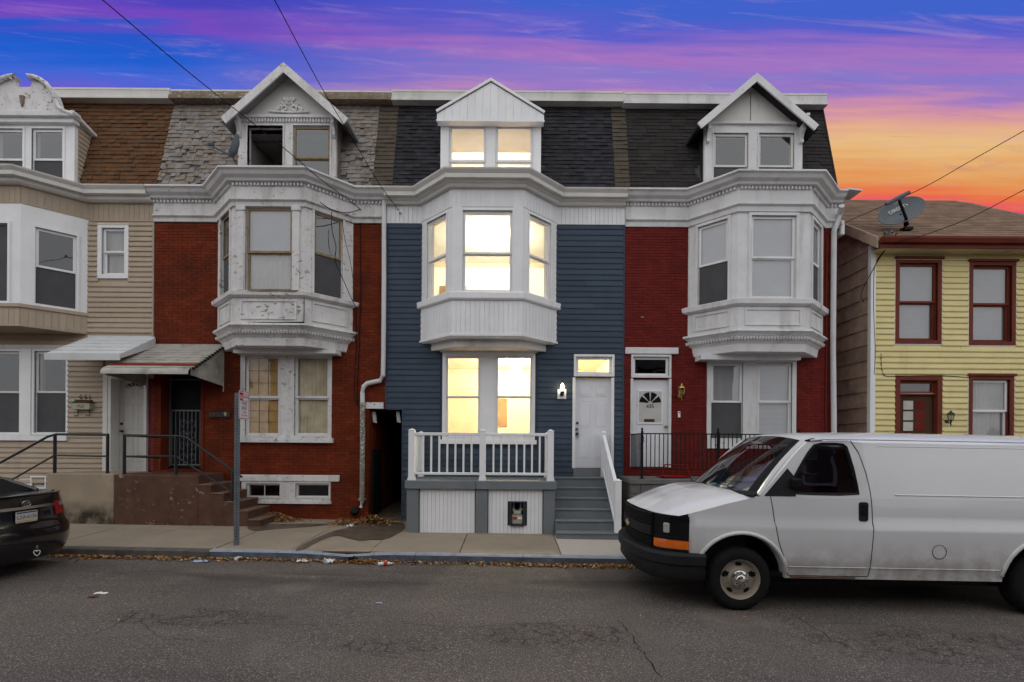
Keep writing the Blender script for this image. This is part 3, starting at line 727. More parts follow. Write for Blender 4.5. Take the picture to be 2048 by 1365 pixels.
BH, BF, BD = 1.53, 0.75, 0.75     # bay: half width at wall, half width of front, projection
def bay_pts(bx): return [(bx - BH, FY), (bx - BF, FY - BD), (bx + BF, FY - BD), (bx + BH, FY)]
def bay_path(bx, e=0.25):
    p = [Vector(q) for q in bay_pts(bx)]
    d0 = (p[0] - p[1]).normalized(); d1 = (p[3] - p[2]).normalized()
    return [p[0] + d0 * e, p[1], p[2], p[3] + d1 * e]
def facade_path(x0, x1, bx): return [(x0, FY)] + bay_pts(bx) + [(x1, FY)]
def bay_walls(house, bx, z0, z1, matn, wf, zw0, zw1, s0, s1, wkw, side_kw=None, front_kw=None):
    P = bay_pts(bx)
    for k, (A, B) in enumerate(zip(P, P[1:])):
        A, B = Vector(A), Vector(B); d = B - A; ln = d.length
        M = frame((A.x, A.y, 0), (d.x, d.y, 0))
        a, b = ((ln / 2 - wf, ln / 2 + wf) if k == 1 else ((ln * s0, ln * s1) if k == 0 else (ln * (1 - s1), ln * (1 - s0))))
        m = MB(M); wall_mesh(m, 0, ln, z0, z1, 0.0, 0.09, [(a, b, zw0, zw1)])
        m.build('bay_wall', matn, house)
        kw = dict(wkw)
        kw.update((front_kw if k == 1 else (side_kw[k // 2] if side_kw else None)) or {})
        window(house, M @ Matrix.Translation((a, 0, zw0)), b - a, zw1 - zw0, **kw)
def bay_roof(house, bx, matn='roof_flat'):
    p = bay_pts(bx); MB().prismz([(p[0][0], FY + 0.06), (p[1][0], p[1][1] + 0.02), (p[2][0], p[2][1] + 0.02), (p[3][0], FY + 0.06)], GUT - 0.10, GUT - 0.05).build('bay_roof', matn, house)
def bay_floor(house, bx, z, matn, off=0.0):
    p = bay_pts(bx); m = MB(); m.prismz([(p[0][0] - off, FY + 0.02), (p[1][0] - off * 0.6, p[1][1] - off), (p[2][0] + off * 0.6, p[2][1] - off), (p[3][0] + off, FY + 0.02)], z, z + 0.03)
    m.build('soffit', matn, house)
def attic(house, x0, x1, zt=10.0, yb=15.0):
    [MB().box(a, b, FY + 0.75, yb, 7.45, zt).build('attic_wall', 'interior', house) for a, b in ((x0 + 0.005, x0 + 0.06), (x1 - 0.06, x1 - 0.005))]
def shell(house, x0, x1, z0, zt, yb=15.0, m='interior', roof_y=FY + 0.66):
    q = MB()
    zq = min(zt, 7.44)
    q.box(x0 + 0.005, x0 + 0.06, FY + 0.25, yb, z0, zq); q.box(x1 - 0.06, x1 - 0.005, FY + 0.25, yb, z0, zq)
    q.box(x0 + 0.06, x1 - 0.06, yb, yb + 0.1, z0, zt)
    for zf in (4.3, 7.5): q.box(x0 + 0.06, x1 - 0.06, FY + 0.26, yb, zf - 0.06, zf)
    if zt > 8: attic(house, x0, x1, zt, yb)
    q.build('interior', m, house)
    MB().box(x0, x1, roof_y - 0.05, yb + 0.1, zt, zt + 0.06).build('flat_roof', 'roof_flat', house)

def mansard(house, x0, x1, zb, zt, course, tab, matn, blocks, backing='roof_flat', messy=0.0, thick=0.013, yb=FY - 0.03, yt=FY + 0.62, name='shingle', limit=290, hmul=1.3, var=0.25):
    up = Vector((0, yt - yb, zt - zb)); ln = up.length; up.normalize()
    M0 = frame((0, yb, zb), (1, 0, 0), up)
    # backing boards
    q = MB(M0)
    for a, b in cut(x0, x1, 0, ln * 0.6, [(bx0, bx1, -1, 99) for bx0, bx1, _ in blocks], 0.01): q.box(a, b, 0.012, 0.06, -0.1, ln)
    for bx0, bx1, bz in blocks: q.box(max(bx0, x0), min(bx1, x1), 0.012, 0.06, (bz - zb) / up.z, ln)
    q.build('roof_boarding', backing, house)
    n = int(ln / course); cells = []
    for i in range(n):
        v = i * course; z = zb + v * up.z
        x = x0 - RND.random() * tab
        while x < x1:
            w = tab * (1 + RND.uniform(-var, var))
            a, b = max(x, x0), min(x + w, x1); x += w
            if b - a < 0.02: continue
            c = (a + b) / 2
            if any(bx0 - 0.02 < c < bx1 + 0.02 and z < bz for bx0, bx1, bz in blocks): continue
            cells.append((a, b, v, z))
    h = course * hmul
    one = MB().hexa([(0, -thick, 0), (1, -thick, 0), (1, 0.010, 0), (0, 0.010, 0), (0, 0.002, h), (1, 0.002, h), (1, 0.010, h), (0, 0.010, h)]).mesh(name, matn)
    two = MB().hexa([(0, -thick * 1.9, 0), (1, -thick * 1.9, 0), (1, 0.010, 0), (0, 0.010, 0), (0, 0.002, h), (1, 0.002, h), (1, 0.010, h), (0, 0.010, h)]).mesh(name, matn)
    RND.shuffle(cells); rest = MB()
    for k, (a, b, v, z) in enumerate(cells):
        low = 1 - (z - zb) / (zt - zb)
        pm = messy * low ** 1.5
        r = 0.0; dv = 0.0
        if messy and RND.random() < pm * 0.75:
            if RND.random() < 0.42: continue                # slipped off
            r = RND.uniform(-0.35, 0.35); dv = RND.uniform(-0.06, 0.02)
        elif messy: r = RND.uniform(-0.03, 0.03); dv = RND.uniform(-0.008, 0.008)
        M = M0 @ Matrix.Translation((a, RND.uniform(-0.003, 0.0) - abs(r) * 0.012, v + dv)) @ Matrix.Rotation(r, 4, 'Y') @ Matrix.Diagonal((b - a - 0.004, 1, 1, 1))
        src = two if RND.random() < 0.4 else one
        if k < limit: inst(src, name, house, m4=M)
        else:
            i0 = len(rest.v)
            for vv in src.vertices: rest.v.append(M @ vv.co)
            tn = RND.random()
            for pl in src.polygons: rest.f.append([i0 + t for t in pl.vertices]); rest.t.append(tn)
    if rest.f: tag(rest.build(name + '_field', matn, house), kind='stuff')

def downspout(house, pts, r, matn, name='downspout', elbows=True):
    o = MB().tube(pts, r, 10).build(name, matn, house, smooth=True); return o
def dentils(house, path, z0, z1, out0, out1, pitch, w, matn, name='dentil_row'):
    m = MB(); P = [Vector(p) for p in path]
    for A, B in zip(P, P[1:]):
        d = B - A; ln = d.length; n = int(ln / pitch); M = frame((A.x, A.y, 0), (d.x, d.y, 0)); mm = MB(M)
        for i in range(n):
            x = (i + 0.5) * ln / n; mm.box(x - w / 2, x + w / 2, -out1, -out0, z0, z1)
        m.f += [[k + len(m.v) for k in f] for f in mm.f]; m.v += mm.v; m.t += mm.t
    return tag(m.build(name, matn, house), kind='stuff')
def beads(house, path, z, out, pitch, r, matn):
    m = MB(); P = [Vector(p) for p in path]
    for A, B in zip(P, P[1:]):
        d = B - A; ln = d.length; n = max(1, int(ln / pitch)); M = frame((A.x, A.y, 0), (d.x, d.y, 0))
        for i in range(n):
            x = (i + 0.5) * ln / n; mm = MB(M)
            mm.tube([(x, -out - r * 0.2, z + r * 1.6), (x, -out - r * 0.6, z + r * 0.8), (x, -out - r * 0.2, z - r * 0.6), (x, -out + r, z - r * 1.6)], [r * 0.5, r * 0.95, r * 0.95, r * 0.5], 6)
            m.f += [[k + len(m.v) for k in f] for f in mm.f]; m.v += mm.v; m.t += mm.t
    return tag(m.build('gadroon_row', matn, house, smooth=True), kind='stuff')
def offset_path(path, o):
    P = [Vector(p) for p in path]; nr = []; out = []
    for a, b in zip(P, P[1:]):
        d = (b - a).normalized(); nr.append(Vector((d.y, -d.x)))
    for k, p in enumerate(P):
        if k == 0: m, s = nr[0], 1
        elif k == len(P) - 1: m, s = nr[-1], 1
        else: m = (nr[k - 1] + nr[k]).normalized(); s = 1 / max(0.3, m.dot(nr[k]))
        out.append(p + m * o * s)
    return out

def dormer(house, xl, xr, zb, ze, Yw, apex, tipl, tipr, Yr, wmat, rmat, holes, back=12.2, t=0.07, cheek='white_trim', fascia=0.10, gable=True, gy=0.0):
    m = MB(); wall_mesh(m, xl, xr, zb, ze, Yw, Yw + 0.08, holes); m.build('dormer_wall', wmat, house)
    for a, b in ((xl, xl + 0.06), (xr - 0.06, xr)): MB().box(a, b, Yw + 0.08, 11.75, zb, ze).build('dormer_cheek', cheek, house)
    cx, cz = apex
    for tip, sgn in ((tipl, -1), (tipr, 1)):
        r = MB()
        r.hexa([(cx, Yr, cz - t), (tip[0], Yr, tip[1] - t), (tip[0], back, tip[1] - t), (cx, back, cz - t), (cx, Yr, cz), (tip[0], Yr, tip[1]), (tip[0], back, tip[1]), (cx, back, cz)])
        r.build('dormer_roof', rmat, house)
        f = MB()
        d = Vector((tip[0] - cx, tip[1] - cz)).normalized(); nrm = Vector((d.y, -d.x)) * sgn
        if nrm.y > 0: nrm = -nrm
        a = Vector((cx, cz)); b = Vector(tip)
        f.prism([(a.x, a.y + 0.012), (b.x, b.y + 0.012), (b.x + nrm.x * fascia, b.y + nrm.y * fascia), (a.x, a.y - fascia * 1.25)], Yr - 0.035, Yr - 0.002)
        f.build('rake_board', wmat, house)
    if gable:
        g = MB(); g.prism([(xl, ze), (xr, ze), (min(xr + 0.02, tipr[0]), max(ze, tipr[1] - t + 0.02)), (cx, cz - t - 0.01), (max(xl - 0.02, tipl[0]), max(ze, tipl[1] - t + 0.02))], Yw - 0.02 + gy, Yw + 0.04 + gy)
        g.build('gable_panel', 'cream_gutter', house)  # duller than the white trim: the roof overhang's shade is put into the colour
def scroll_bracket(house, x, Yw, zt, h, matn):
    pts = [(0.0, 0.0), (-0.30, 0.0), (-0.30, -0.05), (-0.20, -0.09), (-0.14, -0.2), (-0.16, -0.27), (-0.10, -0.34), (-0.06, -0.45), (-0.08, -0.5), (-0.03, -h), (0, -h)]
    MB().prismx([(Yw + p[0], zt + p[1] * h / 0.55 if abs(p[1]) < h else zt - h) for p in pts], x - 0.035, x + 0.035).build('bracket', matn, house)

ZT = 10.06
OLD_CORNICE = [(-0.06, GUT - 0.02), (0.34, GUT), (0.34, GUT - 0.035), (0.29, GUT - 0.06), (0.25, GUT - 0.12), (0.17, GUT - 0.16), (0.15, GUT - 0.20), (0.05, GUT - 0.21), (-0.06, GUT - 0.21)]
NEW_GUTTER = [(-0.06, GUT - 0.03), (0.20, GUT - 0.02), (0.34, GUT), (0.33, GUT - 0.03), (0.27, GUT - 0.09), (0.275, GUT - 0.10), (0.27, GUT - 0.17), (-0.06, GUT - 0.17)]
NEW_CROWN = [(-0.06, GUT - 0.17), (0.19, GUT - 0.17), (0.18, GUT - 0.20), (0.12, GUT - 0.22), (0.10, GUT - 0.27), (-0.06, GUT - 0.27)]
def top_fascia(house, x0, x1, matn, z1=10.24, z0=10.02, cap='galv'):
    MB().prismx([(FY + 0.46, z1), (FY + 0.43, z1 - 0.02), (FY + 0.45, z0 + 0.09), (FY + 0.40, z0 + 0.07), (FY + 0.40, z0), (FY + 0.7, z0), (FY + 0.7, z1)], x0, x1).build('roof_fascia', matn, house)
    MB().box(x0, x1, FY + 0.44, FY + 0.75, z1 + 0.001, z1 + 0.045).build('roof_edge', 'cream_gutter', house)

# ================================================================ 441: beige house, cut by the frame
x0, x1 = -14.2, ax(309, 560, FY)
h441 = thing('row_house', 'beige vinyl-sided row house with brown shingled mansard, number 441, cut by the frame', 'house', (-11.1, FY, 0.3))
bx = -11.10
small = opening(205, 457, 251, 550)
wA = opening(-25, 703, 41, 866); wB = opening(70, 703, 134, 866)
dr = opening(222, 757, 290, 945)
zb = 0.25
base441 = opening(66, 955, 92, 975)
holes = [small, wA, wB, (dr[0], x1 + 0.1, dr[2] - 0.15, dr[3]), base441]
pier_x = ax(290, 850, FY)
m = MB(); wall_mesh(m, x0, x1, zb, 7.45, FY, FY + 0.25, holes + [(bx - BH + 0.05, bx + BH - 0.05, 4.5, 7.3)]); m.build('wall', 'beige_vinyl', h441)
zsid = 1.05
siding(h441, bx + BH, x1 - 0.03, 4.45, 6.95, 0.1145, 'beige_vinyl', [(small[0] - 0.08, small[1] + 0.08, small[2] - 0.08, small[3] + 0.08)])
siding(h441, x0, bx - BH, 4.45, 6.95, 0.1145, 'beige_vinyl', [])
siding(h441, x0, ax(207, 850, FY), zsid, 4.30, 0.1145, 'beige_vinyl', [(wA[0] - 0.3, wB[1] + 0.03, wA[2] - 0.2, wA[3] + 0.15)])
MB().box(x1 - 0.035, x1, FY - 0.03, FY, 4.35, 6.95).build('corner_trim', 'beige_vinyl', h441)
vboards(h441, (bx + BH, FY - 0.0), (x1, FY), 6.98, 7.36, 0.112, 'beige_vinyl', 0.015, 'frieze_board')
MB().box(bx + BH + 0.05, x1, FY - 0.03, FY, 6.94, 6.98).build('frieze_rail', 'beige_vinyl', h441)
P = bay_pts(bx)
for A, B in zip(P, P[1:]):
    vboards(h441, A, B, 6.98, 7.36, 0.115, 'beige_vinyl', 0.012, 'frieze_board'); vboards(h441, A, B, 4.43, 4.84, 0.115, 'beige_vinyl', 0.012, 'apron_board')
bay_walls(h441, bx, 4.84, 6.98, 'white_trim', 0.50, 4.92, 6.55, 0.19, 0.80, dict(cmat='white_trim', casing=0.05, gm='glass_dim', lower='screen', proud=0.03), front_kw=dict(grid=(4, 4), split=1, sw=0.03))
MB().sweep(bay_path(bx), [(-0.05, 4.80), (0.045, 4.80), (0.045, 4.87), (-0.05, 4.87)]).build('bay_sill', 'beige_vinyl', h441)
bay_floor(h441, bx, 4.40, 'beige_vinyl', 0.02)
MB().sweep(facade_path(x0, x1 - 0.02, bx), NEW_GUTTER).build('gutter', 'cream_gutter', h441)
MB().sweep(facade_path(x0, x1, bx), [(-0.06, GUT - 0.17), (0.16, GUT - 0.17), (0.15, GUT - 0.24), (0.10, GUT - 0.27), (-0.06, GUT - 0.27)]).build('cornice', 'cream_gutter', h441)
win_px(h441, 205, 457, 251, 550, casing=0.09, gm='glass_dim', back='curtain')
kw = dict(casing=0.05, gm='glass_dim', lower='screen', proud=0.03, smat='cream_gutter', depth=0.09)
win_px(h441, -25, 703, 41, 866, **kw); win_px(h441, 70, 703, 134, 866, **kw)
mz = (wA[2] - 0.05, wA[3] + 0.05)
MB().box(wA[1] + 0.055, wB[0] - 0.055, FY - 0.05, FY, *mz).build('mullion', 'white_trim', h441)
MB().box(wA[0] - 0.3, wB[1] + 0.05, FY - 0.07, FY, mz[0] - 0.12, mz[0] - 0.004).build('sill', 'white_trim', h441)
MB().box(wA[0] - 0.3, wB[1] + 0.05, FY - 0.045, FY, mz[1] + 0.004, mz[1] + 0.09).build('window_head', 'cream_gutter', h441)
window(h441, frame((base441[0], FY, base441[2]), (1, 0, 0)), base441[1] - base441[0], base441[3] - base441[2], casing=0.03, split=1, smat='cream_gutter', gm='glass_dim')
MB().box(ax(40, 970, FY), ax(64, 970, FY), FY - 0.02, FY, base441[2] - 0.1, base441[3] + 0.05).build('basement_panel', 'white_trim', h441)
MB().box(ax(207, 850, FY), dr[0] - 0.065, FY - 0.03, FY + 0.3, dr[2] - 0.1, dr[3] + 0.25).build('door_jamb', 'cream_gutter', h441)
d, M, w, h = door(h441, 222, 757, 290, 945, 'door_old', inset=0.22, cas=0.05, cmat='cream_gutter')
fan = MB(M)
for k in range(6):
    a0, a1 = math.pi * k / 6 + 0.05, math.pi * (k + 1) / 6 - 0.05
    fan.face([(w / 2 + 0.10 * math.cos(a0), 0.216, h * 0.93 - 0.06 + 0.06 * math.sin(a0)), (w / 2 + 0.26 * math.cos(a0), 0.216, h * 0.93 - 0.06 + 0.15 * math.sin(a0)), (w / 2 + 0.26 * math.cos(a1), 0.216, h * 0.93 - 0.06 + 0.15 * math.sin(a1)), (w / 2 + 0.10 * math.cos(a1), 0.216, h * 0.93 - 0.06 + 0.06 * math.sin(a1))])
fan.build('fanlight', 'screen', d)
k = MB(M); k.lathe([(0.028, 0.22), (0.028, 0.19), (0.02, 0.18)], (0.075, 0, h * 0.52), 12, 'y'); k.build('deadbolt', 'black_metal', d)
k = MB(M); k.lathe([(0.03, 0.22), (0.03, 0.20), (0.012, 0.19), (0.012, 0.16)], (0.075, 0, h * 0.44), 12, 'y'); k.box(0.06, 0.17, 0.15, 0.17, h * 0.44 - 0.012, h * 0.44 + 0.012); k.build('door_handle', 'black_metal', d)
MB().box(dr[0], dr[1], FY + 0.15, FY + 0.3, dr[2] - 0.5, dr[2]).build('door_threshold', 'concrete_beige', h441)
m = MB()
pz = dr[2] - 0.2
while pz < 3.9:
    for c, dd in ((pier_x, pier_x + 0.10), (pier_x + 0.108, x1 - 0.004)): m.box(c, dd, FY + 0.03, FY + 0.10, pz, pz + 0.064, RND.random() * 0.9 + 0.05)
    pz += 0.0755
m.build('brick_pier', 'pink_brick', h441); h441_pier = MB().box(pier_x, x1, FY + 0.05, FY + 0.3, dr[2] - 0.3, 4.0).build('pier_core', 'mortar_orange', h441)
for i, ch in enumerate('441'):
    text(ch, 'house_number', 'black_metal', h441, wall_text_m((ax(161 + 9.5 * i, 795, FY - 0.03), FY - 0.03, az(170, 795, FY))), 0.16, ext=0.006)
shell(h441, x0, x1, 0.2, 10.0); bay_roof(h441, bx)
# roof
dxl, dxr = ax(-58, 300, FY - 0.05), ax(150, 300, FY - 0.05)
mansard(h441, x0, x1, 7.5, ZT, 0.112, 0.145, 'roof_brown', [(dxl, dxr, 9.0)])
top_fascia(h441, x0, x1, 'cream_gutter')
MB().tube([(ax(348, 176, 12.5), 12.5, 10.1), (ax(348, 172, 12.5), 12.5, 10.50)], 0.07, 10).lathe([(0.02, 10.50), (0.13, 10.52), (0.14, 10.60), (0.10, 10.66), (0.02, 10.68)], (ax(348, 172, 12.5), 12.5, 0), 12).build('roof_vent', 'black_iron', h441, smooth=True)
Yw = FY - 0.06
za, zc = az(60, 362, Yw) - 0.5, az(60, 250, Yw)
w1 = opening(-12, 258, 47, 362, Yw); w2 = opening(64, 258, 127, 362, Yw)
m = MB(); wall_mesh(m, dxl, dxr, za, zc, Yw, Yw + 0.08, [w1, w2]); m.build('dormer_wall', 'white_trim', h441)
for o in (w1, w2): window(h441, frame((o[0], Yw, o[2]), (1, 0, 0)), o[1] - o[0], o[3] - o[2], casing=0.04, gm='glass', lower='screen', split=0.42, proud=0.02)
MB().box(dxl - 0.05, dxr + 0.06, Yw - 0.10, Yw + 0.06, zc, zc + 0.09).build('dormer_lintel', 'white_trim', h441, bevel=0.01)
MB().box(dxl - 0.07, dxr + 0.10, Yw - 0.18, Yw + 0.06, zc + 0.092, zc + 0.21).build('dormer_cornice', 'worn_white', h441, bevel=0.012)
# cheek with slanted beige boards
ck = MB(); zz = za
while zz < zc + 0.1:
    y1_ = FY - 0.03 + (zz + 0.05 - 7.5) / (ZT - 7.5) * 0.65
    if y1_ > Yw + 0.1: ck.hexa([(dxr - 0.03, Yw + 0.08, zz), (dxr + 0.02, Yw + 0.08, zz), (dxr + 0.02, y1_, zz), (dxr - 0.03, y1_, zz), (dxr - 0.03, Yw + 0.08, zz + 0.1), (dxr + 0.006, Yw + 0.08, zz + 0.1), (dxr + 0.006, y1_, zz + 0.1), (dxr - 0.03, y1_, zz + 0.1)])
    zz += 0.104
ck.build('dormer_cheek', 'beige_vinyl', h441)
# broken swan-neck pediment
Yp = Yw - 0.12
right = [(52, 178), (62, 172), (66, 160), (60, 153), (72, 155), (84, 160), (96, 168), (106, 180), (114, 196), (119, 212), (128, 222), (140, 227), (152, 231)]
pr = [at(p[0], p[1], Yp) for p in right]; cxp = ax(46, 200, Yp)
poly = [(p.x, p.z) for p in pr] + [(pr[-1].x, zc + 0.21), (2 * cxp - pr[-1].x, zc + 0.21)] + [(2 * cxp - p.x, p.z) for p in reversed(pr)]
MB().prism(poly, Yp, Yp + 0.12).build('pediment', 'old_white', h441)
for s in (1, -1):
    q = MB(); rows = []
    for p in pr[2:]:
        X = p.x if s > 0 else 2 * cxp - p.x
        rows.append((X, Yp - 0.05, p.z))
    q.tube([(a, b, c - 0.02) for a, b, c in rows], 0.045, 8); q.build('pediment_moulding', 'old_white', h441, smooth=True)
drop = MB(); drop.prism([(cxp - 0.05, zc + 0.55), (cxp + 0.05, zc + 0.55), (cxp + 0.03, zc + 0.40), (cxp, zc + 0.30), (cxp - 0.03, zc + 0.40)], Yp - 0.04, Yp - 0.002); drop.build('pediment_drop', 'old_wood', h441)
MB().hexa([(dxr + 0.02, Yw - 0.14, zc + 0.18), (dxr + 0.10, Yw - 0.14, zc + 0.18), (dxr + 0.14, FY + 0.55, zc - 0.06), (dxr, FY + 0.55, zc - 0.06), (dxr + 0.02, Yw - 0.14, zc + 0.24), (dxr + 0.10, Yw - 0.14, zc + 0.24), (dxr + 0.14, FY + 0.55, zc + 0.0), (dxr, FY + 0.55, zc + 0.0)]).build('dormer_eave', 'worn_white', h441)
MB().hexa([(dxl, Yp + 0.12, zc + 0.2), (dxr, Yp + 0.12, zc + 0.2), (dxr, 11.7, zc + 0.2), (dxl, 11.7, zc + 0.2), (cxp - 0.3, Yp + 0.13, zc + 0.75), (cxp + 0.3, Yp + 0.13, zc + 0.75), (cxp + 0.3, 11.9, zc + 0.75), (cxp - 0.3, 11.9, zc + 0.75)]).build('dormer_roof', 'roof_brown', h441)
# awning over the door
def awning(house, xa, xb, Yf, zbk, zf, ns, matn, side, drop=0.10, stripe=None, wings=True):
    root = MB().box(xa, xb, FY - 0.03, FY - 0.001, zbk - 0.03, zbk + 0.04).build('awning', matn, house)
    for i in range(ns):
        t0, t1 = i / ns, (i + 1) / ns
        ya, yb = FY - 0.02 + (Yf - FY + 0.02) * t0, FY - 0.02 + (Yf - FY + 0.02) * t1
        z0_, z1_ = zbk + (zf - zbk) * t0, zbk + (zf - zbk) * t1
        MB().hexa([(xa, yb, z1_ - 0.012), (xb, yb, z1_ - 0.012), (xb, ya - 0.01, z0_ - 0.03), (xa, ya - 0.01, z0_ - 0.03), (xa, yb - 0.004, z1_ + 0.012), (xb, yb - 0.004, z1_ + 0.012), (xb, ya + 0.02, z0_ - 0.004), (xa, ya + 0.02, z0_ - 0.004)]).build('slat', 'awning_red' if stripe == i else matn, root)
    return root
Yf = 10.0
aw = awning(h441, ax(178, 676, FY), x1 + 0.02, Yf, az(240, 676, FY), az(165, 708, Yf), 5, 'awning_white', None)
xa, xb = ax(178, 676, FY), x1 + 0.02; zk, zf = az(240, 676, FY), az(165, 708, Yf)
MB().prismx([(FY - 0.02, zk), (Yf - 0.005, zf), (Yf - 0.005, zf - 0.09), (FY - 0.02, zk - 0.20)], xb, xb + 0.03).build('awning_side', 'awning_white', aw)
MB().prismx([(FY - 0.02, zk), (Yf - 0.005, zf), (Yf - 0.005, zf - 0.09), (FY - 0.02, zk - 0.20)], xa - 0.03, xa).build('awning_side', 'awning_white', aw)
MB().box(xa - 0.03, xb + 0.03, Yf - 0.02, Yf - 0.006, zf - 0.13, zf + 0.01).build('awning_valance', 'awning_white', aw)
MB().hexa([(xa, Yf, zf - 0.10), (xb, Yf, zf - 0.10), (xb, FY - 0.03, zk - 0.24), (xa, FY - 0.03, zk - 0.24), (xa, Yf, zf - 0.085), (xb, Yf, zf - 0.085), (xb, FY - 0.03, zk - 0.22), (xa, FY - 0.03, zk - 0.22)]).build('awning_lining', 'beige_vinyl', aw)

# ================================================================ 439: orange-red brick with slate mansard
x0, x1 = ax(309, 560, FY), ax(772, 560, FY)
h439 = thing('row_house', 'orange-red painted brick row house with broken slate mansard and peeling white bay, number 439', 'house', ((x0 + x1) / 2, FY, 0.25))
bx = ax(571, 560, FY)
pair = opening(482, 703, 664, 876); bas = opening(484, 962, 662, 1002); dr = opening(322, 748, 404, 938)
alley_x = ax(738, 900, FY); al_z = az(770, 818, FY)
holes = [pair, bas, dr, (alley_x, x1 + 0.2, 0, al_z), (bx - BH + 0.03, bx + BH - 0.03, az(571, 668, FY) - 0.05, 7.3)]
m = MB(); wall_mesh(m, x0 + 0.002, x1, 0.05, 7.45, FY + 0.002, FY + 0.25, holes); m.build('wall', 'mortar_orange', h439)
bricks(h439, [(x0 + 0.004, x1, 0.20, 6.93)], 'brick_orange', holes, (-4.7, 1.6))
ent = facade_path(x0, x1, bx)
MB().sweep(ent, OLD_CORNICE).build('cornice', 'worn_white', h439)
dentils(h439, ent, GUT - 0.27, GUT - 0.215, 0.0, 0.10, 0.075, 0.042, 'worn_white')
MB().sweep(ent, [(-0.06, GUT - 0.21), (0.05, GUT - 0.21), (0.05, 7.10), (-0.06, 7.10)]).build('frieze', 'old_white', h439)
MB().sweep(ent, [(-0.06, 7.10), (0.06, 7.10), (0.10, 7.08), (0.10, 7.05), (0.05, 7.02), (0.04, 6.94), (-0.06, 6.94)]).build('architrave', 'old_white', h439)
zl = [az(536, y, FY - BD) for y in (412, 582, 596, 646, 690)]
bay_walls(h439, bx, zl[1] - 0.04, 6.96, 'old_white', 0.49, zl[1], zl[0] - 0.03, 0.24, 0.82, dict(cmat='old_white', smat='sash_brown', casing=0.05, gm='glass', proud=0.03, lower='screen'),
          front_kw=dict(upper='blind', lower='curtain', split=0.47))
for px in (bx - BF + 0.10, bx + BF - 0.24):
    MB().box(px, px + 0.14, FY - BD - 0.045, FY - BD - 0.002, zl[1], zl[0] + 0.05).build('pilaster', 'old_white', h439, bevel=0.006)
    MB().box(px - 0.025, px + 0.165, FY - BD - 0.065, FY - BD - 0.003, zl[0] - 0.12, zl[0] - 0.03).build('capital', 'old_white', h439, bevel=0.008)
MB().sweep(bay_path(bx), [(-0.1, zl[2]), (0.03, zl[2]), (0.09, zl[2] + 0.04), (0.10, zl[1] - 0.03), (0.02, zl[1]), (-0.1, zl[1])]).build('bay_sill', 'old_white', h439)
MB().sweep(bay_path(bx), [(-0.12, zl[3] - 0.02), (0.0, zl[3] - 0.02), (0.0, zl[2]), (-0.12, zl[2])]).build('apron', 'old_white', h439)
def apron_panels(house, bx, z0, z1, matn):
    P = bay_pts(bx)
    for A, B in zip(P, P[1:]):
        A, B = Vector(A), Vector(B); d = B - A; ln = d.length; M = frame((A.x, A.y, 0), (d.x, d.y, 0)); a, b = 0.16, ln - 0.16; c, e = z0 + 0.07, z1 - 0.05; t = 0.03
        q = MB(M); q.box(a, b, -0.022, -0.001, c, c + t); q.box(a, b, -0.022, -0.001, e - t, e); q.box(a, a + t, -0.022, -0.001, c + t, e - t); q.box(b - t, b, -0.022, -0.001, c + t, e - t); q.build('panel_moulding', matn, house)
apron_panels(h439, bx, zl[3], zl[2], 'old_white')
MB().sweep(bay_path(bx), [(-0.2, zl[3] - 0.02), (0.07, zl[3] - 0.02), (0.08, zl[3] - 0.06), (0.03, zl[3] - 0.10), (0.0, zl[3] - 0.13), (-0.02, zl[3] - 0.24), (-0.07, zl[3] - 0.30), (-0.09, zl[4]), (-0.3, zl[4])]).build('bay_base', 'old_white', h439)
beads(h439, offset_path(bay_path(bx, 0.1), -0.0), zl[3] - 0.19, -0.0, 0.062, 0.030, 'old_white')
bay_floor(h439, bx, zl[4] - 0.012, 'old_white', -0.12)
MB().box(ax(466, 690, FY - 0.35), ax(672, 690, FY - 0.35), FY - 0.35, FY, zl[4] - 0.10, zl[4] - 0.013).build('bay_bracket_board', 'worn_white', h439)
yb0 = FY - BD - 0.004      # split seam and rotten sill edge of the old bay
MB().prism([(bx - 0.45, zl[3] + 0.012), (bx + 0.1, zl[3] - 0.012), (bx + 0.745, zl[3] - 0.016), (bx + 0.745, zl[3] + 0.028), (bx + 0.3, zl[3] + 0.016)], yb0 - 0.002, yb0 + 0.003).build('split_seam', 'hole_dark', h439)
MB().prism([(bx + 0.738, zl[3]), (bx + 0.752, zl[3]), (bx + 0.752, zl[2]), (bx + 0.742, zl[2])], yb0 - 0.003, yb0 + 0.003).build('split_seam', 'hole_dark', h439)
MB().prism([(bx - 0.40, zl[1] - 0.035), (bx - 0.1, zl[1] - 0.045), (bx + 0.25, zl[1] - 0.04), (bx + 0.62, zl[1] - 0.05), (bx + 0.66, zl[1] - 0.015), (bx + 0.2, zl[1] - 0.005), (bx - 0.15, zl[1] - 0.012)], FY - BD - 0.112, FY - BD - 0.06).build('rotten_edge', 'old_wood', h439)
# ground-floor pair
u1 = opening(492, 712, 561, 872); u2 = opening(590, 712, 660, 872)
pm = MB(); wall_mesh(pm, pair[0], pair[1], pair[2], pair[3], FY - 0.03, FY + 0.12, [u1, u2]); pm.build('window_surround', 'old_white', h439)
for u, bk in ((u1, 'plywood'), (u2, 'plastic_sheet')):
    window(h439, frame((u[0], FY - 0.03, u[2]), (1, 0, 0)), u[1] - u[0], u[3] - u[2], casing=0.02, cmat='old_white', smat='worn_white', gm='glass_lit', back=bk, proud=0.012, split=0.48, bars=(bk == 'plywood'), sw=0.05)
MB().box(pair[0] - 0.05, pair[1] + 0.05, FY - 0.10, FY, pair[2] - 0.11, pair[2] - 0.002).build('sill', 'old_white', h439, bevel=0.008)
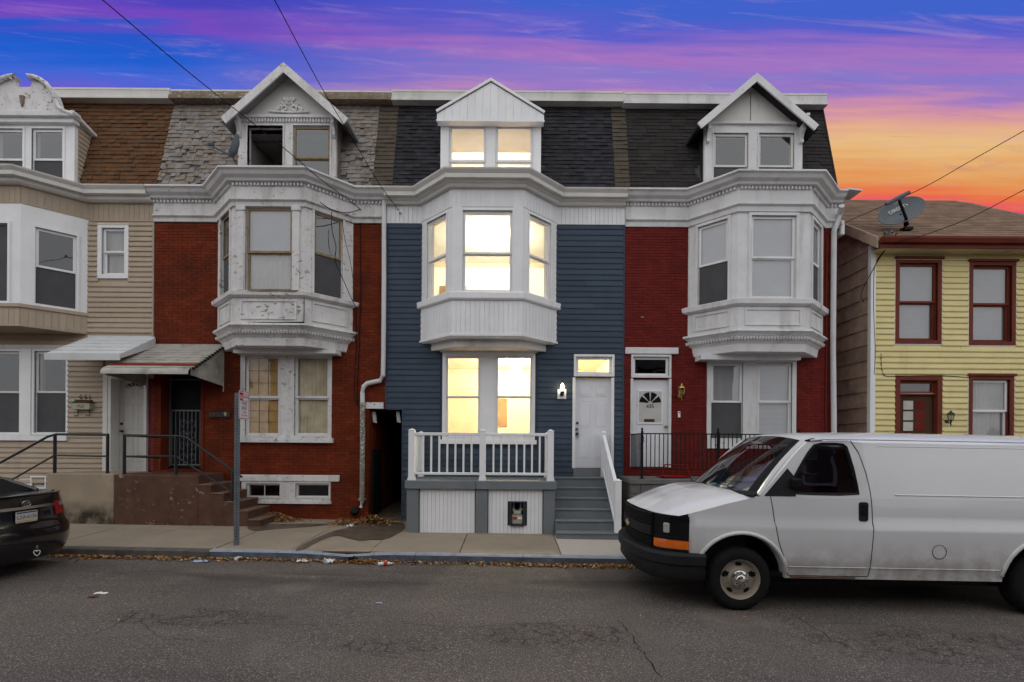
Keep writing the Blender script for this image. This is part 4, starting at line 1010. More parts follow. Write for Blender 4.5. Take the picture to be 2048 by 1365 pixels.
# basement pair under a white lintel
b1 = opening(494, 967, 562, 996); b2 = opening(592, 967, 660, 996)
pm = MB(); wall_mesh(pm, bas[0], bas[1], bas[2], bas[3], FY - 0.025, FY + 0.12, [b1, b2]); pm.build('basement_surround', 'old_white', h439)
for u, g_ in ((b1, (2, 1)), (b2, 0)):
    window(h439, frame((u[0], FY - 0.025, u[2]), (1, 0, 0)), u[1] - u[0], u[3] - u[2], casing=0.015, cmat='cream_gutter', smat='cream_gutter', gm='glass_dim', split=1, proud=0.01, grid=g_, sw=0.03)
MB().box(ax(478, 957, FY), ax(680, 957, FY), FY - 0.05, FY, az(570, 963, FY), az(570, 950, FY)).build('lintel', 'old_white', h439, bevel=0.012)
MB().box(bas[0] - 0.02, bas[1] + 0.02, FY - 0.06, FY, bas[2] - 0.06, bas[2] - 0.002).build('sill', 'old_white', h439)
# security door in deep shade
d, M, w, h = door(h439, 322, 748, 404, 938, 'black_iron', inset=0.24, panels=False, cas=0.05, cmat='brick_orange')
q = MB(M)
for i in range(9): xx = 0.09 + i * (w - 0.18) / 8; q.box(xx - 0.007, xx + 0.007, 0.215, 0.235, 0.08, h * 0.62)
for zz in (0.08, h * 0.62, h * 0.95): q.box(0.05, w - 0.05, 0.213, 0.237, zz - 0.015, zz + 0.015)
for sx in (0.05, w - 0.05): q.box(sx - 0.02, sx + 0.02, 0.213, 0.237, 0.04, h - 0.04)
q.build('door_grille', 'galv', d)
q = MB(M)
for s in range(4):
    cz = 0.25 + s * 0.26
    for r_, sg in ((0.08, 1), (0.08, -1)):
        q.tube([(w / 2 + sg * (0.10 - r_ * math.cos(a * 0.5) * 0.9), 0.222, cz + r_ * math.sin(a * 0.5)) for a in range(0, 11)], 0.007, 5)
q.build('door_scroll', 'galv', d)
MB(M).lathe([(0.03, 0.24), (0.03, 0.2), (0.02, 0.19)], (w - 0.09, 0, h * 0.55), 10, 'y').build('door_knob', 'chrome', d)
MB().box(dr[0], dr[1], FY + 0.10, FY + 0.3, dr[2] - 0.25, dr[2]).build('door_threshold', 'concrete_brown', h439)
# number plaque
nx0, nx1, nz0, nz1 = opening(419, 823, 461, 836, FY - 0.03)
pl = MB().box(nx0, nx1, FY - 0.045, FY - 0.012, nz0, nz1).build('number_plaque', 'black_metal', h439, bevel=0.02)
for ch, px, mt in (('4', 428, 'rust'), ('3', 439, 'dark_line'), ('9', 450, 'gold')):
    text(ch, 'house_number', mt, pl, wall_text_m((ax(px, 829, FY - 0.05), FY - 0.047, (nz0 + nz1) / 2)), 0.13, ext=0.003)
# passage lintel and downspout
MB().box(ax(732, 811, FY), x1 - 0.03, FY - 0.04, FY + 0.1, al_z - 0.0, al_z + 0.14).build('passage_lintel', 'old_white', h439)
Yd = FY - 0.09
dz_x = lambda px, py: ax(px, py, Yd)
dsp = [at(768, 402, Yd), at(768, 560, Yd), at(767, 700, Yd), at(766, 752, Yd), at(760, 762, Yd), at(735, 767, Yd), at(727, 774, Yd), at(725, 786, Yd), at(725, 808, Yd)]
downspout(h439, dsp, 0.052, 'pipe_white')
downspout(h439, [at(725, 806, Yd), at(725, 900, Yd), at(724, 1000, Yd)], 0.058, 'pipe_rust', 'drain_pipe')
downspout(h439, [at(724, 998, Yd), at(724, 1006, Yd), at(721, 1016, Yd - 0.03)], 0.045, 'pipe_white', 'drain_spout')
MB().lathe([(0.085, -0.02), (0.085, 0.02)], (dz_x(724, 999), Yd, az(724, 999, Yd)), 12).build('pipe_collar', 'pipe_rust', h439)
MB().tube([at(709, 1020, FY - 0.1), at(708, 1026, FY - 0.02)], 0.085, 12).build('drain_mouth', 'black_iron', h439, smooth=True)
bay_roof(h439, bx); shell(h439, x0, alley_x - 0.02, 0.05, 4.0)
q = MB(); q.box(x1 - 0.06, x1 - 0.005, FY + 0.25, 15, 4.0, 7.44); q.box(alley_x - 0.02, x1, FY + 0.26, 15, 4.0, 4.1); q.box(x0 + 0.005, x0 + 0.06, FY + 0.25, 15, 4.06, 7.44); attic(h439, x0, x1); q.box(x0 + 0.06, x1 - 0.06, 15, 15.1, 4.06, 10.0); q.box(x0 + 0.06, x1 - 0.06, FY + 0.3, 15, 7.44, 7.5); q.build('interior_upper', 'interior', h439)
MB().box(x0, x1, FY + 0.6, 15.1, 10.0, 10.06).build('flat_roof', 'roof_flat', h439)
# dormer
Yw, Yr = FY - 0.06, FY - 0.36
xl, xr = ax(476, 300, Yw), ax(672, 300, Yw); ze = az(570, 236, Yw); zb_ = az(570, 362, Yw) - 0.5
o1 = opening(495, 252, 566, 338, Yw); o2 = opening(586, 252, 660, 350, Yw); o1 = (o1[0], o1[1], 7.7, o1[3]); o2 = (o2[0], o2[1], 7.7, o2[3])
ap = at(568, 128, Yr); tl = at(443, 238, Yr); tr = at(697, 240, Yr)
dormer(h439, xl, xr, zb_, ze, Yw, (ap.x, ap.z), (tl.x, tl.z), (tr.x, tr.z), Yr, 'old_white', 'roof_slate', [o1, o2], cheek='roof_slate', fascia=0.16)
mf = MB(); c = 0.03
mf.box(o1[0] - c, o1[0], Yw - 0.02, Yw + 0.15, o1[2], o1[3] + c); mf.box(o1[1], o1[1] + c, Yw - 0.02, Yw + 0.15, o1[2], o1[3] + c); mf.box(o1[0], o1[1], Yw - 0.02, Yw + 0.15, o1[3], o1[3] + c); mf.build('open_window_frame', 'old_white', h439)
window(h439, frame((o2[0], Yw, o2[2]), (1, 0, 0)), o2[1] - o2[0], o2[3] - o2[2], casing=0.03, cmat='old_white', smat='sash_brown', gm='glass', split=0.5, proud=0.02, upper='dark', sw=0.04)
# attic room behind the open window
q = MB(); q.face([(xl + 0.1, 11.1, 7.55), (xl + 0.1, 13.2, 7.55), (xl + 0.1, 13.2, 9.2), (xl + 0.1, 11.1, 9.2)]); q.face([(xl + 0.1, 11.1, 9.0), (xr - 0.1, 11.1, 9.0), (xr - 0.1, 13.2, 9.15), (xl + 0.1, 13.2, 9.15)]); q.face([(xl + 0.1, 12.6, 7.55), (xl + 0.75, 12.6, 7.55), (xl + 0.75, 12.6, 8.5), (xl + 0.45, 12.6, 9.1), (xl + 0.1, 12.6, 9.1)])
q.build('attic_walls', 'interior_pale', h439)
MB().box(xl - 0.02, xr + 0.02, Yw - 0.07, Yw - 0.002, ze - 0.03, ze + 0.035).build('dormer_moulding', 'worn_white', h439, bevel=0.01)
dentils(h439, [(xl + 0.06, Yw), (xr - 0.06, Yw)], ze - 0.11, ze - 0.04, 0.0, 0.045, 0.066, 0.036, 'worn_white', 'dormer_dentils')
for xx in (xl + 0.04, xr - 0.04): scroll_bracket(h439, xx, Yw - 0.002, ze + 0.06, 0.52, 'old_white')
# carved fretwork in the gable
fr = MB(); gy = Yw - 0.055; gx = ap.x; gz = ze + 0.09
def curl(cx, cz, r, t0, t1, dr_, n=16): return [(cx + (r + dr_ * i / n) * math.cos(t0 + (t1 - t0) * i / n), gy, cz + (r + dr_ * i / n) * math.sin(t0 + (t1 - t0) * i / n)) for i in range(n + 1)]
for s in (1, -1):
    fl = lambda P: [(gx + s * p[0], p[1], gz + p[2]) for p in P]
    for P in (curl(0.10, 0.09, 0.075, -1.6, 5.4, -0.045), curl(0.25, 0.07, 0.05, -2.2, 4.0, -0.03), curl(0.16, 0.19, 0.045, -1.8, 4.4, -0.03), curl(0.045, 0.27, 0.04, -1.4, 4.4, -0.02), curl(0.10, 0.30, 0.03, -2.4, 3.2, -0.015)):
        fr.tube(fl(P), 0.019, 5)
    fr.tube(fl([(0.0, gy, 0.0), (0.12, gy, 0.0), (0.26, gy, 0.01), (0.40, gy, 0.02), (0.45, gy, 0.03)]), 0.019, 5)
    fr.tube(fl([(0.0, gy, 0.18), (0.06, gy, 0.22), (0.10, gy, 0.15), (0.22, gy, 0.12), (0.28, gy, 0.06)]), 0.018, 5)
fr.build('gable_fretwork', 'white_trim', h439, smooth=True)
mansard(h439, x0, x1 - 0.33, 7.5, ZT, 0.108, 0.14, 'roof_slate', [(xl, xr, 9.0)], backing='slate_backing', messy=0.85, thick=0.012, hmul=1.45, name='slate', var=0.35)
MB().prismx([(FY + 0.44, 10.22), (FY + 0.42, 10.12), (FY + 0.39, 10.10), (FY + 0.39, 10.02), (FY + 0.7, 10.02), (FY + 0.7, 10.22)], x0, x1 - 0.02).build('roof_fascia', 'old_wood', h439)
MB().box(x0, x1, FY + 0.46, FY + 0.8, 10.221, 10.27).build('roof_edge', 'cream_gutter', h439)
# awning of weathered ribbed metal
Yf = 9.85; xa, xb = ax(207, 740, Yf), ax(449, 694, FY); zk, zf = az(400, 693, FY), az(300, 736, Yf)
aw = awning(h439, xa, xb, Yf, zk, zf, 9, 'awning_grey', None, stripe=7)
q = MB(); rows = []
for k in range(7):
    a = k / 6 * 1.5; rows.append([(xa, Yf - 0.14 * math.sin(a) * 0.6, zf - 0.14 * (1 - math.cos(a)) - 0.004), (xb, Yf - 0.14 * math.sin(a) * 0.6, zf - 0.14 * (1 - math.cos(a)) - 0.004)])
q.grid(rows).build('awning_valance', 'awning_grey', aw, smooth=True)
for xs in (xa + 0.01, xb - 0.01):
    zlow = az(448, 772, FY - 0.1) if xs > xa + 0.1 else az(448, 772, FY - 0.1)
    for i in range(8):     # hanging side wing of overlapping strips
        t0, t1 = i / 8, (i + 1) / 8
        ya, yb = FY - 0.04, Yf + 0.02
        za0 = zk - 0.03 + (zlow - zk + 0.03) * t0; za1 = zk - 0.03 + (zlow - zk + 0.03) * t1
        zb0 = zf - 0.01 + (zf - 0.14 - zf + 0.01) * t0; zb1 = zf - 0.01 + (zf - 0.14 - zf + 0.01) * t1
        MB().hexa([(xs - 0.012 + 0.008 * (i % 2), ya, za1), (xs + 0.006, ya, za1), (xs + 0.006, yb, zb1), (xs - 0.012 + 0.008 * (i % 2), yb, zb1), (xs - 0.004, ya, za0), (xs + 0.014, ya, za0), (xs + 0.014, yb, zb0), (xs - 0.004, yb, zb0)]).build('wing_strip', 'awning_grey', aw)
q = MB(); n = 12      # black scrolled bracket edge
for k in range(n):
    t = (k + 0.5) / n; y = FY - 0.05 + (Yf - FY + 0.07) * t; z = zk - 0.02 + (zf - zk) * t + 0.005
    q.box(xb - 0.02, xb + 0.035, y - 0.022, y + 0.022, z - 0.035, z + 0.012)
tag(q.build('awning_edging', 'black_iron', aw), kind='stuff')
MB().tube([(xb + 0.005, FY - 0.04, zk), (xb + 0.005, FY - 0.04, az(448, 784, FY - 0.05))], 0.012, 6).build('awning_rod', 'awning_grey', aw)
# loose cables stapled to the brickwork
def cable(name, pts, r=0.008, parent=None, matn='cable', k=4):
    P = [Vector(p) for p in pts]; out = []
    for i in range(len(P) - 1):
        p0, p1, p2, p3 = P[max(i - 1, 0)], P[i], P[i + 1], P[min(i + 2, len(P) - 1)]
        for s in range(k):
            t = s / k; out.append(0.5 * ((2 * p1) + (p2 - p0) * t + (2 * p0 - 5 * p1 + 4 * p2 - p3) * t * t + (3 * p1 - p0 - 3 * p2 + p3) * t ** 3))
    out.append(P[-1]); return MB().tube(out, r, 6).build(name, matn, parent)
Yc = FY - 0.03
cable('wall_cable', [at(720, 420, Yc), at(721, 520, Yc), at(722, 600, Yc), at(720, 640, Yc), at(718, 700, Yc), at(716, 745, Yc), at(714, 800, Yc), at(722, 820, Yc)], 0.009, h439)
cable('wall_cable', [at(711, 610, Yc), at(713, 680, Yc), at(710, 740, Yc), at(708, 790, Yc), at(716, 812, Yc)], 0.007, h439)
cable('wall_cable', [at(663, 424, 10.15), at(664, 460, 10.2), at(672, 495, 10.25), at(670, 520, 10.3), at(680, 545, 10.4), at(695, 580, 10.6), at(704, 600, 10.8), at(718, 626, Yc)], 0.008, h439)
cable('wall_cable', [at(640, 405, 10.1), at(668, 422, 10.2), at(700, 425, 10.6), at(722, 418, Yc)], 0.009, h439)
cable('wall_cable', [at(684, 440, 10.5), at(690, 480, 10.5), at(700, 520, 10.7), at(706, 560, 10.85), at(710, 612, Yc)], 0.006, h439)

# ================================================================ 437: blue house
x0, x1 = ax(772, 600, FY) + 0.002, ax(1249, 600, FY)
h437 = thing('row_house', 'blue vinyl-sided row house with white bay window and brightly lit windows', 'house', ((x0 + x1) / 2, FY, 0.2))
bx = ax(978, 560, FY)
pair = opening(885, 706, 1070, 880); tra = opening(1152, 714, 1224, 749); dr = opening(1149, 756, 1223, 937)
alx = ax(805, 900, FY); alz = az(780, 818, FY)
holes = [pair, (tra[0], tra[1], tra[2], tra[3]), dr, (x0 - 0.2, alx, 0, alz), (bx - BH + 0.04, bx + BH - 0.04, az(978, 680, FY) + 0.05, 7.3)]
m = MB(); wall_mesh(m, x0, x1 - 0.002, 0.05, 7.45, FY, FY + 0.25, holes); m.build('wall', 'blue_vinyl', h437)
sh = [(pair[0] - 0.06, pair[1] + 0.06, pair[2] - 0.13, pair[3] + 0.06), (tra[0] - 0.06, tra[1] + 0.06, dr[2] - 0.4, tra[3] + 0.06), (x0 - 0.2, alx + 0.02, 0, alz), (bx - BH + 0.02, bx + BH - 0.02, az(978, 680, FY) + 0.08, 7.3)]
siding(h437, x0 + 0.03, x1 - 0.035, 0.10, 6.94, 0.1273, 'blue_vinyl', sh, proud=0.022)
MB().box(x0, x0 + 0.03, FY - 0.03, FY, alz, 6.94).build('corner_trim', 'blue_trim', h437)
MB().box(x1 - 0.035, x1 - 0.004, FY - 0.03, FY, 0.2, 6.94).build('corner_trim', 'blue_trim', h437)
MB().box(alx - 0.012, alx + 0.02, FY - 0.03, FY + 0.1, 0.1, alz).build('corner_trim', 'blue_trim', h437)
MB().box(x0 + 0.03, alx - 0.012, FY - 0.028, FY + 0.1, alz - 0.02, alz + 0.0).build('corner_trim', 'blue_trim', h437)
P = bay_pts(bx)
vboards(h437, (x0, FY), P[0], 6.95, 7.36, 0.098, 'white_vinyl', 0.012, 'frieze_board'); vboards(h437, P[3], (x1, FY), 6.95, 7.36, 0.098, 'white_vinyl', 0.012, 'frieze_board')
zl = [az(978, y, FY - BD) for y in (416, 586, 598, 668, 690)]
for A, B in zip(P, P[1:]):
    vboards(h437, A, B, zl[0] + 0.02, 7.36, 0.098, 'white_vinyl', 0.012, 'frieze_board')
    vboards(h437, A, B, zl[3], zl[2], 0.098, 'white_vinyl', 0.012, 'apron_board')
bay_walls(h437, bx, zl[2] - 0.02, zl[0] + 0.03, 'white_trim', 0.52, zl[1] + 0.03, zl[0] - 0.06, 0.20, 0.84, dict(cmat='white_trim', casing=0.03, gm='glass_lit', back='room', proud=0.022, depth=0.11, sw=0.04),
          front_kw=dict(split=0.48))
for sx in (-1, 1):
    MB().box(bx + sx * (BF - 0.01) - (0.0 if sx < 0 else 0.20), bx + sx * (BF - 0.01) + (0.20 if sx < 0 else 0.0), FY - BD - 0.024, FY - BD - 0.002, zl[1], zl[0] + 0.02).build('corner_board', 'white_trim', h437)
MB().sweep(bay_path(bx), [(-0.05, zl[2] - 0.03), (0.05, zl[2] - 0.03), (0.075, zl[2]), (0.075, zl[1] - 0.01), (0.02, zl[1] + 0.015), (-0.05, zl[1] + 0.015)]).build('bay_sill', 'white_trim', h437)
MB().sweep(bay_path(bx), [(-0.05, zl[3] - 0.05), (0.03, zl[3] - 0.05), (0.03, zl[3]), (-0.05, zl[3])]).build('apron_edge', 'white_trim', h437)
bay_floor(h437, bx, zl[3] - 0.075, 'white_trim', 0.0)
lb = [(bx - BH + 0.22, FY), (bx - BF + 0.06, FY - BD + 0.20), (bx + BF - 0.06, FY - BD + 0.20), (bx + BH - 0.22, FY)]
MB().prismz(lb, zl[4], zl[3] - 0.076).build('bay_underbox', 'cream_gutter', h437)
fp = facade_path(x0, x1 - 0.005, bx)
MB().sweep(fp, NEW_GUTTER).build('gutter', 'cream_gutter', h437)
MB().sweep(fp, NEW_CROWN).build('cornice', 'cream_gutter', h437)
# ground-floor pair
u1 = opening(892, 713, 960, 874); u2 = opening(992, 713, 1064, 874)
pm = MB(); wall_mesh(pm, pair[0], pair[1], pair[2], pair[3], FY - 0.03, FY + 0.12, [u1, u2]); pm.build('window_surround', 'white_trim', h437)
for u in (u1, u2):
    window(h437, frame((u[0], FY - 0.03, u[2]), (1, 0, 0)), u[1] - u[0], u[3] - u[2], casing=0.02, cmat='white_trim', smat='white_trim', gm='glass_lit', back='room', proud=0.012, split=0.5, depth=0.10, sw=0.035)
MB().box(pair[0] - 0.04, pair[1] + 0.04, FY - 0.09, FY, pair[2] - 0.10, pair[2] - 0.002).build('sill', 'white_trim', h437, bevel=0.006)
MB().box(pair[0] - 0.05, pair[1] + 0.05, FY - 0.04, FY, pair[3] + 0.002, pair[3] + 0.03).build('window_head', 'cream_gutter', h437)
window(h437, frame((tra[0], FY, tra[2]), (1, 0, 0)), tra[1] - tra[0], tra[3] - tra[2], casing=0.05, gm='glass_lit', split=1, back='room', proud=0.035, name='transom_window')
d, M, w, h = door(h437, 1149, 756, 1223, 937, 'door_white', inset=0.07, cas=0.05, top=False)
MB(M).lathe([(0.028, 0.07), (0.028, 0.045), (0.018, 0.04)], (0.07, 0, h * 0.50), 12, 'y').build('deadbolt', 'black_metal', d)
MB().box(dr[0] - 0.02, dr[1] + 0.02, FY - 0.02, FY + 0.2, dr[2] - 0.26, dr[2]).build('door_threshold', 'grey_paint', h437)
bay_roof(h437, bx, 'room_white')
def room(house, xa, xb, za, zb, yb, wall, lamp, lx, ly, lr, name='room', ya=FY + 0.255):
    q = MB()
    q.face([(xa, ya, za), (xa, yb, za), (xa, yb, zb), (xa, ya, zb)]); q.face([(xb, ya, za), (xb, yb, za), (xb, yb, zb), (xb, ya, zb)]); q.face([(xa, yb, za), (xb, yb, za), (xb, yb, zb), (xa, yb, zb)])
    r = q.build(name, wall, house)
    MB().face([(xa, ya, zb), (xb, ya, zb), (xb, yb, zb), (xa, yb, zb)]).build('room_ceiling', 'room_white', r)
    MB().face([(xa, ya, za), (xb, ya, za), (xb, yb, za), (xa, yb, za)]).build('room_floor', 'room_wood', r)
    MB().box(xa, xb, yb - 0.03, yb - 0.001, zb - 0.13, zb - 0.001).build('crown_moulding', 'room_trim', r)
    L_ = MB(); L_.lathe([(0.02, zb - 0.12 - lr * 2), (lr * 0.7, zb - 0.10 - lr * 1.7), (lr, zb - 0.10 - lr), (lr * 0.7, zb - 0.10 - lr * 0.3), (0.03, zb - 0.08)], (lx, ly, 0), 14); L_.build('ceiling_lamp', lamp, r, smooth=True)
    return r
r1 = room(h437, alx + 0.03, x1 - 0.03, 1.40, 4.22, 14.6, 'room_cream', 'room_lamp_warm', 0.1, 12.7, 0.13)
for xa_, xb_, mt_ in ((-1.9, -1.05, 'room_wood'), (0.05, 0.75, 'room_trim')):
    MB().box(xa_, xb_, 14.55, 14.59, 1.41, 3.55).build('room_door', mt_, r1); MB().box(xa_ - 0.09, xb_ + 0.09, 14.53, 14.548, 1.41, 3.64).build('door_casing', 'room_trim', r1)
MB().box(-0.85, -0.15, 14.56, 14.595, 2.5, 3.35).build('picture_frame', 'room_wood', r1, bevel=0.02)
r2 = room(h437, x0 + 0.03, x1 - 0.03, 4.30, 7.40, 14.6, 'room_white', 'room_lamp', -0.5, 12.6, 0.13)
MB().box(0.6, 1.4, 14.55, 14.59, 4.31, 6.4).build('room_door', 'room_trim', r2)
MB().box(-2.2, -1.4, 14.56, 14.59, 5.6, 6.7).build('picture_frame', 'room_wood', r2, bevel=0.02)
r3 = room(h437, x0 + 0.03, x1 - 0.03, 7.56, 9.95, 14.2, 'room_white', 'room_lamp_attic', -0.5, 12.2, 0.11, ya=FY + 0.76)
q = MB(); q.box(x0, x1, 15, 15.1, 4.06, 10); q.box(x0, x1, 14.7, 15, 4.06, 4.1); q.build('back_wall', 'interior', h437)
MB().box(x0, x1, FY + 0.6, 15.1, 10.0, 10.06).build('flat_roof', 'roof_flat', h437)
MB().box(alx - 0.01, alx + 0.02, FY + 0.25, 15, 0.05, 4.25).build('passage_side', 'interior', h437)
# covered passage beside the house
ax0 = ax(738, 900, FY)
q = MB(); q.face([(ax0 - 0.0, FY + 0.03, 0.0), (ax0 - 0.0, 18, 0.0), (ax0 - 0.0, 18, alz), (ax0 - 0.0, FY + 0.03, alz)]); q.face([(alx, FY + 0.2, 0.0), (alx, 18, 0.0), (alx, 18, alz), (alx, FY + 0.2, alz)])
q.face([(ax0, FY + 0.05, alz), (alx, FY + 0.05, alz), (alx, 18, alz), (ax0, 18, alz)]); q.face([(ax0, 16.5, 0), (alx, 16.5, 0), (alx, 16.5, alz), (ax0, 16.5, alz)]); q.build('passage_walls', 'mortar_orange', h437)
pb = MB(); zz = 0.25
while zz < alz - 0.05:
    y = FY + 0.04
    while y < 13: pb.box(ax0 + 0.0, ax0 + 0.012, y, y + 0.2, zz, zz + 0.064, RND.random() * 0.9 + 0.02); y += 0.212
    zz += 0.0755
tag(pb.build('passage_bricks', 'brick_orange', h437), kind='stuff')
MB().hexa([(ax0, FY - 0.05, 0.16), (alx, FY - 0.05, 0.16), (alx, 18, 0.4), (ax0, 18, 0.4), (ax0, FY - 0.05, 0.27), (alx, FY - 0.05, 0.26), (alx, 18, 0.6), (ax0, 18, 0.6)]).build('passage_floor', 'earth', h437)
MB().box(ax0 + 0.015, ax0 + 0.06, FY + 0.15, FY + 0.85, 0.40, 1.85).build('passage_gate', 'black_iron', h437)
for px, w_ in ((749, 9), (797, 8)): 
    p = at(px, 836, FY + 0.15); MB().hexa([(p.x - 0.03, p.y, p.z - 0.1), (p.x + 0.05, p.y, p.z - 0.12), (p.x + 0.05, p.y + 0.04, p.z - 0.12), (p.x - 0.03, p.y + 0.04, p.z - 0.1), (p.x - 0.06, p.y, p.z + 0.14), (p.x + 0.02, p.y, p.z + 0.14), (p.x + 0.02, p.y + 0.04, p.z + 0.14), (p.x - 0.06, p.y + 0.04, p.z + 0.14)]).build('broken_board', 'old_white', h437)
# dormer
Yw, Yr = FY - 0.06, FY - 0.24
xl, xr = ax(881, 300, Yw), ax(1082, 300, Yw); ze = az(980, 244, Yw); zb_ = 7.3
o1 = opening(898, 252, 972, 336, Yw); o2 = opening(991, 252, 1066, 336, Yw); o1 = (o1[0], o1[1], 7.72, o1[3]); o2 = (o2[0], o2[1], 7.72, o2[3])
ap = at(982, 159, Yr); tl = at(872, 223, Yr); tr = at(1090, 225, Yr)
dormer(h437, xl, xr, zb_, ze, Yw, (ap.x, ap.z), (tl.x, tl.z), (tr.x, tr.z), Yr, 'white_trim', 'roof_dark', [o1, o2], cheek='white_trim', fascia=0.04, gable=False)
zg = az(980, 243, Yr)
MB().box(xl + 0.06, xr - 0.06, Yw + 0.08, 12.0, o1[3] + 0.03, o1[3] + 0.05).build('dormer_ceiling', 'room_white', h437)
for a_, b_ in ((xl + 0.06, xl + 0.075), (xr - 0.075, xr - 0.06)): MB().box(a_, b_, Yw + 0.08, 11.8, zb_ + 0.1, o1[3] + 0.03).build('dormer_lining', 'room_white', h437)
g = MB(); g.prism([(tl.x + 0.02, zg), (tr.x - 0.02, zg), (tr.x - 0.02, tr.z - 0.04), (ap.x, ap.z - 0.06), (tl.x + 0.02, tl.z - 0.04)], Yr + 0.012, Yw); g.build('gable_panel', 'white_trim', h437)
nb = 14; W_ = (tr.x - tl.x - 0.04) / nb
for i in range(nb):
    a = tl.x + 0.02 + i * W_ + 0.003; b = a + W_ - 0.006
    zt_ = lambda x: (tl.z - 0.05 + (ap.z - tl.z) * (x - tl.x) / (ap.x - tl.x)) if x < ap.x else (tr.z - 0.05 + (ap.z - tr.z) * (tr.x - x) / (tr.x - ap.x))
    pts = [(a, zg + 0.03), (b, zg + 0.03), (b, zt_(b))] + ([(ap.x, ap.z - 0.05)] if a < ap.x < b else []) + [(a, zt_(a))]
    MB().prism(pts, Yr, Yr + 0.011).build('gable_board', 'white_vinyl', h437)
MB().box(tl.x + 0.01, tr.x - 0.01, Yr - 0.015, Yr - 0.0005, zg - 0.01, zg + 0.03).build('gable_trim', 'white_trim', h437)
for o in (o1, o2): window(h437, frame((o[0], Yw, o[2]), (1, 0, 0)), o[1] - o[0], o[3] - o[2], casing=0.02, gm='glass_lit', back='room', split=0.45, proud=0.015)
mansard(h437, x0 + 0.12, x1 - 0.22, 7.5, ZT, 0.105, 0.185, 'roof_dark', [(xl, xr, 9.26)], var=0.3)
mansard(h437, x0 - 0.33, x0 + 0.12, 7.5, ZT, 0.115, 0.46, 'roof_party', [], name='party_shingle', var=0.0, thick=0.012, yb=FY - 0.045, yt=FY + 0.605)
mansard(h437, x1 - 0.22, x1 + 0.12, 7.5, ZT, 0.115, 0.36, 'roof_party', [], name='party_shingle', var=0.0, thick=0.012, yb=FY - 0.045, yt=FY + 0.605)
top_fascia(h437, x0 - 0.02, x1 + 0.06, 'cream_gutter')

# ================================================================ 435: dark red brick
x0, x1 = ax(1249, 600, FY), ax(1673, 600, FY)
h435 = thing('row_house', 'dark red painted brick row house with black mansard and white panelled bay, number 435', 'house', ((x0 + x1) / 2, FY, 0.15))
bx = ax(1511, 560, FY)
pair = opening(1413, 720, 1591, 880); tra = opening(1266, 714, 1338, 752); dr = opening(1264, 758, 1338, 935)
holes = [pair, tra, dr, (bx - BH + 0.03, bx + BH - 0.03, az(1511, 690, FY), 7.3)]
m = MB(); wall_mesh(m, x0 + 0.002, x1, 0.0, 7.45, FY + 0.002, FY + 0.25, holes); m.build('wall', 'mortar_red', h435)
MB().box(x1 - 0.25, x1, FY + 0.25, 15.1, 0, 7.44).build('side_wall', 'brick_red', h435)
bricks(h435, [(x0 + 0.004, x1, 0.55, 6.90)], 'brick_red', holes, (3.6, 3.0))
ent = facade_path(x0, x1 + 0.03, bx); GD = 0.0
MB().sweep(ent, OLD_CORNICE).build('cornice', 'worn_white', h435)
dentils(h435, ent, GUT - 0.27, GUT - 0.215, 0.0, 0.10, 0.075, 0.042, 'worn_white')
MB().sweep(ent, [(-0.06, GUT - 0.21), (0.05, GUT - 0.21), (0.05, 7.08), (-0.06, 7.08)]).build('frieze', 'worn_white', h435)
MB().sweep(ent, [(-0.06, 7.08), (0.06, 7.08), (0.10, 7.06), (0.10, 7.03), (0.05, 7.0), (0.04, 6.90), (-0.06, 6.90)]).build('architrave', 'worn_white', h435)
zl = [az(1548, y, FY - BD) for y in (430, 597, 613, 658, 702)]
bay_walls(h435, bx, zl[1] - 0.04, 6.95, 'worn_white', 0.47, zl[1], zl[0] - 0.02, 0.22, 0.82, dict(cmat='worn_white', smat='white_trim', casing=0.06, gm='glass', proud=0.03, upper='blind', lower='screen'),
          front_kw=dict(back='blind', lower='blind', split=0.5))
MB().sweep(bay_path(bx), [(-0.1, zl[2]), (0.03, zl[2]), (0.09, zl[2] + 0.04), (0.10, zl[1] - 0.03), (0.02, zl[1]), (-0.1, zl[1])]).build('bay_sill', 'worn_white', h435)
MB().sweep(bay_path(bx), [(-0.12, zl[3] - 0.02), (0.0, zl[3] - 0.02), (0.0, zl[2]), (-0.12, zl[2])]).build('apron', 'worn_white', h435)
apron_panels(h435, bx, zl[3], zl[2], 'worn_white')
MB().sweep(bay_path(bx), [(-0.2, zl[3] - 0.02), (0.07, zl[3] - 0.02), (0.08, zl[3] - 0.06), (0.03, zl[3] - 0.10), (0.0, zl[3] - 0.13), (-0.02, zl[3] - 0.24), (-0.07, zl[3] - 0.30), (-0.09, zl[4]), (-0.3, zl[4])]).build('bay_base', 'worn_white', h435)
beads(h435, bay_path(bx, 0.1), zl[3] - 0.19, 0.0, 0.062, 0.030, 'worn_white')
bay_floor(h435, bx, zl[4] - 0.012, 'worn_white', -0.12)
MB().box(ax(1402, 706, FY - 0.35), ax(1602, 706, FY - 0.35), FY - 0.35, FY, zl[4] - 0.12, zl[4] - 0.013).build('bay_bracket_board', 'worn_white', h435)
u1 = opening(1421, 727, 1484, 878); u2 = opening(1514, 727, 1582, 878)
pm = MB(); wall_mesh(pm, pair[0], pair[1], pair[2] - 0.2, pair[3] + 0.08, FY - 0.035, FY + 0.12, [u1, u2]); pm.build('window_surround', 'worn_white', h435)
for u in (u1, u2):
    window(h435, frame((u[0], FY - 0.035, u[2]), (1, 0, 0)), u[1] - u[0], u[3] - u[2], casing=0.02, cmat='worn_white', smat='white_trim', gm='glass_dim', back='blind', lower='screen' if u is u1 else 'blind', proud=0.012, split=0.49)
window(h435, frame((tra[0], FY, tra[2]), (1, 0, 0)), tra[1] - tra[0], tra[3] - tra[2], casing=0.045, cmat='worn_white', gm='glass', split=1, proud=0.03, name='transom_window')
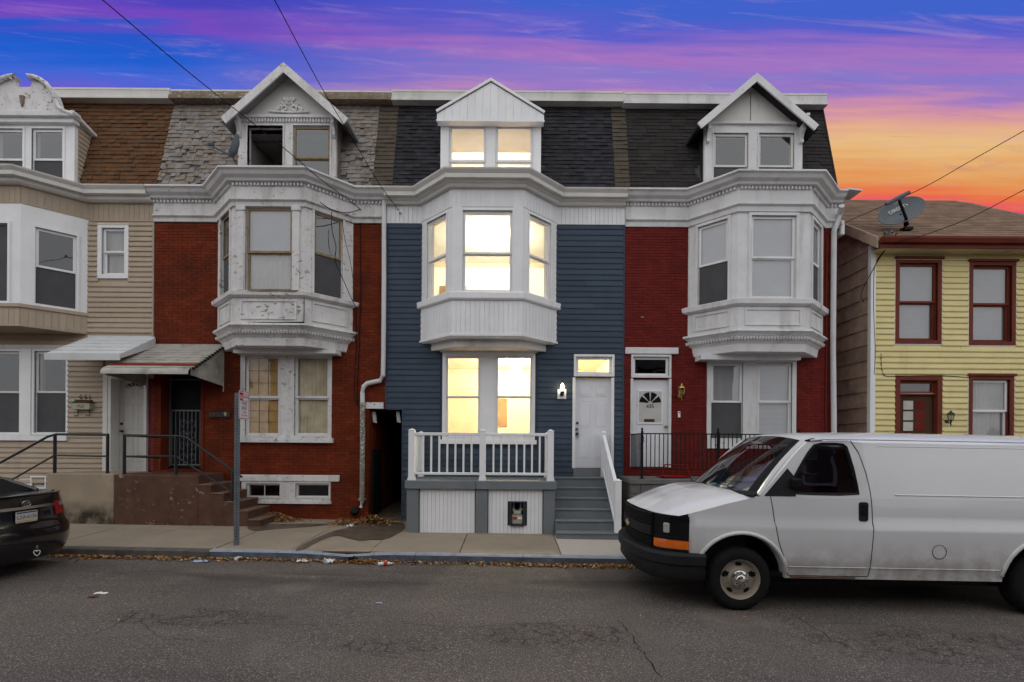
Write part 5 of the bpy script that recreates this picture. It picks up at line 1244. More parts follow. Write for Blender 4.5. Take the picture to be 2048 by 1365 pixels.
MB().box(ax(1250, 702, FY), ax(1356, 702, FY), FY - 0.05, FY, az(1300, 709, FY), az(1300, 696, FY)).build('lintel', 'worn_white', h435, bevel=0.014)
d, M, w, h = door(h435, 1264, 758, 1338, 935, 'door_white', inset=0.06, panels=False, cas=0.04, cmat='worn_white', top=False)
q = MB(M); q.box(w * 0.16, w * 0.84, 0.04, 0.06, h * 0.49, h * 0.88); q.build('storm_glass_frame', 'white_trim', d)
q = MB(M); q.face([(w * 0.19, 0.038, h * 0.51), (w * 0.81, 0.038, h * 0.51), (w * 0.81, 0.038, h * 0.86), (w * 0.19, 0.038, h * 0.86)]); q.build('inner_door', 'door_old', d)
q = MB(M)
for k in range(4):
    a0, a1 = math.pi * k / 4 + 0.09, math.pi * (k + 1) / 4 - 0.09; R0, R1 = 0.05, 0.25
    q.face([(w / 2 + R0 * math.cos(a0), 0.035, h * 0.725 + R0 * math.sin(a0)), (w / 2 + R1 * math.cos(a0), 0.035, h * 0.725 + R1 * math.sin(a0)), (w / 2 + R1 * math.cos((a0 + a1) / 2), 0.035, h * 0.725 + R1 * math.sin((a0 + a1) / 2)), (w / 2 + R1 * math.cos(a1), 0.035, h * 0.725 + R1 * math.sin(a1)), (w / 2 + R0 * math.cos(a1), 0.035, h * 0.725 + R0 * math.sin(a1))])
q.build('fanlight', 'hole_dark', d)
text('435', 'house_number', 'mail_brown', d, M @ Matrix.Translation((w / 2, 0.033, h * 0.69)) @ Matrix.Rotation(rad(90), 4, 'X'), 0.12, ext=0.002)
MB(M).box(w * 0.34, w * 0.62, 0.028, 0.037, h * 0.515, h * 0.545).build('letter_slot', 'mail_brown', d)
for zz in (0.36, 0.20): 
    for a, b in ((0.12, 0.46), (0.54, 0.88)): MB(M).box(w * a, w * b, 0.052, 0.0595, h * (zz - 0.14), h * zz).build('panel', 'door_white', d, bevel=0.01)
MB(M).lathe([(0.03, 0.06), (0.03, 0.05), (0.012, 0.045), (0.012, 0.03), (0.03, 0.015), (0.022, 0.0)], (w - 0.06, 0, h * 0.46), 12, 'y').build('door_knob', 'brass', d, smooth=True)
Yd = FY - 0.09
downspout(h435, [at(1684, 412, Yd - 0.2), at(1679, 430, Yd), at(1668, 462, Yd), at(1667, 560, Yd), at(1666, 700, Yd), at(1668, 870, Yd), at(1668, 980, Yd)], 0.055, 'pipe_white')
cable('wall_cable', [at(1654, 470, Yc), at(1653, 600, Yc), at(1652, 760, Yc), at(1652, 880, Yc)], 0.012, h435, 'maroon')
shell(h435, x0, x1 - 0.2, 0.05, 10.0); bay_roof(h435, bx)
Yw, Yr = FY - 0.06, FY - 0.34
xl, xr = ax(1409, 300, Yw), ax(1605, 300, Yw); ze = az(1507, 248, Yw); zb_ = 7.2
o1 = opening(1427, 267, 1496, 345, Yw); o2 = opening(1517, 267, 1588, 345, Yw); o1 = (o1[0], o1[1], 7.66, o1[3]); o2 = (o2[0], o2[1], 7.66, o2[3])
ap = at(1513, 149, Yr); tl = at(1394, 249, Yr); tr = at(1636, 253, Yr)
dormer(h435, xl, xr, zb_, ze, Yw, (ap.x, ap.z), (tl.x, tl.z), (tr.x, tr.z), Yr, 'worn_white', 'roof_black', [o1, o2], cheek='roof_black', fascia=0.14)
MB().box(xl - 0.01, xr + 0.01, Yw - 0.06, Yw - 0.002, ze - 0.03, ze + 0.03).build('dormer_moulding', 'worn_white', h435, bevel=0.01)
MB().box(ap.x - 0.006, ap.x + 0.006, Yw - 0.026, Yw - 0.0205, ze + 0.03, ap.z - 0.2).build('gable_joint', 'dark_line', h435)
for o in (o1, o2): window(h435, frame((o[0], Yw, o[2]), (1, 0, 0)), o[1] - o[0], o[3] - o[2], casing=0.025, cmat='worn_white', smat='cream_gutter', gm='glass', lower='screen', split=0.46, proud=0.02)
for xx in (xl + 0.06, xr - 0.05): scroll_bracket(h435, xx, Yw - 0.002, ze + 0.05, 0.5, 'worn_white')
mansard(h435, x0 + 0.12, x1 + 0.02, 7.5, ZT, 0.098, 0.30, 'roof_black', [(xl, xr, 9.0)], var=0.1, thick=0.008)
MB().hexa([(x1 + 0.02, FY - 0.06, 7.45), (x1 + 0.05, FY - 0.06, 7.45), (x1 + 0.05, FY + 0.2, 7.45), (x1 + 0.02, FY + 0.2, 7.45), (x1 + 0.02, FY + 0.6, ZT), (x1 + 0.05, FY + 0.6, ZT), (x1 + 0.05, FY + 0.9, ZT), (x1 + 0.02, FY + 0.9, ZT)]).build('roof_verge', 'roof_black', h435)
MB().hexa([(x1 - 0.15, FY + 0.12, 7.45), (x1 - 0.005, FY + 0.12, 7.45), (x1 - 0.005, 15, 7.45), (x1 - 0.15, 15, 7.45), (x1 - 0.15, FY + 0.78, ZT - 0.1), (x1 - 0.005, FY + 0.78, ZT - 0.1), (x1 - 0.005, 15, ZT - 0.1), (x1 - 0.15, 15, ZT - 0.1)]).build('attic_side_wall', 'roof_black', h435)
top_fascia(h435, x0 + 0.04, x1 + 0.04, 'worn_white', 10.22, 9.98)
MB().hexa([(x1, FY - 0.34, GUT - 0.005), (x1 + 0.35, FY - 0.30, GUT - 0.02), (x1 + 0.35, FY + 0.1, GUT - 0.02), (x1, FY + 0.1, GUT - 0.005), (x1, FY - 0.34, GUT + 0.03), (x1 + 0.35, FY - 0.30, GUT + 0.015), (x1 + 0.35, FY + 0.1, GUT + 0.015), (x1, FY + 0.1, GUT + 0.03)]).build('cornice_return', 'worn_white', h435)
MB().box(x1 + 0.03, x1 + 0.12, FY - 0.1, FY + 0.1, 6.72, 7.05).build('cornice_corbel', 'worn_white', h435, bevel=0.03)

# ================================================================ yellow house
YX0, YX1 = ax(1741, 650, FY), 13.2
hy = thing('row_house', 'low yellow-sided house with maroon window frames, beyond the brown shingled side wall', 'house', (10.5, FY, 0.1))
wins = [(1797, 527, 1874, 681), (1944, 532, 2022, 684), (1943, 760, 2018, 884)]
ops = [opening(*q) for q in wins]; drY = opening(1797, 760, 1874, 930)
ze_ = az(1900, 497, FY)
holes = ops + [drY]
m = MB(); wall_mesh(m, YX0, YX1, 0, ze_, FY, FY + 0.25, holes); m.build('wall', 'yellow_vinyl', hy)
siding(hy, YX0 + 0.09, YX1, 0.3, ze_, 0.1285, 'yellow_vinyl', [(o[0] - 0.1, o[1] + 0.1, o[2] - 0.1, o[3] + 0.1) for o in ops] + [(drY[0] - 0.1, drY[1] + 0.1, 0, drY[3] + 0.1)])
MB().box(YX0 - 0.02, YX0 + 0.09, FY - 0.035, FY + 0.06, 0.1, ze_ + 0.05).build('corner_trim', 'white_trim', hy)
for i, (o, wn) in enumerate(zip(ops, wins)):
    window(hy, frame((o[0], FY, o[2]), (1, 0, 0)), o[1] - o[0], o[3] - o[2], casing=0.085, cmat='maroon', smat='maroon' if i < 2 else 'white_trim', gm='glass_dim', back='blind' if i < 2 else 'curtain', proud=0.03, head=0.05, depth=0.12, outer=(0.022, 'white_trim'))
dz0 = az(1836, 797, FY)
window(hy, frame((drY[0] + 0.02, FY + 0.02, dz0 + 0.1), (1, 0, 0)), drY[1] - drY[0] - 0.04, drY[3] - dz0 - 0.12, casing=0.02, cmat='maroon', smat='maroon', gm='glass_dim', split=1, name='transom_window', proud=0.01)
d, M, w, h = door(hy, 1797, 760, 1874, 930, 'mail_brown', inset=0.10, panels=False, cas=0.085, cmat='maroon')
q = MB(M); q.box(0.05, w - 0.05, 0.07, 0.098, h * 0.05, dz0 - drY[2] + 0.07); q.build('storm_door', 'mail_brown', d)
for i in range(2):
    for j in range(3):
        MB(M).box(0.16 + i * 0.26, 0.38 + i * 0.26, 0.064, 0.0695, h * 0.40 + j * 0.24, h * 0.40 + j * 0.24 + 0.2).build('pane', 'curtain' if i == 0 else 'brick_red', d)
MB(M).box(0, w, 0.05, 0.10, dz0 - drY[2] + 0.08, dz0 - drY[2] + 0.12).build('transom_bar', 'cream_gutter', d)
# roof
ze2 = az(1880, 478, FY - 0.35); zrg = az(1790, 401, FY + 3.4); YR = FY + 3.4
sl = (zrg - ze2) / (YR - FY + 0.38)
rx0, rxr, rx1 = YX0 - 0.12, ax(1905, 402, YR), YX1 + 0.4
q = MB(); q.hexa([(rx0, FY - 0.38, ze2 - 0.06), (rx1, FY - 0.38, ze2 - 0.06), (rx1 - 0.1, YR, zrg - 0.06), (rx0, YR, zrg - 0.06), (rx0, FY - 0.38, ze2), (rx1, FY - 0.38, ze2), (rxr, YR, zrg), (rx0, YR, zrg)]); q.build('roof', 'roof_tan', hy)
tab = MB(); nC = 26
for i in range(nC):
    t0, t1 = i / nC, (i + 1) / nC
    y0_, y1_ = FY - 0.38 + (YR - FY + 0.38) * t0, FY - 0.38 + (YR - FY + 0.38) * t1
    z0_, z1_ = ze2 + (zrg - ze2) * t0, ze2 + (zrg - ze2) * t1
    xe = rx1 + (rxr - rx1) * t0; x = rx0 - RND.random() * 0.3
    while x < xe:
        a, b = max(x, rx0), min(x + 0.32, xe); x += 0.325
        if b - a > 0.03: tab.hexa([(a, y0_, z0_ + 0.002), (b, y0_, z0_ + 0.002), (b, y1_, z1_ + 0.002), (a, y1_, z1_ + 0.002), (a, y0_, z0_ + 0.018), (b, y0_, z0_ + 0.018), (b, y1_, z1_ + 0.004), (a, y1_, z1_ + 0.004)], RND.random() * 0.95 + 0.02)
tag(tab.build('roof_shingles', 'roof_tan', hy), kind='stuff')
MB().prismx([(FY - 0.40, ze2 - 0.01), (FY - 0.52, ze2 - 0.01), (FY - 0.52, ze2 - 0.05), (FY - 0.48, ze2 - 0.13), (FY - 0.40, ze2 - 0.13)], rx0 + 0.02, rx1).build('gutter', 'maroon', hy)
MB().box(rx0 + 0.02, rx1, FY - 0.399, FY - 0.36, ze2 - 0.22, ze2 - 0.07).build('fascia', 'maroon', hy)
MB().box(YX0, rx1, FY - 0.36, FY, ze2 - 0.20, ze2 - 0.17).build('eave_soffit', 'yellow_vinyl', hy)
i = 0
xx = YX0 + 0.05
while xx < rx1 - 0.1:
    MB().box(xx, xx + 0.012, FY - 0.355, FY - 0.005, ze2 - 0.21, ze2 - 0.2005).build('soffit_rib', 'cream_gutter', hy); xx += 0.16
# brown shingled side wall
q = MB(); q.face([(YX0, FY + 0.0, 0), (YX0, 17.5, 0), (YX0, 17.5, ze2), (YX0, YR, zrg - 0.1), (YX0, FY, ze2 + 0.05)]); q.face([(YX0 + 0.1, FY + 0.25, 0), (YX0 + 0.1, 17.5, 0), (YX0 + 0.1, 17.5, ze2), (YX0 + 0.1, YR, zrg - 0.1), (YX0 + 0.1, FY + 0.25, ze2)]); q.build('side_wall', 'brown_shingle_wall', hy)
cz = 0.4; ci = 0
while cz < zrg - 0.3:
    y = FY + 0.062 - (ci % 2) * 0.3
    while y < 14.6:
        y0_, y1_ = max(y, FY + 0.062), y + 0.6; y += 0.606
        top = min(cz + 0.36, (ze2 + sl * (y0_ - FY)) - 0.02)
        if top - cz > 0.06 and y1_ - y0_ > 0.05:
            MB().hexa([(YX0 - 0.028, y0_, cz), (YX0 - 0.001, y0_, cz), (YX0 - 0.001, y1_, cz), (YX0 - 0.028, y1_, cz), (YX0 - 0.008, y0_, top), (YX0 - 0.001, y0_, top), (YX0 - 0.001, y1_, top), (YX0 - 0.008, y1_, top)]).build('wall_shingle', 'brown_shingle_wall', hy)
    cz += 0.355; ci += 1
rk = rx0 - 0.035
MB().hexa([(rk, FY - 0.385, ze2 - 0.22), (rk + 0.03, FY - 0.385, ze2 - 0.22), (rk + 0.03, YR, zrg - 0.22), (rk, YR, zrg - 0.22), (rk, FY - 0.385, ze2 + 0.02), (rk + 0.03, FY - 0.385, ze2 + 0.02), (rk + 0.03, YR, zrg + 0.02), (rk, YR, zrg + 0.02)]).build('rake_board', 'brown_shingle_wall', hy)
MB().hexa([(rx0 + 0.03, FY - 0.3, ze2 - 0.2), (YX0, FY - 0.3, ze2 - 0.2), (YX0, YR, zrg - 0.2), (rx0 + 0.03, YR, zrg - 0.2), (rx0 + 0.03, FY - 0.3, ze2 - 0.17), (YX0, FY - 0.3, ze2 - 0.17), (YX0, YR, zrg - 0.17), (rx0 + 0.03, YR, zrg - 0.17)]).build('rake_soffit', 'brown_shingle_wall', hy)
MB().box(YX0 + 0.15, YX1, 17.5, 17.6, 0, ze2).build('back_wall', 'brown_shingle_wall', hy)
MB().face([(YX1, FY, 0), (YX1, 17.5, 0), (YX1, 17.5, ze2), (YX1, FY, ze2)]).build('far_side_wall', 'yellow_vinyl', hy)
MB().hexa([(rx0, YR + 0.01, zrg - 0.1), (rxr, YR + 0.01, zrg - 0.1), (rx1, 17.9, ze2 - 0.1), (rx0, 17.9, ze2 - 0.1), (rx0, YR + 0.01, zrg), (rxr, YR + 0.01, zrg), (rx1, 17.9, ze2), (rx0, 17.9, ze2)]).build('rear_roof', 'roof_tan', hy)
MB().box(rx0, rx1, YR - 0.0, YR + 0.02, ze2 - 0.3, ze2 - 0.2).build('attic_beam', 'interior', hy)
Yc2 = FY - 0.03
cable('wall_cable', [at(1794, 466, 10.5), at(1770, 500, 10.8), at(1755, 520, Yc2), at(1748, 540, Yc2), at(1747, 620, Yc2), at(1750, 700, Yc2), at(1748, 750, Yc2)], 0.010, hy)
cable('wall_cable', [at(1757, 520, Yc2 - 0.02), at(1735, 560, FY - 0.05), at(1722, 590, FY - 0.04), at(1728, 605, FY - 0.04)], 0.008, hy)
cable('wall_cable', [at(1762, 708, Yc2), at(1763, 735, Yc2), at(1770, 752, Yc2), at(1795, 753, Yc2), at(1880, 752, Yc2), at(1940, 756, Yc2)], 0.008, hy)

# ================================================================ houses on the other side of the street (seen mirrored in glass)
def far_house(xc, w, hgt, wallm, label, yf=-4.2, chim=0.3):
    t = thing('row_house', label, 'house', (xc, yf, zr(xc)), group='houses across the street')
    z0 = zr(xc); xa, xb = xc - w / 2 + 0.01, xc + w / 2 - 0.01
    MB().box(xa, xb, yf - 8, yf, z0, z0 + hgt).build('wall', wallm, t)
    r = MB().prismx([(yf + 0.35, z0 + hgt), (yf - 4, z0 + hgt + 2.0), (yf - 8.3, z0 + hgt)], xa - 0.02, xb + 0.02).build('roof', 'roof_black', t)
    MB().box(xc + chim * w - 0.3, xc + chim * w + 0.3, yf - 3.4, yf - 2.6, z0 + hgt + 0.9, z0 + hgt + 3.0).build('chimney', 'brick_red', r)
    for zz in (1.3, 4.3):
        for k, xx in enumerate((xc - w * 0.25, xc + w * 0.25)):
            if zz < 2 and k == 1:
                MB().box(xx - 0.45, xx + 0.45, yf + 0.0, yf + 0.06, z0 + 0.4, z0 + 2.5).build('door', 'mail_brown', t); continue
            f = MB().box(xx - 0.55, xx + 0.55, yf, yf + 0.07, z0 + zz, z0 + zz + 1.8).build('window', 'worn_white', t)
            MB().box(xx - 0.45, xx + 0.45, yf + 0.05, yf + 0.075, z0 + zz + 0.1, z0 + zz + 1.7).build('pane', 'screen', f)
far_house(-10.6, 5.0, 6.2, 'brick_red', 'red brick house across the street, mirrored in the beige house windows')
far_house(-5.4, 5.2, 6.8, 'brown_shingle_wall', 'brown house across the street, mirrored in the brick house windows', chim=-0.3)
far_house(-0.4, 4.6, 6.0, 'brick_orange', 'brick house with chimney across the street, mirrored in the lit ground-floor windows')
far_house(4.4, 4.8, 6.6, 'beige_vinyl', 'beige house across the street, mirrored in the van windows', chim=-0.2)
far_house(9.4, 5.0, 6.2, 'brick_red', 'red brick house across the street, mirrored in the yellow house windows')

# ================================================================ porch, steps and railings of the blue house
YP = 9.80
pxl, pxr = ax(813, 1000, YP), ax(1110, 1000, YP); pz = az(960, 962, YP); pb_ = 0.05
porch = thing('porch', 'grey painted porch base with two white boarded panels below the white railing', 'porch', ((pxl + pxr) / 2, YP, 0.13))
capz = az(960, 979, YP)
cutx = ax(952, 970, YP)
for a, b in ((pxl - 0.03, cutx - 0.004), (cutx + 0.004, pxr + 0.03)):
    MB().box(a, b, YP - 0.04, FY - 0.035, capz, pz).build('porch_slab', 'grey_paint', porch, bevel=0.012)
piers = [(813, 837), (951, 975), (1087, 1110)]
for a, b in piers: MB().box(ax(a, 1020, YP), ax(b, 1020, YP), YP, YP + 0.25, pb_, capz - 0.002).build('pier', 'grey_paint', porch, bevel=0.01)
for a, b, k in ((837, 951, 0), (975, 1087, 1)):
    xa, xb = ax(a, 1020, YP), ax(b, 1020, YP); zb0 = az((a + b) / 2, 1073, YP)
    holes_ = [opening(1020, 1003, 1049, 1052, YP + 0.05)] if k else []
    n = 14; w_ = (xb - xa - 0.03) / n
    for i in range(n):
        u, v = xa + 0.015 + i * w_, xa + 0.015 + (i + 1) * w_ - 0.004
        segs = [(zb0, capz - 0.01)]
        for hx0, hx1, hz0, hz1 in holes_:
            if v > hx0 + 0.01 and u < hx1 - 0.01: segs = [(zb0, hz0), (hz1, capz - 0.01)]
        for s0, s1 in segs: MB().box(u, v, YP + 0.05, YP + 0.065, s0, s1).build('panel_board', 'white_vinyl', porch)
    fr = MB(); fr.box(xa, xa + 0.014, YP + 0.03, YP + 0.10, zb0 - 0.02, capz - 0.003); fr.box(xb - 0.014, xb, YP + 0.03, YP + 0.10, zb0 - 0.02, capz - 0.003); fr.box(xa + 0.014, xb - 0.014, YP + 0.03, YP + 0.10, zb0 - 0.02, zb0 - 0.002); fr.build('panel_frame', 'dark_line', porch)
    bk = MB(); wall_mesh(bk, xa + 0.014, xb - 0.014, zb0, capz, YP + 0.066, YP + 0.075, holes_); bk.build('panel_backing', 'dark_line', porch)
for xs in (pxl, pxr - 0.12): MB().box(xs, xs + 0.12, YP + 0.25, FY - 0.03, pb_, capz - 0.002).build('side_wall', 'grey_paint', porch)
# gas meter in its opening
mo = opening(1020, 1003, 1049, 1052, YP + 0.05)
gm = thing('gas_meter', 'old grey gas meter set in a dark framed opening of the white porch panel', 'gas meter', ((mo[0] + mo[1]) / 2, YP + 0.1, mo[2]))
q = MB(); t = 0.025
q.box(mo[0], mo[0] + t, YP - 0.0, YP + 0.3, mo[2], mo[3]); q.box(mo[1] - t, mo[1], YP, YP + 0.3, mo[2], mo[3]); q.box(mo[0] + t, mo[1] - t, YP, YP + 0.3, mo[3] - t, mo[3]); q.box(mo[0] + t, mo[1] - t, YP, YP + 0.3, mo[2], mo[2] + t); q.box(mo[0] + t, mo[1] - t, YP + 0.28, YP + 0.3, mo[2] + t, mo[3] - t)
q.build('meter_box', 'dark_line', gm)
cx = (mo[0] + mo[1]) / 2; hw = (mo[1] - mo[0]) / 2 - t - 0.008; mh = mo[3] - mo[2]
MB().box(cx - hw, cx + hw, YP + 0.03, YP + 0.2, mo[2] + t + 0.005, mo[2] + mh * 0.45).build('meter_body', 'meter', gm, bevel=0.025)
MB().box(cx - hw * 0.75, cx + hw * 0.75, YP + 0.045, YP + 0.2, mo[2] + mh * 0.45, mo[2] + mh * 0.62).build('meter_head', 'meter', gm, bevel=0.015)
MB().box(cx - hw * 0.5, cx + hw * 0.5, YP + 0.022, YP + 0.044, mo[2] + mh * 0.47, mo[2] + mh * 0.60).build('meter_dial', 'mailbox', gm, bevel=0.006)
MB().box(cx - hw * 0.82, cx - hw * 0.08, YP + 0.022, YP + 0.029, mo[2] + mh * 0.27, mo[2] + mh * 0.37).build('red_label', 'litter_red', gm)
MB().box(cx + hw * 0.08, cx + hw * 0.82, YP + 0.022, YP + 0.029, mo[2] + mh * 0.27, mo[2] + mh * 0.37).build('white_label', 'paper_white', gm)
for s in (-1, 1):
    MB().tube([(cx + s * hw * 0.68, YP + 0.12, mo[2] + mh * 0.55), (cx + s * hw * 0.68, YP + 0.12, mo[3] - t - 0.01)], 0.024, 10).build('meter_pipe', 'galv', gm, smooth=True)
    MB().lathe([(0.038, -0.02), (0.038, 0.02)], (cx + s * hw * 0.68, YP + 0.12, mo[2] + mh * 0.66), 8).build('pipe_nut', 'mailbox', gm)
# steps
st = thing('front_steps', 'grey painted concrete steps up to the white front door of the blue house', 'steps', (ax(1172, 1080, 9.5), 9.5, 0.1))
sx0, sx1 = pxr + 0.005, ax(1238, 1060, 9.6)
dz_top = az(1186, 937, FY) - 0.19
for i in range(6):
    y0_ = 9.46 + i * 0.25; zt_ = 0.285 + (dz_top - 0.285) * i / 5
    MB().box(sx0, sx1, y0_, FY - 0.03, (0.02 if i == 0 else zt_ - (dz_top - 0.285) / 5 + 0.002), zt_ - 0.03).build('riser', 'grey_paint', st)
    MB().box(sx0, sx1 + 0.003, y0_ - 0.022, FY - 0.03, zt_ - 0.03, zt_).build('tread', 'grey_paint', st, bevel=0.008)
# white railing on the porch
rail = thing('porch_railing', 'white railing with square balusters around the porch of the blue house', 'railing', ((pxl + pxr) / 2, YP + 0.1, pz))
YR_ = YP + 0.10
def post(parent, x, y, z0, z1, s=0.062, mt='white_vinyl'):
    o = MB().box(x - s, x + s, y - s, y + s, z0, z1).build('post', mt, parent, bevel=0.006)
    MB().hexa([(x - s - 0.008, y - s - 0.008, z1), (x + s + 0.008, y - s - 0.008, z1), (x + s + 0.008, y + s + 0.008, z1), (x - s - 0.008, y + s + 0.008, z1), (x - 0.015, y - 0.015, z1 + 0.035), (x + 0.015, y - 0.015, z1 + 0.035), (x + 0.015, y + 0.015, z1 + 0.035), (x - 0.015, y + 0.015, z1 + 0.035)]).build('post_cap', mt, o)
    if z0 == pz: MB().box(x - s - 0.012, x + s + 0.012, y - s - 0.012, y + s + 0.012, z0, z0 + 0.05).build('post_base', mt, o)
pxs = [ax(824, 900, YR_), ax(965.5, 900, YR_), ax(1101, 900, YR_)]; ztop = az(965, 862, YR_)
for x in pxs: post(rail, x, YR_, pz, ztop)
for x in (pxs[0], pxs[2]): post(rail, x, FY - 0.10, pz, ztop - 0.03, 0.05)
rt, rb = az(960, 869, YR_), az(960, 948, YR_)
for a, b in zip(pxs, pxs[1:]):
    MB().box(a + 0.062, b - 0.062, YR_ - 0.035, YR_ + 0.035, rt - 0.03, rt + 0.03).build('top_rail', 'white_vinyl', rail, bevel=0.008)
    MB().box(a + 0.062, b - 0.062, YR_ - 0.03, YR_ + 0.03, rb - 0.025, rb + 0.025).build('bottom_rail', 'white_vinyl', rail, bevel=0.006)
    bm_ = MB().box(-0.018, 0.018, -0.018, 0.018, rb + 0.025, rt - 0.03).mesh('baluster', 'white_vinyl')
    n = 7
    for i in range(n): inst(bm_, 'baluster', rail, (a + 0.062 + (b - a - 0.124) * (i + 1) / (n + 1), YR_, 0))
for x in (pxs[0], pxs[2]):
    MB().box(x - 0.03, x + 0.03, YR_ + 0.062, FY - 0.15, rt - 0.03, rt + 0.025).build('top_rail', 'white_vinyl', rail)
    MB().box(x - 0.028, x + 0.028, YR_ + 0.062, FY - 0.15, rb - 0.025, rb + 0.025).build('bottom_rail', 'white_vinyl', rail)
    for i in range(6): inst(bm_, 'baluster', rail, (x, YR_ + 0.062 + (FY - 0.21 - YR_) * (i + 1) / 7, 0))
# stair railing
sr = thing('stair_railing', 'white sloping stair railing beside the grey front steps', 'railing', (sx1 - 0.06, 10.2, 0.4))
xx = sx1 - 0.07
y_up, y_dn = FY - 0.10, 9.50
zu0, zu1 = dz_top, az(1231, 866, FY - 0.1); zd0, zd1 = 0.285, az(1252, 962, 9.5)
post(sr, xx, y_up, zu0, zu1, 0.055); post(sr, xx + 0.02, y_dn, zd0, zd1, 0.06)
for off, t_, nm in ((-0.07, 0.05, 'top_rail'), (-0.80, 0.045, 'bottom_rail')):
    zA, zB = zu1 + off, zd1 + off
    MB().hexa([(xx - 0.035, y_dn + 0.06, zB - t_), (xx + 0.035, y_dn + 0.06, zB - t_), (xx + 0.035, y_up - 0.055, zA - t_), (xx - 0.035, y_up - 0.055, zA - t_), (xx - 0.035, y_dn + 0.06, zB), (xx + 0.035, y_dn + 0.06, zB), (xx + 0.035, y_up - 0.055, zA), (xx - 0.035, y_up - 0.055, zA)]).build(nm, 'white_vinyl', sr)
for i in range(10):
    t = (i + 1) / 11; y = y_dn + (y_up - y_dn) * t; z = zd1 + (zu1 - zd1) * t
    MB().box(xx - 0.018, xx + 0.018, y - 0.018, y + 0.018, z - 0.80, z - 0.12).build('baluster', 'white_vinyl', sr)
# lit wall lamp, lockbox
lm = thing('wall_lamp', 'lit glass lamp on a white block beside the white door', 'lamp', at(1124, 782, FY - 0.02))
lx, lz = ax(1124, 782, FY - 0.06), az(1124, 788, FY)
MB().box(lx - 0.10, lx + 0.10, FY - 0.045, FY - 0.001, lz - 0.12, lz + 0.10).build('mounting_block', 'white_trim', lm, bevel=0.006)
MB().lathe([(0.045, FY - 0.046), (0.045, FY - 0.07), (0.02, FY - 0.08)], (lx, 0, lz - 0.02), 14, 'y').tube([(lx, FY - 0.07, lz - 0.02), (lx, FY - 0.12, lz - 0.03), (lx, FY - 0.14, lz + 0.0)], 0.012, 8).lathe([(0.012, lz - 0.02), (0.045, lz), (0.045, lz + 0.035), (0.03, lz + 0.05)], (lx, FY - 0.14, 0), 14).build('lamp_bracket', 'black_metal', lm, smooth=True)
MB().lathe([(0.016, lz + 0.052), (0.042, lz + 0.09), (0.044, lz + 0.13), (0.028, lz + 0.19), (0.004, lz + 0.215)], (lx, FY - 0.14, 0), 14).build('light_bulb', 'bulb', lm, smooth=True)
MB().lathe([(0.05, lz + 0.051), (0.062, lz + 0.12), (0.058, lz + 0.20), (0.045, lz + 0.24)], (lx, FY - 0.14, 0), 16).build('glass_shade', 'glass_lit', lm, smooth=True)
MB().lathe([(0.046, lz + 0.241), (0.03, lz + 0.26), (0.008, lz + 0.28)], (lx, FY - 0.14, 0), 14).build('lamp_cap', 'black_metal', lm, smooth=True)
lb_ = thing('lockbox', 'small dark key lockbox hanging from the knob of the white door', 'lockbox', at(1154, 866, FY + 0.03))
p = at(1153.5, 866, FY + 0.03)
MB().lathe([(0.026, FY + 0.069), (0.026, FY + 0.03), (0.034, FY + 0.01), (0.028, FY - 0.01)], (p.x, 0, p.z + 0.08), 12, 'y').build('door_knob', 'chrome', lb_, smooth=True)
MB().box(p.x - 0.045, p.x + 0.045, FY - 0.005, FY + 0.045, p.z - 0.09, p.z + 0.035).build('box_body', 'meter', lb_, bevel=0.012)
MB().tube([(p.x - 0.03, FY + 0.02, p.z + 0.03), (p.x - 0.03, FY + 0.02, p.z + 0.09), (p.x, FY + 0.02, p.z + 0.125), (p.x + 0.03, FY + 0.02, p.z + 0.09), (p.x + 0.03, FY + 0.02, p.z + 0.03)], 0.008, 6).build('shackle', 'chrome', lb_)
MB().box(p.x - 0.03, p.x + 0.03, FY - 0.009, FY - 0.0055, p.z - 0.06, p.z - 0.0).build('dial_plate', 'black_metal', lb_)

# ================================================================ porch of 435 with iron railing
YQ = 9.95
qx0, qx1 = ax(1262, 960, YQ), ax(1640, 960, YQ); qz = az(1320, 959, YQ)
pr2 = thing('porch', 'grey block porch base of the dark red house behind the black iron railing', 'porch', ((qx0 + qx1) / 2, YQ, 0.1))
MB().box(qx0 - 0.02, qx1 + 0.02, YQ - 0.03, FY - 0.015, qz - 0.10, qz).build('porch_slab', 'concrete_grey', pr2, bevel=0.01)
zz = 0.0; r = 0
while zz < qz - 0.12:
    x = qx0 - (r % 2) * 0.2
    while x < qx1:
        a, b = max(x, qx0), min(x + 0.39, qx1); x += 0.4
        if b - a > 0.03: MB().box(a, b, YQ, YQ + 0.19, zz + 0.005, min(zz + 0.195, qz - 0.102)).build('block', 'concrete_grey', pr2, bevel=0.006)
    zz += 0.2; r += 1
MB().box(qx0 + 0.01, qx1 - 0.01, YQ + 0.01, FY - 0.02, 0.0, qz - 0.101).build('porch_core', 'joint', pr2)
ir = thing('iron_railing', 'black iron railing with thin bars on the porch of the dark red house', 'railing', (qx0 + 0.3, YQ + 0.05, qz))
YI = YQ + 0.07
it, ib = az(1320, 868, YI), az(1320, 939, YI)
posts = [ax(1284, 900, YI), ax(1436, 900, YI), ax(1598, 900, YI)]
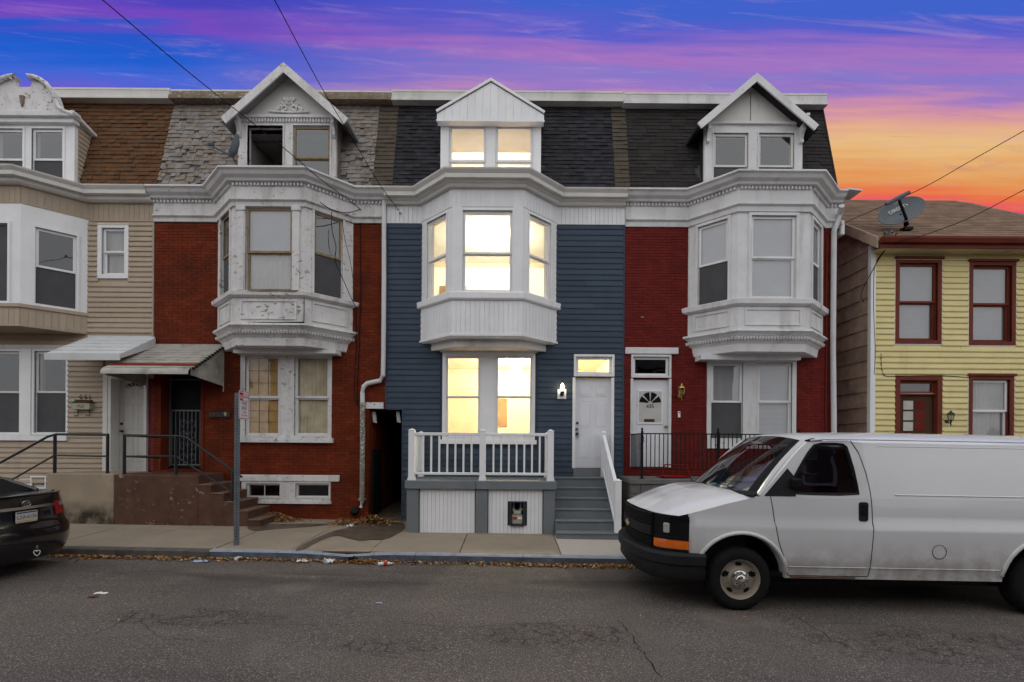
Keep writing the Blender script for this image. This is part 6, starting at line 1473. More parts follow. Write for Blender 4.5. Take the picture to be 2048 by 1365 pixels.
for x in posts:
    o = MB().box(x - 0.022, x + 0.022, YI - 0.022, YI + 0.022, qz, it + 0.05).build('post', 'black_iron', ir)
    MB().lathe([(0.03, it + 0.05), (0.012, it + 0.07), (0.028, it + 0.09), (0.02, it + 0.11), (0.003, it + 0.125)], (x, YI, 0), 10).build('finial', 'black_iron', o, smooth=True)
    MB().box(x - 0.05, x + 0.05, YI - 0.05, YI + 0.05, qz, qz + 0.012).build('foot', 'black_iron', o)
    sc = MB()
    for k in range(2): sc.tube([(x + (-1) ** k * (0.045 - 0.022 * abs(math.cos(a * 0.6))), YI - 0.01, it - 0.05 - k * 0.14 - a * 0.014) for a in range(10)], 0.007, 5)
    sc.build('scroll', 'black_iron', o)
MB().box(posts[0], posts[-1], YI - 0.012, YI + 0.012, it - 0.012, it + 0.012).build('top_rail', 'black_iron', ir)
MB().box(posts[0], posts[-1], YI - 0.010, YI + 0.010, ib - 0.010, ib + 0.010).build('bottom_rail', 'black_iron', ir)
bar = MB().box(-0.0075, 0.0075, -0.0075, 0.0075, ib, it).mesh('bar', 'black_iron')
x = posts[0] + 0.089
while x < posts[-1] - 0.03: inst(bar, 'bar', ir, (x, YI, 0)); x += 0.0885
MB().box(posts[0] - 0.012, posts[0] + 0.012, YI + 0.02, FY - 0.05, it - 0.012, it + 0.012).build('top_rail', 'black_iron', ir)
MB().box(posts[0] - 0.01, posts[0] + 0.01, YI + 0.02, FY - 0.05, ib - 0.01, ib + 0.01).build('bottom_rail', 'black_iron', ir)
y = YI + 0.11
while y < FY - 0.06: inst(bar, 'bar', ir, (posts[0], y, 0)); y += 0.10
# small red metal frame on that porch
rf = thing('hand_cart', 'small red metal frame cart standing behind the black iron railing', 'cart', (ax(1350, 950, 10.3), 10.3, qz))
Yc3 = 10.25; a, b = ax(1329, 930, Yc3), ax(1374, 930, Yc3); zt3 = az(1350, 930, Yc3)
q = MB()
for x in (a, b): q.tube([(x, Yc3, zt3), (x + (0.06 if x == b else -0.06), Yc3 - 0.02, qz + 0.02)], 0.014, 6)
q.tube([(a, Yc3, zt3), (b, Yc3, zt3)], 0.014, 6)
for t in (0.33, 0.66): q.tube([(a + (b - a) * t, Yc3, zt3), (a + (b - a) * t, Yc3, qz + 0.06)], 0.009, 6)
q.build('back_frame', 'red_metal', rf, smooth=True)
q = MB(); q.tube([(a - 0.07, Yc3 - 0.02, qz + 0.03), (b + 0.07, Yc3 - 0.02, qz + 0.03), (b + 0.07, Yc3 + 0.3, qz + 0.03), (a - 0.07, Yc3 + 0.3, qz + 0.03)], 0.016, 6, closed=True); q.box(a - 0.05, b + 0.05, Yc3, Yc3 + 0.28, qz + 0.03, qz + 0.045); q.build('tray', 'red_metal', rf)
for x in (a - 0.05, b + 0.05): MB().lathe([(0.03, -0.01), (0.03, 0.01)], (x, Yc3 - 0.02, qz + 0.03), 10, 'x').build('wheel', 'rubber', rf)
# brass lantern, doorbell
def lantern(name, label, px, py, mt, s=1.0, panes='glass_dim'):
    x, z = ax(px, py, FY - 0.12), az(px, py, FY - 0.12)
    t = thing(name, label, 'lantern', (x, FY, z - 0.18 * s))
    y = FY - 0.13
    q = MB(); q.lathe([(0.045 * s, FY - 0.014), (0.045 * s, FY - 0.03), (0.02, FY - 0.04)], (x, 0, z - 0.10 * s), 12, 'y'); q.tube([(x, FY - 0.03, z - 0.10 * s), (x, FY - 0.08, z - 0.14 * s), (x, y, z - 0.12 * s), (x, y, z - 0.07 * s)], 0.012, 7); q.lathe([(0.004, z - 0.2 * s), (0.014, z - 0.17 * s), (0.01, z - 0.13 * s), (0.03 * s, z - 0.085 * s), (0.05 * s, z - 0.075 * s)], (x, y, 0), 12)
    q.build('bracket', mt, t, smooth=True)
    MB().lathe([(0.045 * s, z - 0.075 * s), (0.065 * s, z + 0.05 * s)], (x, y, 0), 6).build('lantern_glass', panes, t)
    q = MB()
    for k in range(6):
        a = k * math.pi / 3; q.tube([(x + 0.046 * s * math.cos(a), y + 0.046 * s * math.sin(a), z - 0.075 * s), (x + 0.067 * s * math.cos(a), y + 0.067 * s * math.sin(a), z + 0.05 * s)], 0.005, 4)
    q.lathe([(0.072 * s, z + 0.05 * s), (0.072 * s, z + 0.06 * s), (0.05 * s, z + 0.09 * s), (0.025 * s, z + 0.105 * s), (0.02 * s, z + 0.12 * s), (0.004, z + 0.145 * s)], (x, y, 0), 12); q.build('lantern_cage', mt, t, smooth=True)
    return t
lantern('wall_lantern', 'brass wall lantern between the storm door and the window of the dark red house', 1363, 782, 'brass', 1.15)
lantern('wall_lantern', 'dull green wall lantern on the yellow siding beside the brown door', 1901, 834, 'green_iron', 1.0)
db = thing('doorbell', 'small white doorbell on dark red brick below the brass lantern', 'doorbell', at(1358, 829, FY - 0.02))
p = at(1358, 829, FY - 0.02)
MB().box(p.x - 0.028, p.x + 0.028, FY - 0.04, FY - 0.012, p.z - 0.075, p.z + 0.065).build('doorbell_case', 'white_trim', db, bevel=0.01)
MB().lathe([(0.016, FY - 0.0401), (0.016, FY - 0.046)], (p.x, 0, p.z + 0.035), 12, 'y').build('doorbell_lens', 'black_metal', db)

# ================================================================ stoop, steps and pipe rails of 441 / 439
YS = 10.05
def stoop_z(px, py): return az(px, py, YS)
sb = thing('stoop', 'stained beige concrete stoop wall in front of the beige house door', 'stoop', (ax(160, 1050, YS), YS, 0.2))
bx0, bxm, bx1 = ax(93, 1000, YS), ax(227, 1000, YS), ax(360, 1000, YS); tz = stoop_z(225, 948)
MB().box(bx0, bxm - 0.004, YS, FY - 0.03, 0.05, tz).build('stoop_block', 'concrete_beige', sb, bevel=0.02)
ss = thing('front_steps', 'worn brown painted concrete stoop with side steps in front of the dark grille door', 'steps', (ax(360, 1050, YS), YS, 0.2))
MB().box(bxm, ax(420, 1000, YS + 0.4) - 0.004, YS + 0.012, FY - 0.03, 0.05, tz - 0.02).build('stoop_block', 'concrete_brown', ss, bevel=0.018)
lx_ = ax(420, 1000, YS + 0.4); n = 5
for i in range(n):
    zt_ = tz - 0.02 - (tz - 0.02 - 0.30) * (i + 1) / (n + 0.6)
    a = lx_ + i * 0.255; b = a + 0.255
    MB().box(a, b - 0.002, YS + 0.014 + 0.002 * i, FY - 0.03, 0.05, zt_ - 0.035).build('riser', 'concrete_brown', ss)
    MB().box(a, b + 0.012, YS + 0.0 + 0.002 * i, FY - 0.03, zt_ - 0.035, zt_).build('tread', 'concrete_tread', ss, bevel=0.012)
def pipe_rail(name, label, top, mid, ups, loc):
    t = thing(name, label, 'handrail', loc)
    MB().tube(top, 0.026, 8).build('top_rail', 'black_metal', t, smooth=True)
    for m_ in mid: MB().tube(m_, 0.019, 8).build('mid_rail', 'black_metal', t, smooth=True)
    for a, b in ups: MB().tube([a, b], 0.030, 8).build('post', 'black_metal', t, smooth=True)
    return t
YH = YS + 0.10
pipe_rail('handrail', 'black pipe handrail on the beige stoop, sloping down behind the black car', [at(-120, 985, YH), at(0, 926, YH), at(95, 874, YH), at(112, 869, YH), at(217, 870, YH)],
          [[at(-120, 1040, YH), at(20, 962, YH), at(109, 911, YH), at(216, 913, YH)]], [((at(110, 870, YH).x, YH, tz), at(110, 869, YH)), ((at(215.5, 870, YH).x, YH, tz), at(215.5, 869, YH))], (at(160, 948, YH).x, YH, tz))
yb_ = FY - 0.15
pipe_rail('handrail', 'black pipe handrail descending along the worn brown side steps', [at(318, 874, yb_), at(248, 871, YH), at(300, 872, YH), at(364, 873, YH), at(376, 877, YH), at(466, 942, YH), at(484, 955, YH)],
          [[at(318, 916, yb_), at(249, 913, YH), at(352, 913, YH), at(466, 986, YH)]], [((at(249, 870, YH).x, YH, tz - 0.02), at(249, 871, YH)), ((at(352, 870, YH).x, YH, tz - 0.02), at(352, 873, YH)), ((at(466, 1000, YH).x, YH, 0.3), at(466, 942, YH))], (at(352, 950, YH).x, YH, tz))
# mailbox
mb = thing('mailbox', 'small off-white mailbox under the number on the beige siding', 'mailbox', at(167, 815, FY - 0.05))
p = at(167, 813, FY - 0.06); hw = 0.20
MB().box(p.x - hw, p.x + hw, FY - 0.14, FY - 0.022, p.z - 0.075, p.z + 0.07).build('box_body', 'mailbox', mb, bevel=0.006)
MB().hexa([(p.x - hw - 0.01, FY - 0.15, p.z + 0.071), (p.x + hw + 0.01, FY - 0.15, p.z + 0.071), (p.x + hw + 0.01, FY - 0.022, p.z + 0.071), (p.x - hw - 0.01, FY - 0.022, p.z + 0.071), (p.x - hw + 0.03, FY - 0.06, p.z + 0.14), (p.x + hw - 0.03, FY - 0.06, p.z + 0.14), (p.x + hw - 0.03, FY - 0.022, p.z + 0.15), (p.x - hw + 0.03, FY - 0.022, p.z + 0.15)]).build('lid', 'mail_brown', mb)
MB().hexa([(p.x - hw - 0.02, FY - 0.1, p.z + 0.08), (p.x - hw + 0.04, FY - 0.1, p.z + 0.072), (p.x - hw + 0.04, FY - 0.05, p.z + 0.072), (p.x - hw - 0.02, FY - 0.05, p.z + 0.08), (p.x - hw - 0.04, FY - 0.1, p.z + 0.16), (p.x - hw + 0.03, FY - 0.1, p.z + 0.152), (p.x - hw + 0.03, FY - 0.08, p.z + 0.152), (p.x - hw - 0.04, FY - 0.08, p.z + 0.16)]).build('letter', 'mint', mb)
text('Mail', 'lettering', 'galv', mb, wall_text_m((p.x, FY - 0.142, p.z - 0.005)), 0.10)
for s in (-1, 1):
    xx = p.x + s * 0.13
    MB().tube([(xx, FY - 0.05, p.z - 0.075), (xx, FY - 0.05, p.z - 0.19), (xx - 0.02, FY - 0.06, p.z - 0.215), (xx - 0.05, FY - 0.07, p.z - 0.21), (xx - 0.065, FY - 0.07, p.z - 0.18)], 0.008, 6).build('hook', 'mail_brown', mb)

# ================================================================ parking sign
Yg = 8.55
gx = ax(473, 1080, Yg); gz0 = zs(gx, Yg); gz1 = az(473, 784, Yg)
sg = thing('parking_sign', 'red and white parking sign on a perforated grey steel post by the kerb', 'sign', (gx, Yg, gz0))
phi = rad(89); M = frame((gx, Yg, 0), (math.cos(phi), math.sin(phi), 0))
q = MB(frame((gx, Yg, 0), (math.cos(rad(20)), math.sin(rad(20)), 0))); q.prismz([(-0.042, -0.02), (-0.042, 0.02), (-0.036, 0.02), (-0.036, -0.014), (0.036, -0.014), (0.036, 0.02), (0.042, 0.02), (0.042, -0.02)], gz0 - 0.05, gz1 - 0.02); q.build('post', 'galv', sg)
q = MB(frame((gx, Yg, 0), (math.cos(rad(20)), math.sin(rad(20)), 0)))
zz = gz0 + 0.1
while zz < gz1 - 0.1: q.box(-0.008, 0.008, -0.0225, -0.0203, zz - 0.008, zz + 0.008); zz += 0.0508
tag(q.build('post_holes', 'hole_dark', sg), kind='stuff')
ph_ = 0.50; pw = 0.155; zc_ = gz1 - ph_ / 2 + 0.02; M = M @ Matrix.Translation((0.07, -0.075, zc_))
def rr(w, h, r, n=4):
    out = []
    for cx, cz, a0 in ((w - r, h - r, 0), (-w + r, h - r, 1), (-w + r, -h + r, 2), (w - r, -h + r, 3)):
        for k in range(n + 1): a = (a0 + k / n) * math.pi / 2; out.append((cx + r * math.cos(a), cz + r * math.sin(a)))
    return out
pl = MB(M).prism(rr(pw, ph_ / 2, 0.03), -0.003, 0.003).build('sign_plate', 'sign_white', sg)
fr = MB(M); O = rr(pw - 0.008, ph_ / 2 - 0.008, 0.025); I = rr(pw - 0.018, ph_ / 2 - 0.018, 0.02)
for k in range(len(O)): fr.face([(O[k][0], -0.0045, O[k][1]), (O[(k + 1) % len(O)][0], -0.0045, O[(k + 1) % len(O)][1]), (I[(k + 1) % len(O)][0], -0.0045, I[(k + 1) % len(O)][1]), (I[k][0], -0.0045, I[k][1])])
fr.build('sign_border', 'sign_red', pl)
MB(M).box(-0.13, -0.02, -0.0055, -0.0032, 0.175, 0.215).box(-0.13, 0.13, -0.0055, -0.0032, 0.075, 0.082).box(-0.13, -0.04, -0.0055, -0.0032, 0.085, 0.115).build('sign_band', 'sign_red', pl)
RX = Matrix.Rotation(rad(90), 4, 'X')
for body, z, s, mt, x in (('NO', 0.195, 0.05, 'sign_red', 0.07), ('PARKING', 0.145, 0.068, 'sign_red', 0.0), ('THIS', 0.028, 0.085, 'dark_line', 0), ('SIDE', -0.052, 0.085, 'dark_line', 0), ('7 AM', -0.125, 0.06, 'sign_red', 0), ('TO 7 PM', -0.185, 0.045, 'sign_red', 0)):
    text(body, 'lettering', mt, pl, M @ Matrix.Translation((x, -0.0045, z)) @ RX, s, ext=0.0008)

# ================================================================ satellite dishes
def dish(label, c, nrm, roll, a, b, name_txt, mast, arm_dir):
    t = thing('satellite_dish', label, 'satellite dish', mast[0])
    n_ = Vector(nrm).normalized(); z = Vector((0, 0, 1)); xx = z.cross(n_).normalized(); zz = n_.cross(xx)
    xr = xx * math.cos(roll) + zz * math.sin(roll); zr_ = -xx * math.sin(roll) + zz * math.cos(roll)
    M = Matrix((xr, -n_, zr_)).transposed().to_4x4(); M.translation = Vector(c)
    q = MB(M); rows = []
    for i in range(7):
        r = i / 6; rows.append([(a * r * math.cos(k * math.pi / 16), 0.10 * (1 - r * r) , b * r * math.sin(k * math.pi / 16)) for k in range(33)])
    q.grid(rows); q.grid([[(p[0], p[1] + 0.012, p[2]) for p in row] for row in rows]); q.grid([rows[-1], [(p[0], p[1] + 0.012, p[2]) for p in rows[-1]]])
    q.build('reflector', 'dish_grey', t, smooth=True)
    if name_txt:
        text(name_txt, 'lettering', 'dish_letter', t, M @ Matrix.Translation((0.05, 0.066, 0.10)) @ Matrix.Rotation(rad(90), 4, 'X'), 0.125, ext=0.004)
        MB(M).lathe([(0.055, 0.045), (0.055, 0.055)], (-0.36, 0.02, 0.09), 16, 'y').build('logo_disc', 'dish_letter', t)
        mk = MB(M); mk.prism([(-0.40, 0.085), (-0.36, 0.10), (-0.32, 0.085), (-0.36, 0.075)], 0.058, 0.063); mk.build('logo_mark', 'dish_grey', t)
    return t, M
yzd = lambda y: ze2 + sl * (y - FY + 0.38) + 0.02
c = at(1803, 421, 11.0)
mt_ = at(1811, 456, 11.15); mt_.z = yzd(11.15)
d1, M1 = dish('grey satellite dish with white lettering standing on the brown roof of the yellow house', c, (-0.18, -1.0, 0.38), rad(30), 0.56, 0.31, 'DIRECTV', [tuple(mt_)], None)
MB().tube([mt_, at(1810, 440, 11.12), M1 @ Vector((0, 0.11, -0.02))], 0.035, 8).build('mast', 'black_iron', d1, smooth=True)
MB().box(mt_.x - 0.10, mt_.x + 0.10, mt_.y - 0.1, mt_.y + 0.1, mt_.z - 0.02, mt_.z + 0.04).build('mast_foot', 'black_iron', d1)
tip = at(1796, 396, 10.45)
MB().tube([mt_ + Vector((0, -0.06, 0.10)), at(1811, 434, 10.85), tip], 0.030, 8).build('feed_arm', 'black_iron', d1, smooth=True)
fa, fb = at(1772, 409, 10.45), at(1818, 385, 10.45)
MB().tube([fa, (fa + fb) / 2, fb], [0.035, 0.05, 0.04], 8).build('feed_head', 'dish_grey', d1, smooth=True)
MB().tube([(fa + fb) / 2 + Vector((0, 0.03, -0.03)), (fa + fb) / 2 + Vector((0.06, 0.12, -0.06))], 0.03, 8).build('feed_horn', 'white_trim', d1, smooth=True)
c = at(467, 291, 10.55); mt_ = at(470, 328, 10.7)
d2, M2 = dish('small satellite dish seen edge-on against the broken slates beside the open dormer', c, (-1.0, -0.10, 0.30), rad(0), 0.10, 0.26, None, [tuple(mt_)], None)
MB().tube([at(475, 332, 10.75), at(466, 316, 10.65), M2 @ Vector((0, 0.1, -0.05))], 0.022, 8).build('mast', 'dish_grey', d2, smooth=True)
MB().tube([at(466, 314, 10.65), at(445, 303, 10.6), at(424, 293, 10.55)], 0.020, 8).build('feed_arm', 'dish_grey', d2, smooth=True)
e = at(422, 291, 10.55); MB().tube([e + Vector((-0.06, 0, 0.02)), e + Vector((0.06, 0, 0.03))], [0.04, 0.05], 8).tube([e + Vector((0.01, 0, 0.02)), e + Vector((0.05, 0, 0.09))], 0.025, 6).build('feed_head', 'dish_grey', d2, smooth=True)
cb = thing('cable_coil', 'small grey coil of cable lying on the roof edge beside the lettered dish', 'cable', at(1777, 462, 10.75))
p = at(1777, 462, 10.78); p.z = yzd(10.78) + 0.03
for k in range(3): MB().tube([(p.x + (0.09 - 0.015 * k) * math.cos(a * math.pi / 8), p.y + 0.06 * math.sin(a * math.pi / 8), p.z + 0.012 * k + 0.03 * math.sin(a)) for a in range(16)], 0.011, 6, closed=True).build('cable_loop', 'dish_grey', cb)

# ================================================================ overhead wires
def wire(label, pts, r=0.0075, grp='overhead wires'):
    P0, P1 = Vector(pts[0]), Vector(pts[1]); pts = [P0 + (P0 - P1) * 12] + list(pts)
    return tag(cable('overhead_wire', pts, r, None, 'cable', 6), label, 'wire', grp)
wire('black wire sloping from the top edge down past the fretwork gable to the peeling bay', [at(150, -45, 6.0), at(205, 0, 6.4), at(380, 147, 7.6), at(560, 290, 9.0), at(640, 358, 9.7), at(690, 395, 10.2), at(722, 420, FY - 0.05)])
wire('black wire running down from the top edge to a hook on the blue house frieze', [at(525, -45, 6.0), at(549, 0, 6.4), at(640, 170, 8.2), at(700, 270, 9.4), at(760, 370, 10.5), at(795, 418, FY - 0.03), at(799, 428, FY - 0.05), at(803, 425, FY - 0.03)])
wire('black wire crossing the sunset behind the lettered satellite dish to the dark red house', [at(2120, 222, 9.0), at(2048, 262, 9.3), at(1940, 323, 9.9), at(1850, 374, 10.4), at(1760, 415, 10.8), at(1700, 441, FY - 0.1), at(1672, 456, FY - 0.1)])
wire('black wire crossing the brown roof to the corner of the yellow house', [at(2120, 342, 9.0), at(2048, 380, 9.3), at(1940, 436, 9.8), at(1850, 470, 10.3), at(1800, 483, 10.5), at(1772, 500, 10.8), at(1757, 520, FY - 0.05)])

# ================================================================ white cargo van
van = thing('cargo_van', 'white windowless cargo van with black bumper parked at the kerb', 'van', (2.8, 6.95, zr(2.8)), (0, math.atan(0.011), 0))
def zv(z): return z + 0.11 * max(0.0, (z - 1.2) / 0.8)
def V(x, y, z): return (x - 2.8, y, zv(z))
def lerp_tab(tab, t):
    if t <= tab[0][0]: return tab[0][1]
    for (a, va), (b, vb) in zip(tab, tab[1:]):
        if t <= b: return va + (vb - va) * (t - a) / (b - a)
    return tab[-1][1]
SIDE = [(0.36, 0.965), (0.42, 0.985), (0.54, 0.99), (0.56, 1.0), (0.80, 1.008), (1.00, 1.012), (1.05, 1.012), (1.10, 0.992), (1.25, 0.988), (1.38, 0.978), (1.60, 0.945), (1.80, 0.905), (1.98, 0.862)]
PLAN = [(1.70, 0.0), (1.715, 0.30), (1.75, 0.52), (1.80, 0.68), (1.88, 0.80), (1.98, 0.885), (2.10, 0.94), (2.25, 0.972), (2.5, 0.99), (2.8, 1.0), (9, 1.0)]
def hw(x): return lerp_tab(PLAN, x)
def sy(x, z): return lerp_tab(SIDE, z) * hw(x)
XC, ZA, RA = 2.80, 0.40, 0.545       # front arch
XR_ = 6.54
XEND = 7.95
def zlow(x):
    z = 0.42
    for c in (XC, XR_):
        d = abs(x - c)
        if d < RA: z = max(z, ZA + math.sqrt(RA * RA - d * d))
    if x < XC - RA: z = 0.70
    return z
def ztop(x):      # fender edge rising to the pillar foot
    return lerp_tab([(1.9, 1.10), (2.06, 1.145), (2.3, 1.215), (2.6, 1.295), (3.0, 1.385), (9, 1.385)], x)
xs = [2.165, 2.2]
xs += [XC - RA * math.cos(k * math.pi / 28) for k in range(29)]
xs += [3.38, 3.45, 3.6, 3.8, 4.0, 4.2, 4.345, 4.6, 4.9, 5.2, 5.5]
xs += [XR_ - RA * math.cos(k * math.pi / 28) for k in range(29)]
xs += [7.15, 7.3, 7.5, 7.7, XEND]
rowsz = [0.42, 0.54, 0.56, 0.70, 0.85, 0.95, 1.00, 1.05, 1.10, 1.20, 1.30, 1.385]
body = MB()
for sgn in (-1, 1):
    cols = []
    for x in xs:
        lo, hi = zlow(x), ztop(x); col = []
        for r in rowsz:
            z = min(max(r, lo), hi)
            if r == rowsz[-1]: z = hi
            col.append(V(x, sgn * sy(x, z), z))
        cols.append(col)
    body.grid(cols)
    # arch return lips
    for c in (XC, XR_):
        ring = [(c - RA * math.cos(k * math.pi / 28), ZA + RA * math.sin(k * math.pi / 28)) for k in range(29)]
        ring = [(x, max(z, 0.42)) for x, z in ring]
        body.grid([[V(x, sgn * (sy(x, z)), z) for x, z in ring], [V(x, sgn * (sy(x, z) - 0.13), z) for x, z in ring]])
    # upper side behind the door
    ux = [4.345, 4.5, 4.7, 5.2, 5.8, 6.4, 7.0, 7.60, XEND]; uz = [1.385, 1.44, 1.60, 1.80, 1.93, 1.98]
    body.grid([[V(x, sgn * sy(x, z), z) for z in uz] for x in ux])
# hood: from the nose line to the windscreen foot
NS = 24
def nose_pt(s):     # s -1..1 across the nose
    t = abs(s)
    x = lerp_tab([(0, 1.70), (0.31, 1.715), (0.53, 1.75), (0.69, 1.80), (0.80, 1.86), (0.90, 1.96), (1.0, 2.06)], t)
    y = lerp_tab([(0, 0.0), (0.31, 0.30), (0.53, 0.52), (0.69, 0.68), (0.80, 0.79), (0.90, 0.87), (1.0, sy(2.06, 1.14))], t)
    z = lerp_tab([(0, 1.175), (0.5, 1.17), (0.8, 1.155), (1.0, 1.145)], t)
    return x, math.copysign(y, s), z
def base_pt(s):
    t = abs(s); return 2.70 + 0.30 * t ** 2.2, s * 0.975, 1.45 - 0.065 * t ** 2
rows = []
for i in range(NS + 1):
    s = -1 + 2 * i / NS; a = nose_pt(s); b = base_pt(s); r = []
    for k in range(9):
        t = k / 8
        if abs(s) == 1: x = a[0] + (b[0] - a[0]) * t; z = ztop(x); y = math.copysign(sy(x, z), s)
        else:
            x = a[0] + (b[0] - a[0]) * t; y = a[1] + (b[1] - a[1]) * min(1, t * 1.6) ** 0.8 if False else a[1] + (b[1] - a[1]) * t
            z = a[2] + (b[2] - a[2]) * (1 - (1 - t) ** 1.7) + 0.018 * math.sin(math.pi * t) * (1 - abs(s)) + (0.012 if 0.25 < abs(s) < 0.62 else 0) * math.sin(math.pi * min(1, t))
        r.append(V(x, y, z))
    rows.append(r)
body.grid(rows)
# fascia corner panel beside the lamps (white fender forward edge closes to the nose)
# roof
TS = 16
def wtop(s): t = abs(s); return 3.54 + 0.09 * t ** 2, s * 0.80, 2.055 - 0.06 * t ** 2.5
rows = []
for i in range(TS + 1):
    s = -1 + 2 * i / TS; x, y, z = wtop(s); t = abs(s)
    ye = math.copysign(lerp_tab(SIDE, 1.98), s) * t if s else 0
    zz = 2.115 - 0.135 * t ** 6 - 0.02 * t ** 2
    rows.append([V(x, y, z), V(x + 0.12, y * 1.03, z + 0.03), V(x + 0.45, ye * 1.0, zz - 0.012), V(4.6, ye, zz), V(6.0, ye, zz), V(7.7, ye, zz - 0.01), V(7.91, ye * 0.98, zz - 0.06)])
body.grid(rows)
# rear doors
rows = []
for z in (0.45, 0.56, 1.0, 1.05, 1.1, 1.385, 1.6, 1.8, 1.98, 2.05):
    yy = lerp_tab(SIDE, min(z, 1.98)); rows.append([V(XEND if k not in (0, 8) else XEND - 0.0, -yy + 2 * yy * k / 8, z) for k in range(9)])
body.grid(rows)
body_o = body.build('body', 'van_white', van, smooth=True, local=True)
# front doors: frame with a window hole
def ypan(x, z): return lerp_tab(SIDE, z)
inner = [(3.33, 1.425), (3.40, 1.52), (3.49, 1.65), (3.58, 1.77), (3.66, 1.87), (3.74, 1.945), (3.83, 1.965), (4.00, 1.968), (4.10, 1.962), (4.145, 1.93), (4.17, 1.82), (4.20, 1.68), (4.225, 1.52), (4.235, 1.43), (4.0, 1.418), (3.65, 1.418)]
outer = [(3.02, 1.385), (3.10, 1.462), (3.24, 1.60), (3.38, 1.735), (3.48, 1.835), (3.56, 1.905), (3.66, 1.982), (3.95, 2.0), (4.15, 2.0), (4.345, 1.98), (4.345, 1.82), (4.345, 1.68), (4.345, 1.52), (4.345, 1.385), (4.0, 1.385), (3.65, 1.385)]
for sgn in (-1, 1):
    q = MB(); n = len(inner)
    O = [q.pt(V(x, sgn * ypan(x, min(z, 1.98)), z)) for x, z in outer]; I = [q.pt(V(x, sgn * (ypan(x, z) - 0.004), z)) for x, z in inner]; J = [q.pt(V(x, sgn * (ypan(x, z) - 0.03), z)) for x, z in inner]
    for k in range(n):
        q.f.append([O[k], O[(k + 1) % n], I[(k + 1) % n], I[k]]); q.f.append([I[k], I[(k + 1) % n], J[(k + 1) % n], J[k]]); q.t += [0, 0]
    d = q.build('front_door', 'van_white', van, smooth=True, local=True)
    g = MB(); g.face([V(x, sgn * (ypan(x, z) - 0.026), z) for x, z in inner]); g.build('door_glass', 'windshield', d, local=True)
    sl_ = MB()
    for k in range(n):
        a, b = Vector(inner[k]), Vector(inner[(k + 1) % n]); c = Vector((3.85, 1.68))
        a2, b2 = a + (c - a).normalized() * 0.022, b + (c - b).normalized() * 0.022; a3, b3 = a - (c - a).normalized() * 0.012, b - (c - b).normalized() * 0.012
        sl_.face([V(a3.x, sgn * (ypan(0, a3.y) + 0.003), a3.y), V(b3.x, sgn * (ypan(0, b3.y) + 0.003), b3.y), V(b2.x, sgn * (ypan(0, b2.y) - 0.006), b2.y), V(a2.x, sgn * (ypan(0, a2.y) - 0.006), a2.y)])
    sl_.build('window_seal', 'van_black', d, local=True)
    tri = MB(); tri.prism([(3.075 - 2.8, 1.392), (3.46 - 2.8, 1.392), (3.46 - 2.8, 1.60), (3.38 - 2.8, 1.69)], sgn * 0.985 if sgn > 0 else -0.985, sgn * 0.93); 
    tri.v = [Vector((p.x, sgn * (ypan(0, p.z) + (0.006 if abs(p.y) > 0.96 else -0.02)), zv(p.z))) for p in tri.v]
    tri.build('mirror_sail', 'van_plastic', d, local=True)
    mz_ = MB(); mz_.hexa([V(3.40, sgn * 0.99, 1.47), V(3.52, sgn * 0.99, 1.47), V(3.50, sgn * 1.17, 1.47), V(3.42, sgn * 1.17, 1.47), V(3.40, sgn * 0.99, 1.63), V(3.52, sgn * 0.99, 1.63), V(3.50, sgn * 1.17, 1.64), V(3.42, sgn * 1.17, 1.64)]) if sgn > 0 else mz_.box(0.59, 0.70, -1.03, -0.955, 1.52, 1.64)
    mr_ = mz_.build('mirror', 'van_black', van, local=True, bevel=0.02)
    h_ = MB(); h_.prism([(p[0] + 4.285 - 2.8, p[1] + 1.245) for p in rr(0.056, 0.118, 0.03)], sgn * 0.996, sgn * 0.978); h_.build('handle_plate', 'van_plastic', d, local=True)
    h_ = MB(); h_.prism([(p[0] + 4.285 - 2.8, p[1] + 1.27) for p in rr(0.040, 0.07, 0.02)], sgn * 1.004, sgn * 0.99); h_.build('door_handle', 'van_black', d, local=True, bevel=0.006)
    # door gaps
    for P in ([(3.145, 1.46), (3.15, 1.40), (3.17, 1.30), (3.195, 1.15), (3.21, 1.05), (3.25, 0.86), (3.30, 0.72), (3.345, 0.60), (3.37, 0.50), (3.37, 0.455)],
              [(4.20, 2.0), (4.28, 1.88), (4.345, 1.66), (4.38, 1.45), (4.39, 1.30), (4.40, 1.05), (4.39, 0.85), (4.375, 0.62), (4.365, 0.50), (4.35, 0.455)], [(3.37, 0.455), (3.8, 0.452), (4.35, 0.455)]):
        Q = []
        for a, b in zip(P, P[1:]):
            for k in range(4): Q.append((a[0] + (b[0] - a[0]) * k / 4, a[1] + (b[1] - a[1]) * k / 4))
        Q.append(P[-1])
        MB().tube([V(x, sgn * (sy(x, min(z, 1.98)) - 0.001), z) for x, z in Q], 0.006, 5).build('door_gap', 'seam', van, local=True)
    # wheel-arch flare
    for c in (XC, XR_):
        pts = [(c - (RA + 0.02) * math.cos(k * math.pi / 20), ZA + (RA + 0.02) * math.sin(k * math.pi / 20)) for k in range(0, 21)]
        pts = [(x, z) for x, z in pts if z > 0.45]
        MB().tube([V(x, sgn * (sy(x, z) + 0.002), z) for x, z in pts], 0.024, 8).build('arch_flare', 'van_white', van, smooth=True, local=True)
    # pressed panel outlines on the cargo side
    P = [(4.52, 1.945), (4.8, 1.948), (6.0, 1.948), (7.7, 1.945)]
    MB().tube([V(x, sgn * (sy(x, z) - 0.003), z) for x, z in P], 0.008, 6).build('panel_crease', 'van_white', van, smooth=True, local=True)
    MB().tube([V(x, sgn * (sy(x, 1.425) + 0.0), 1.425) for x in (4.68, 4.72, 5.4, 6.2, 7.7)], 0.010, 6).build('panel_crease', 'van_white', van, smooth=True, local=True)
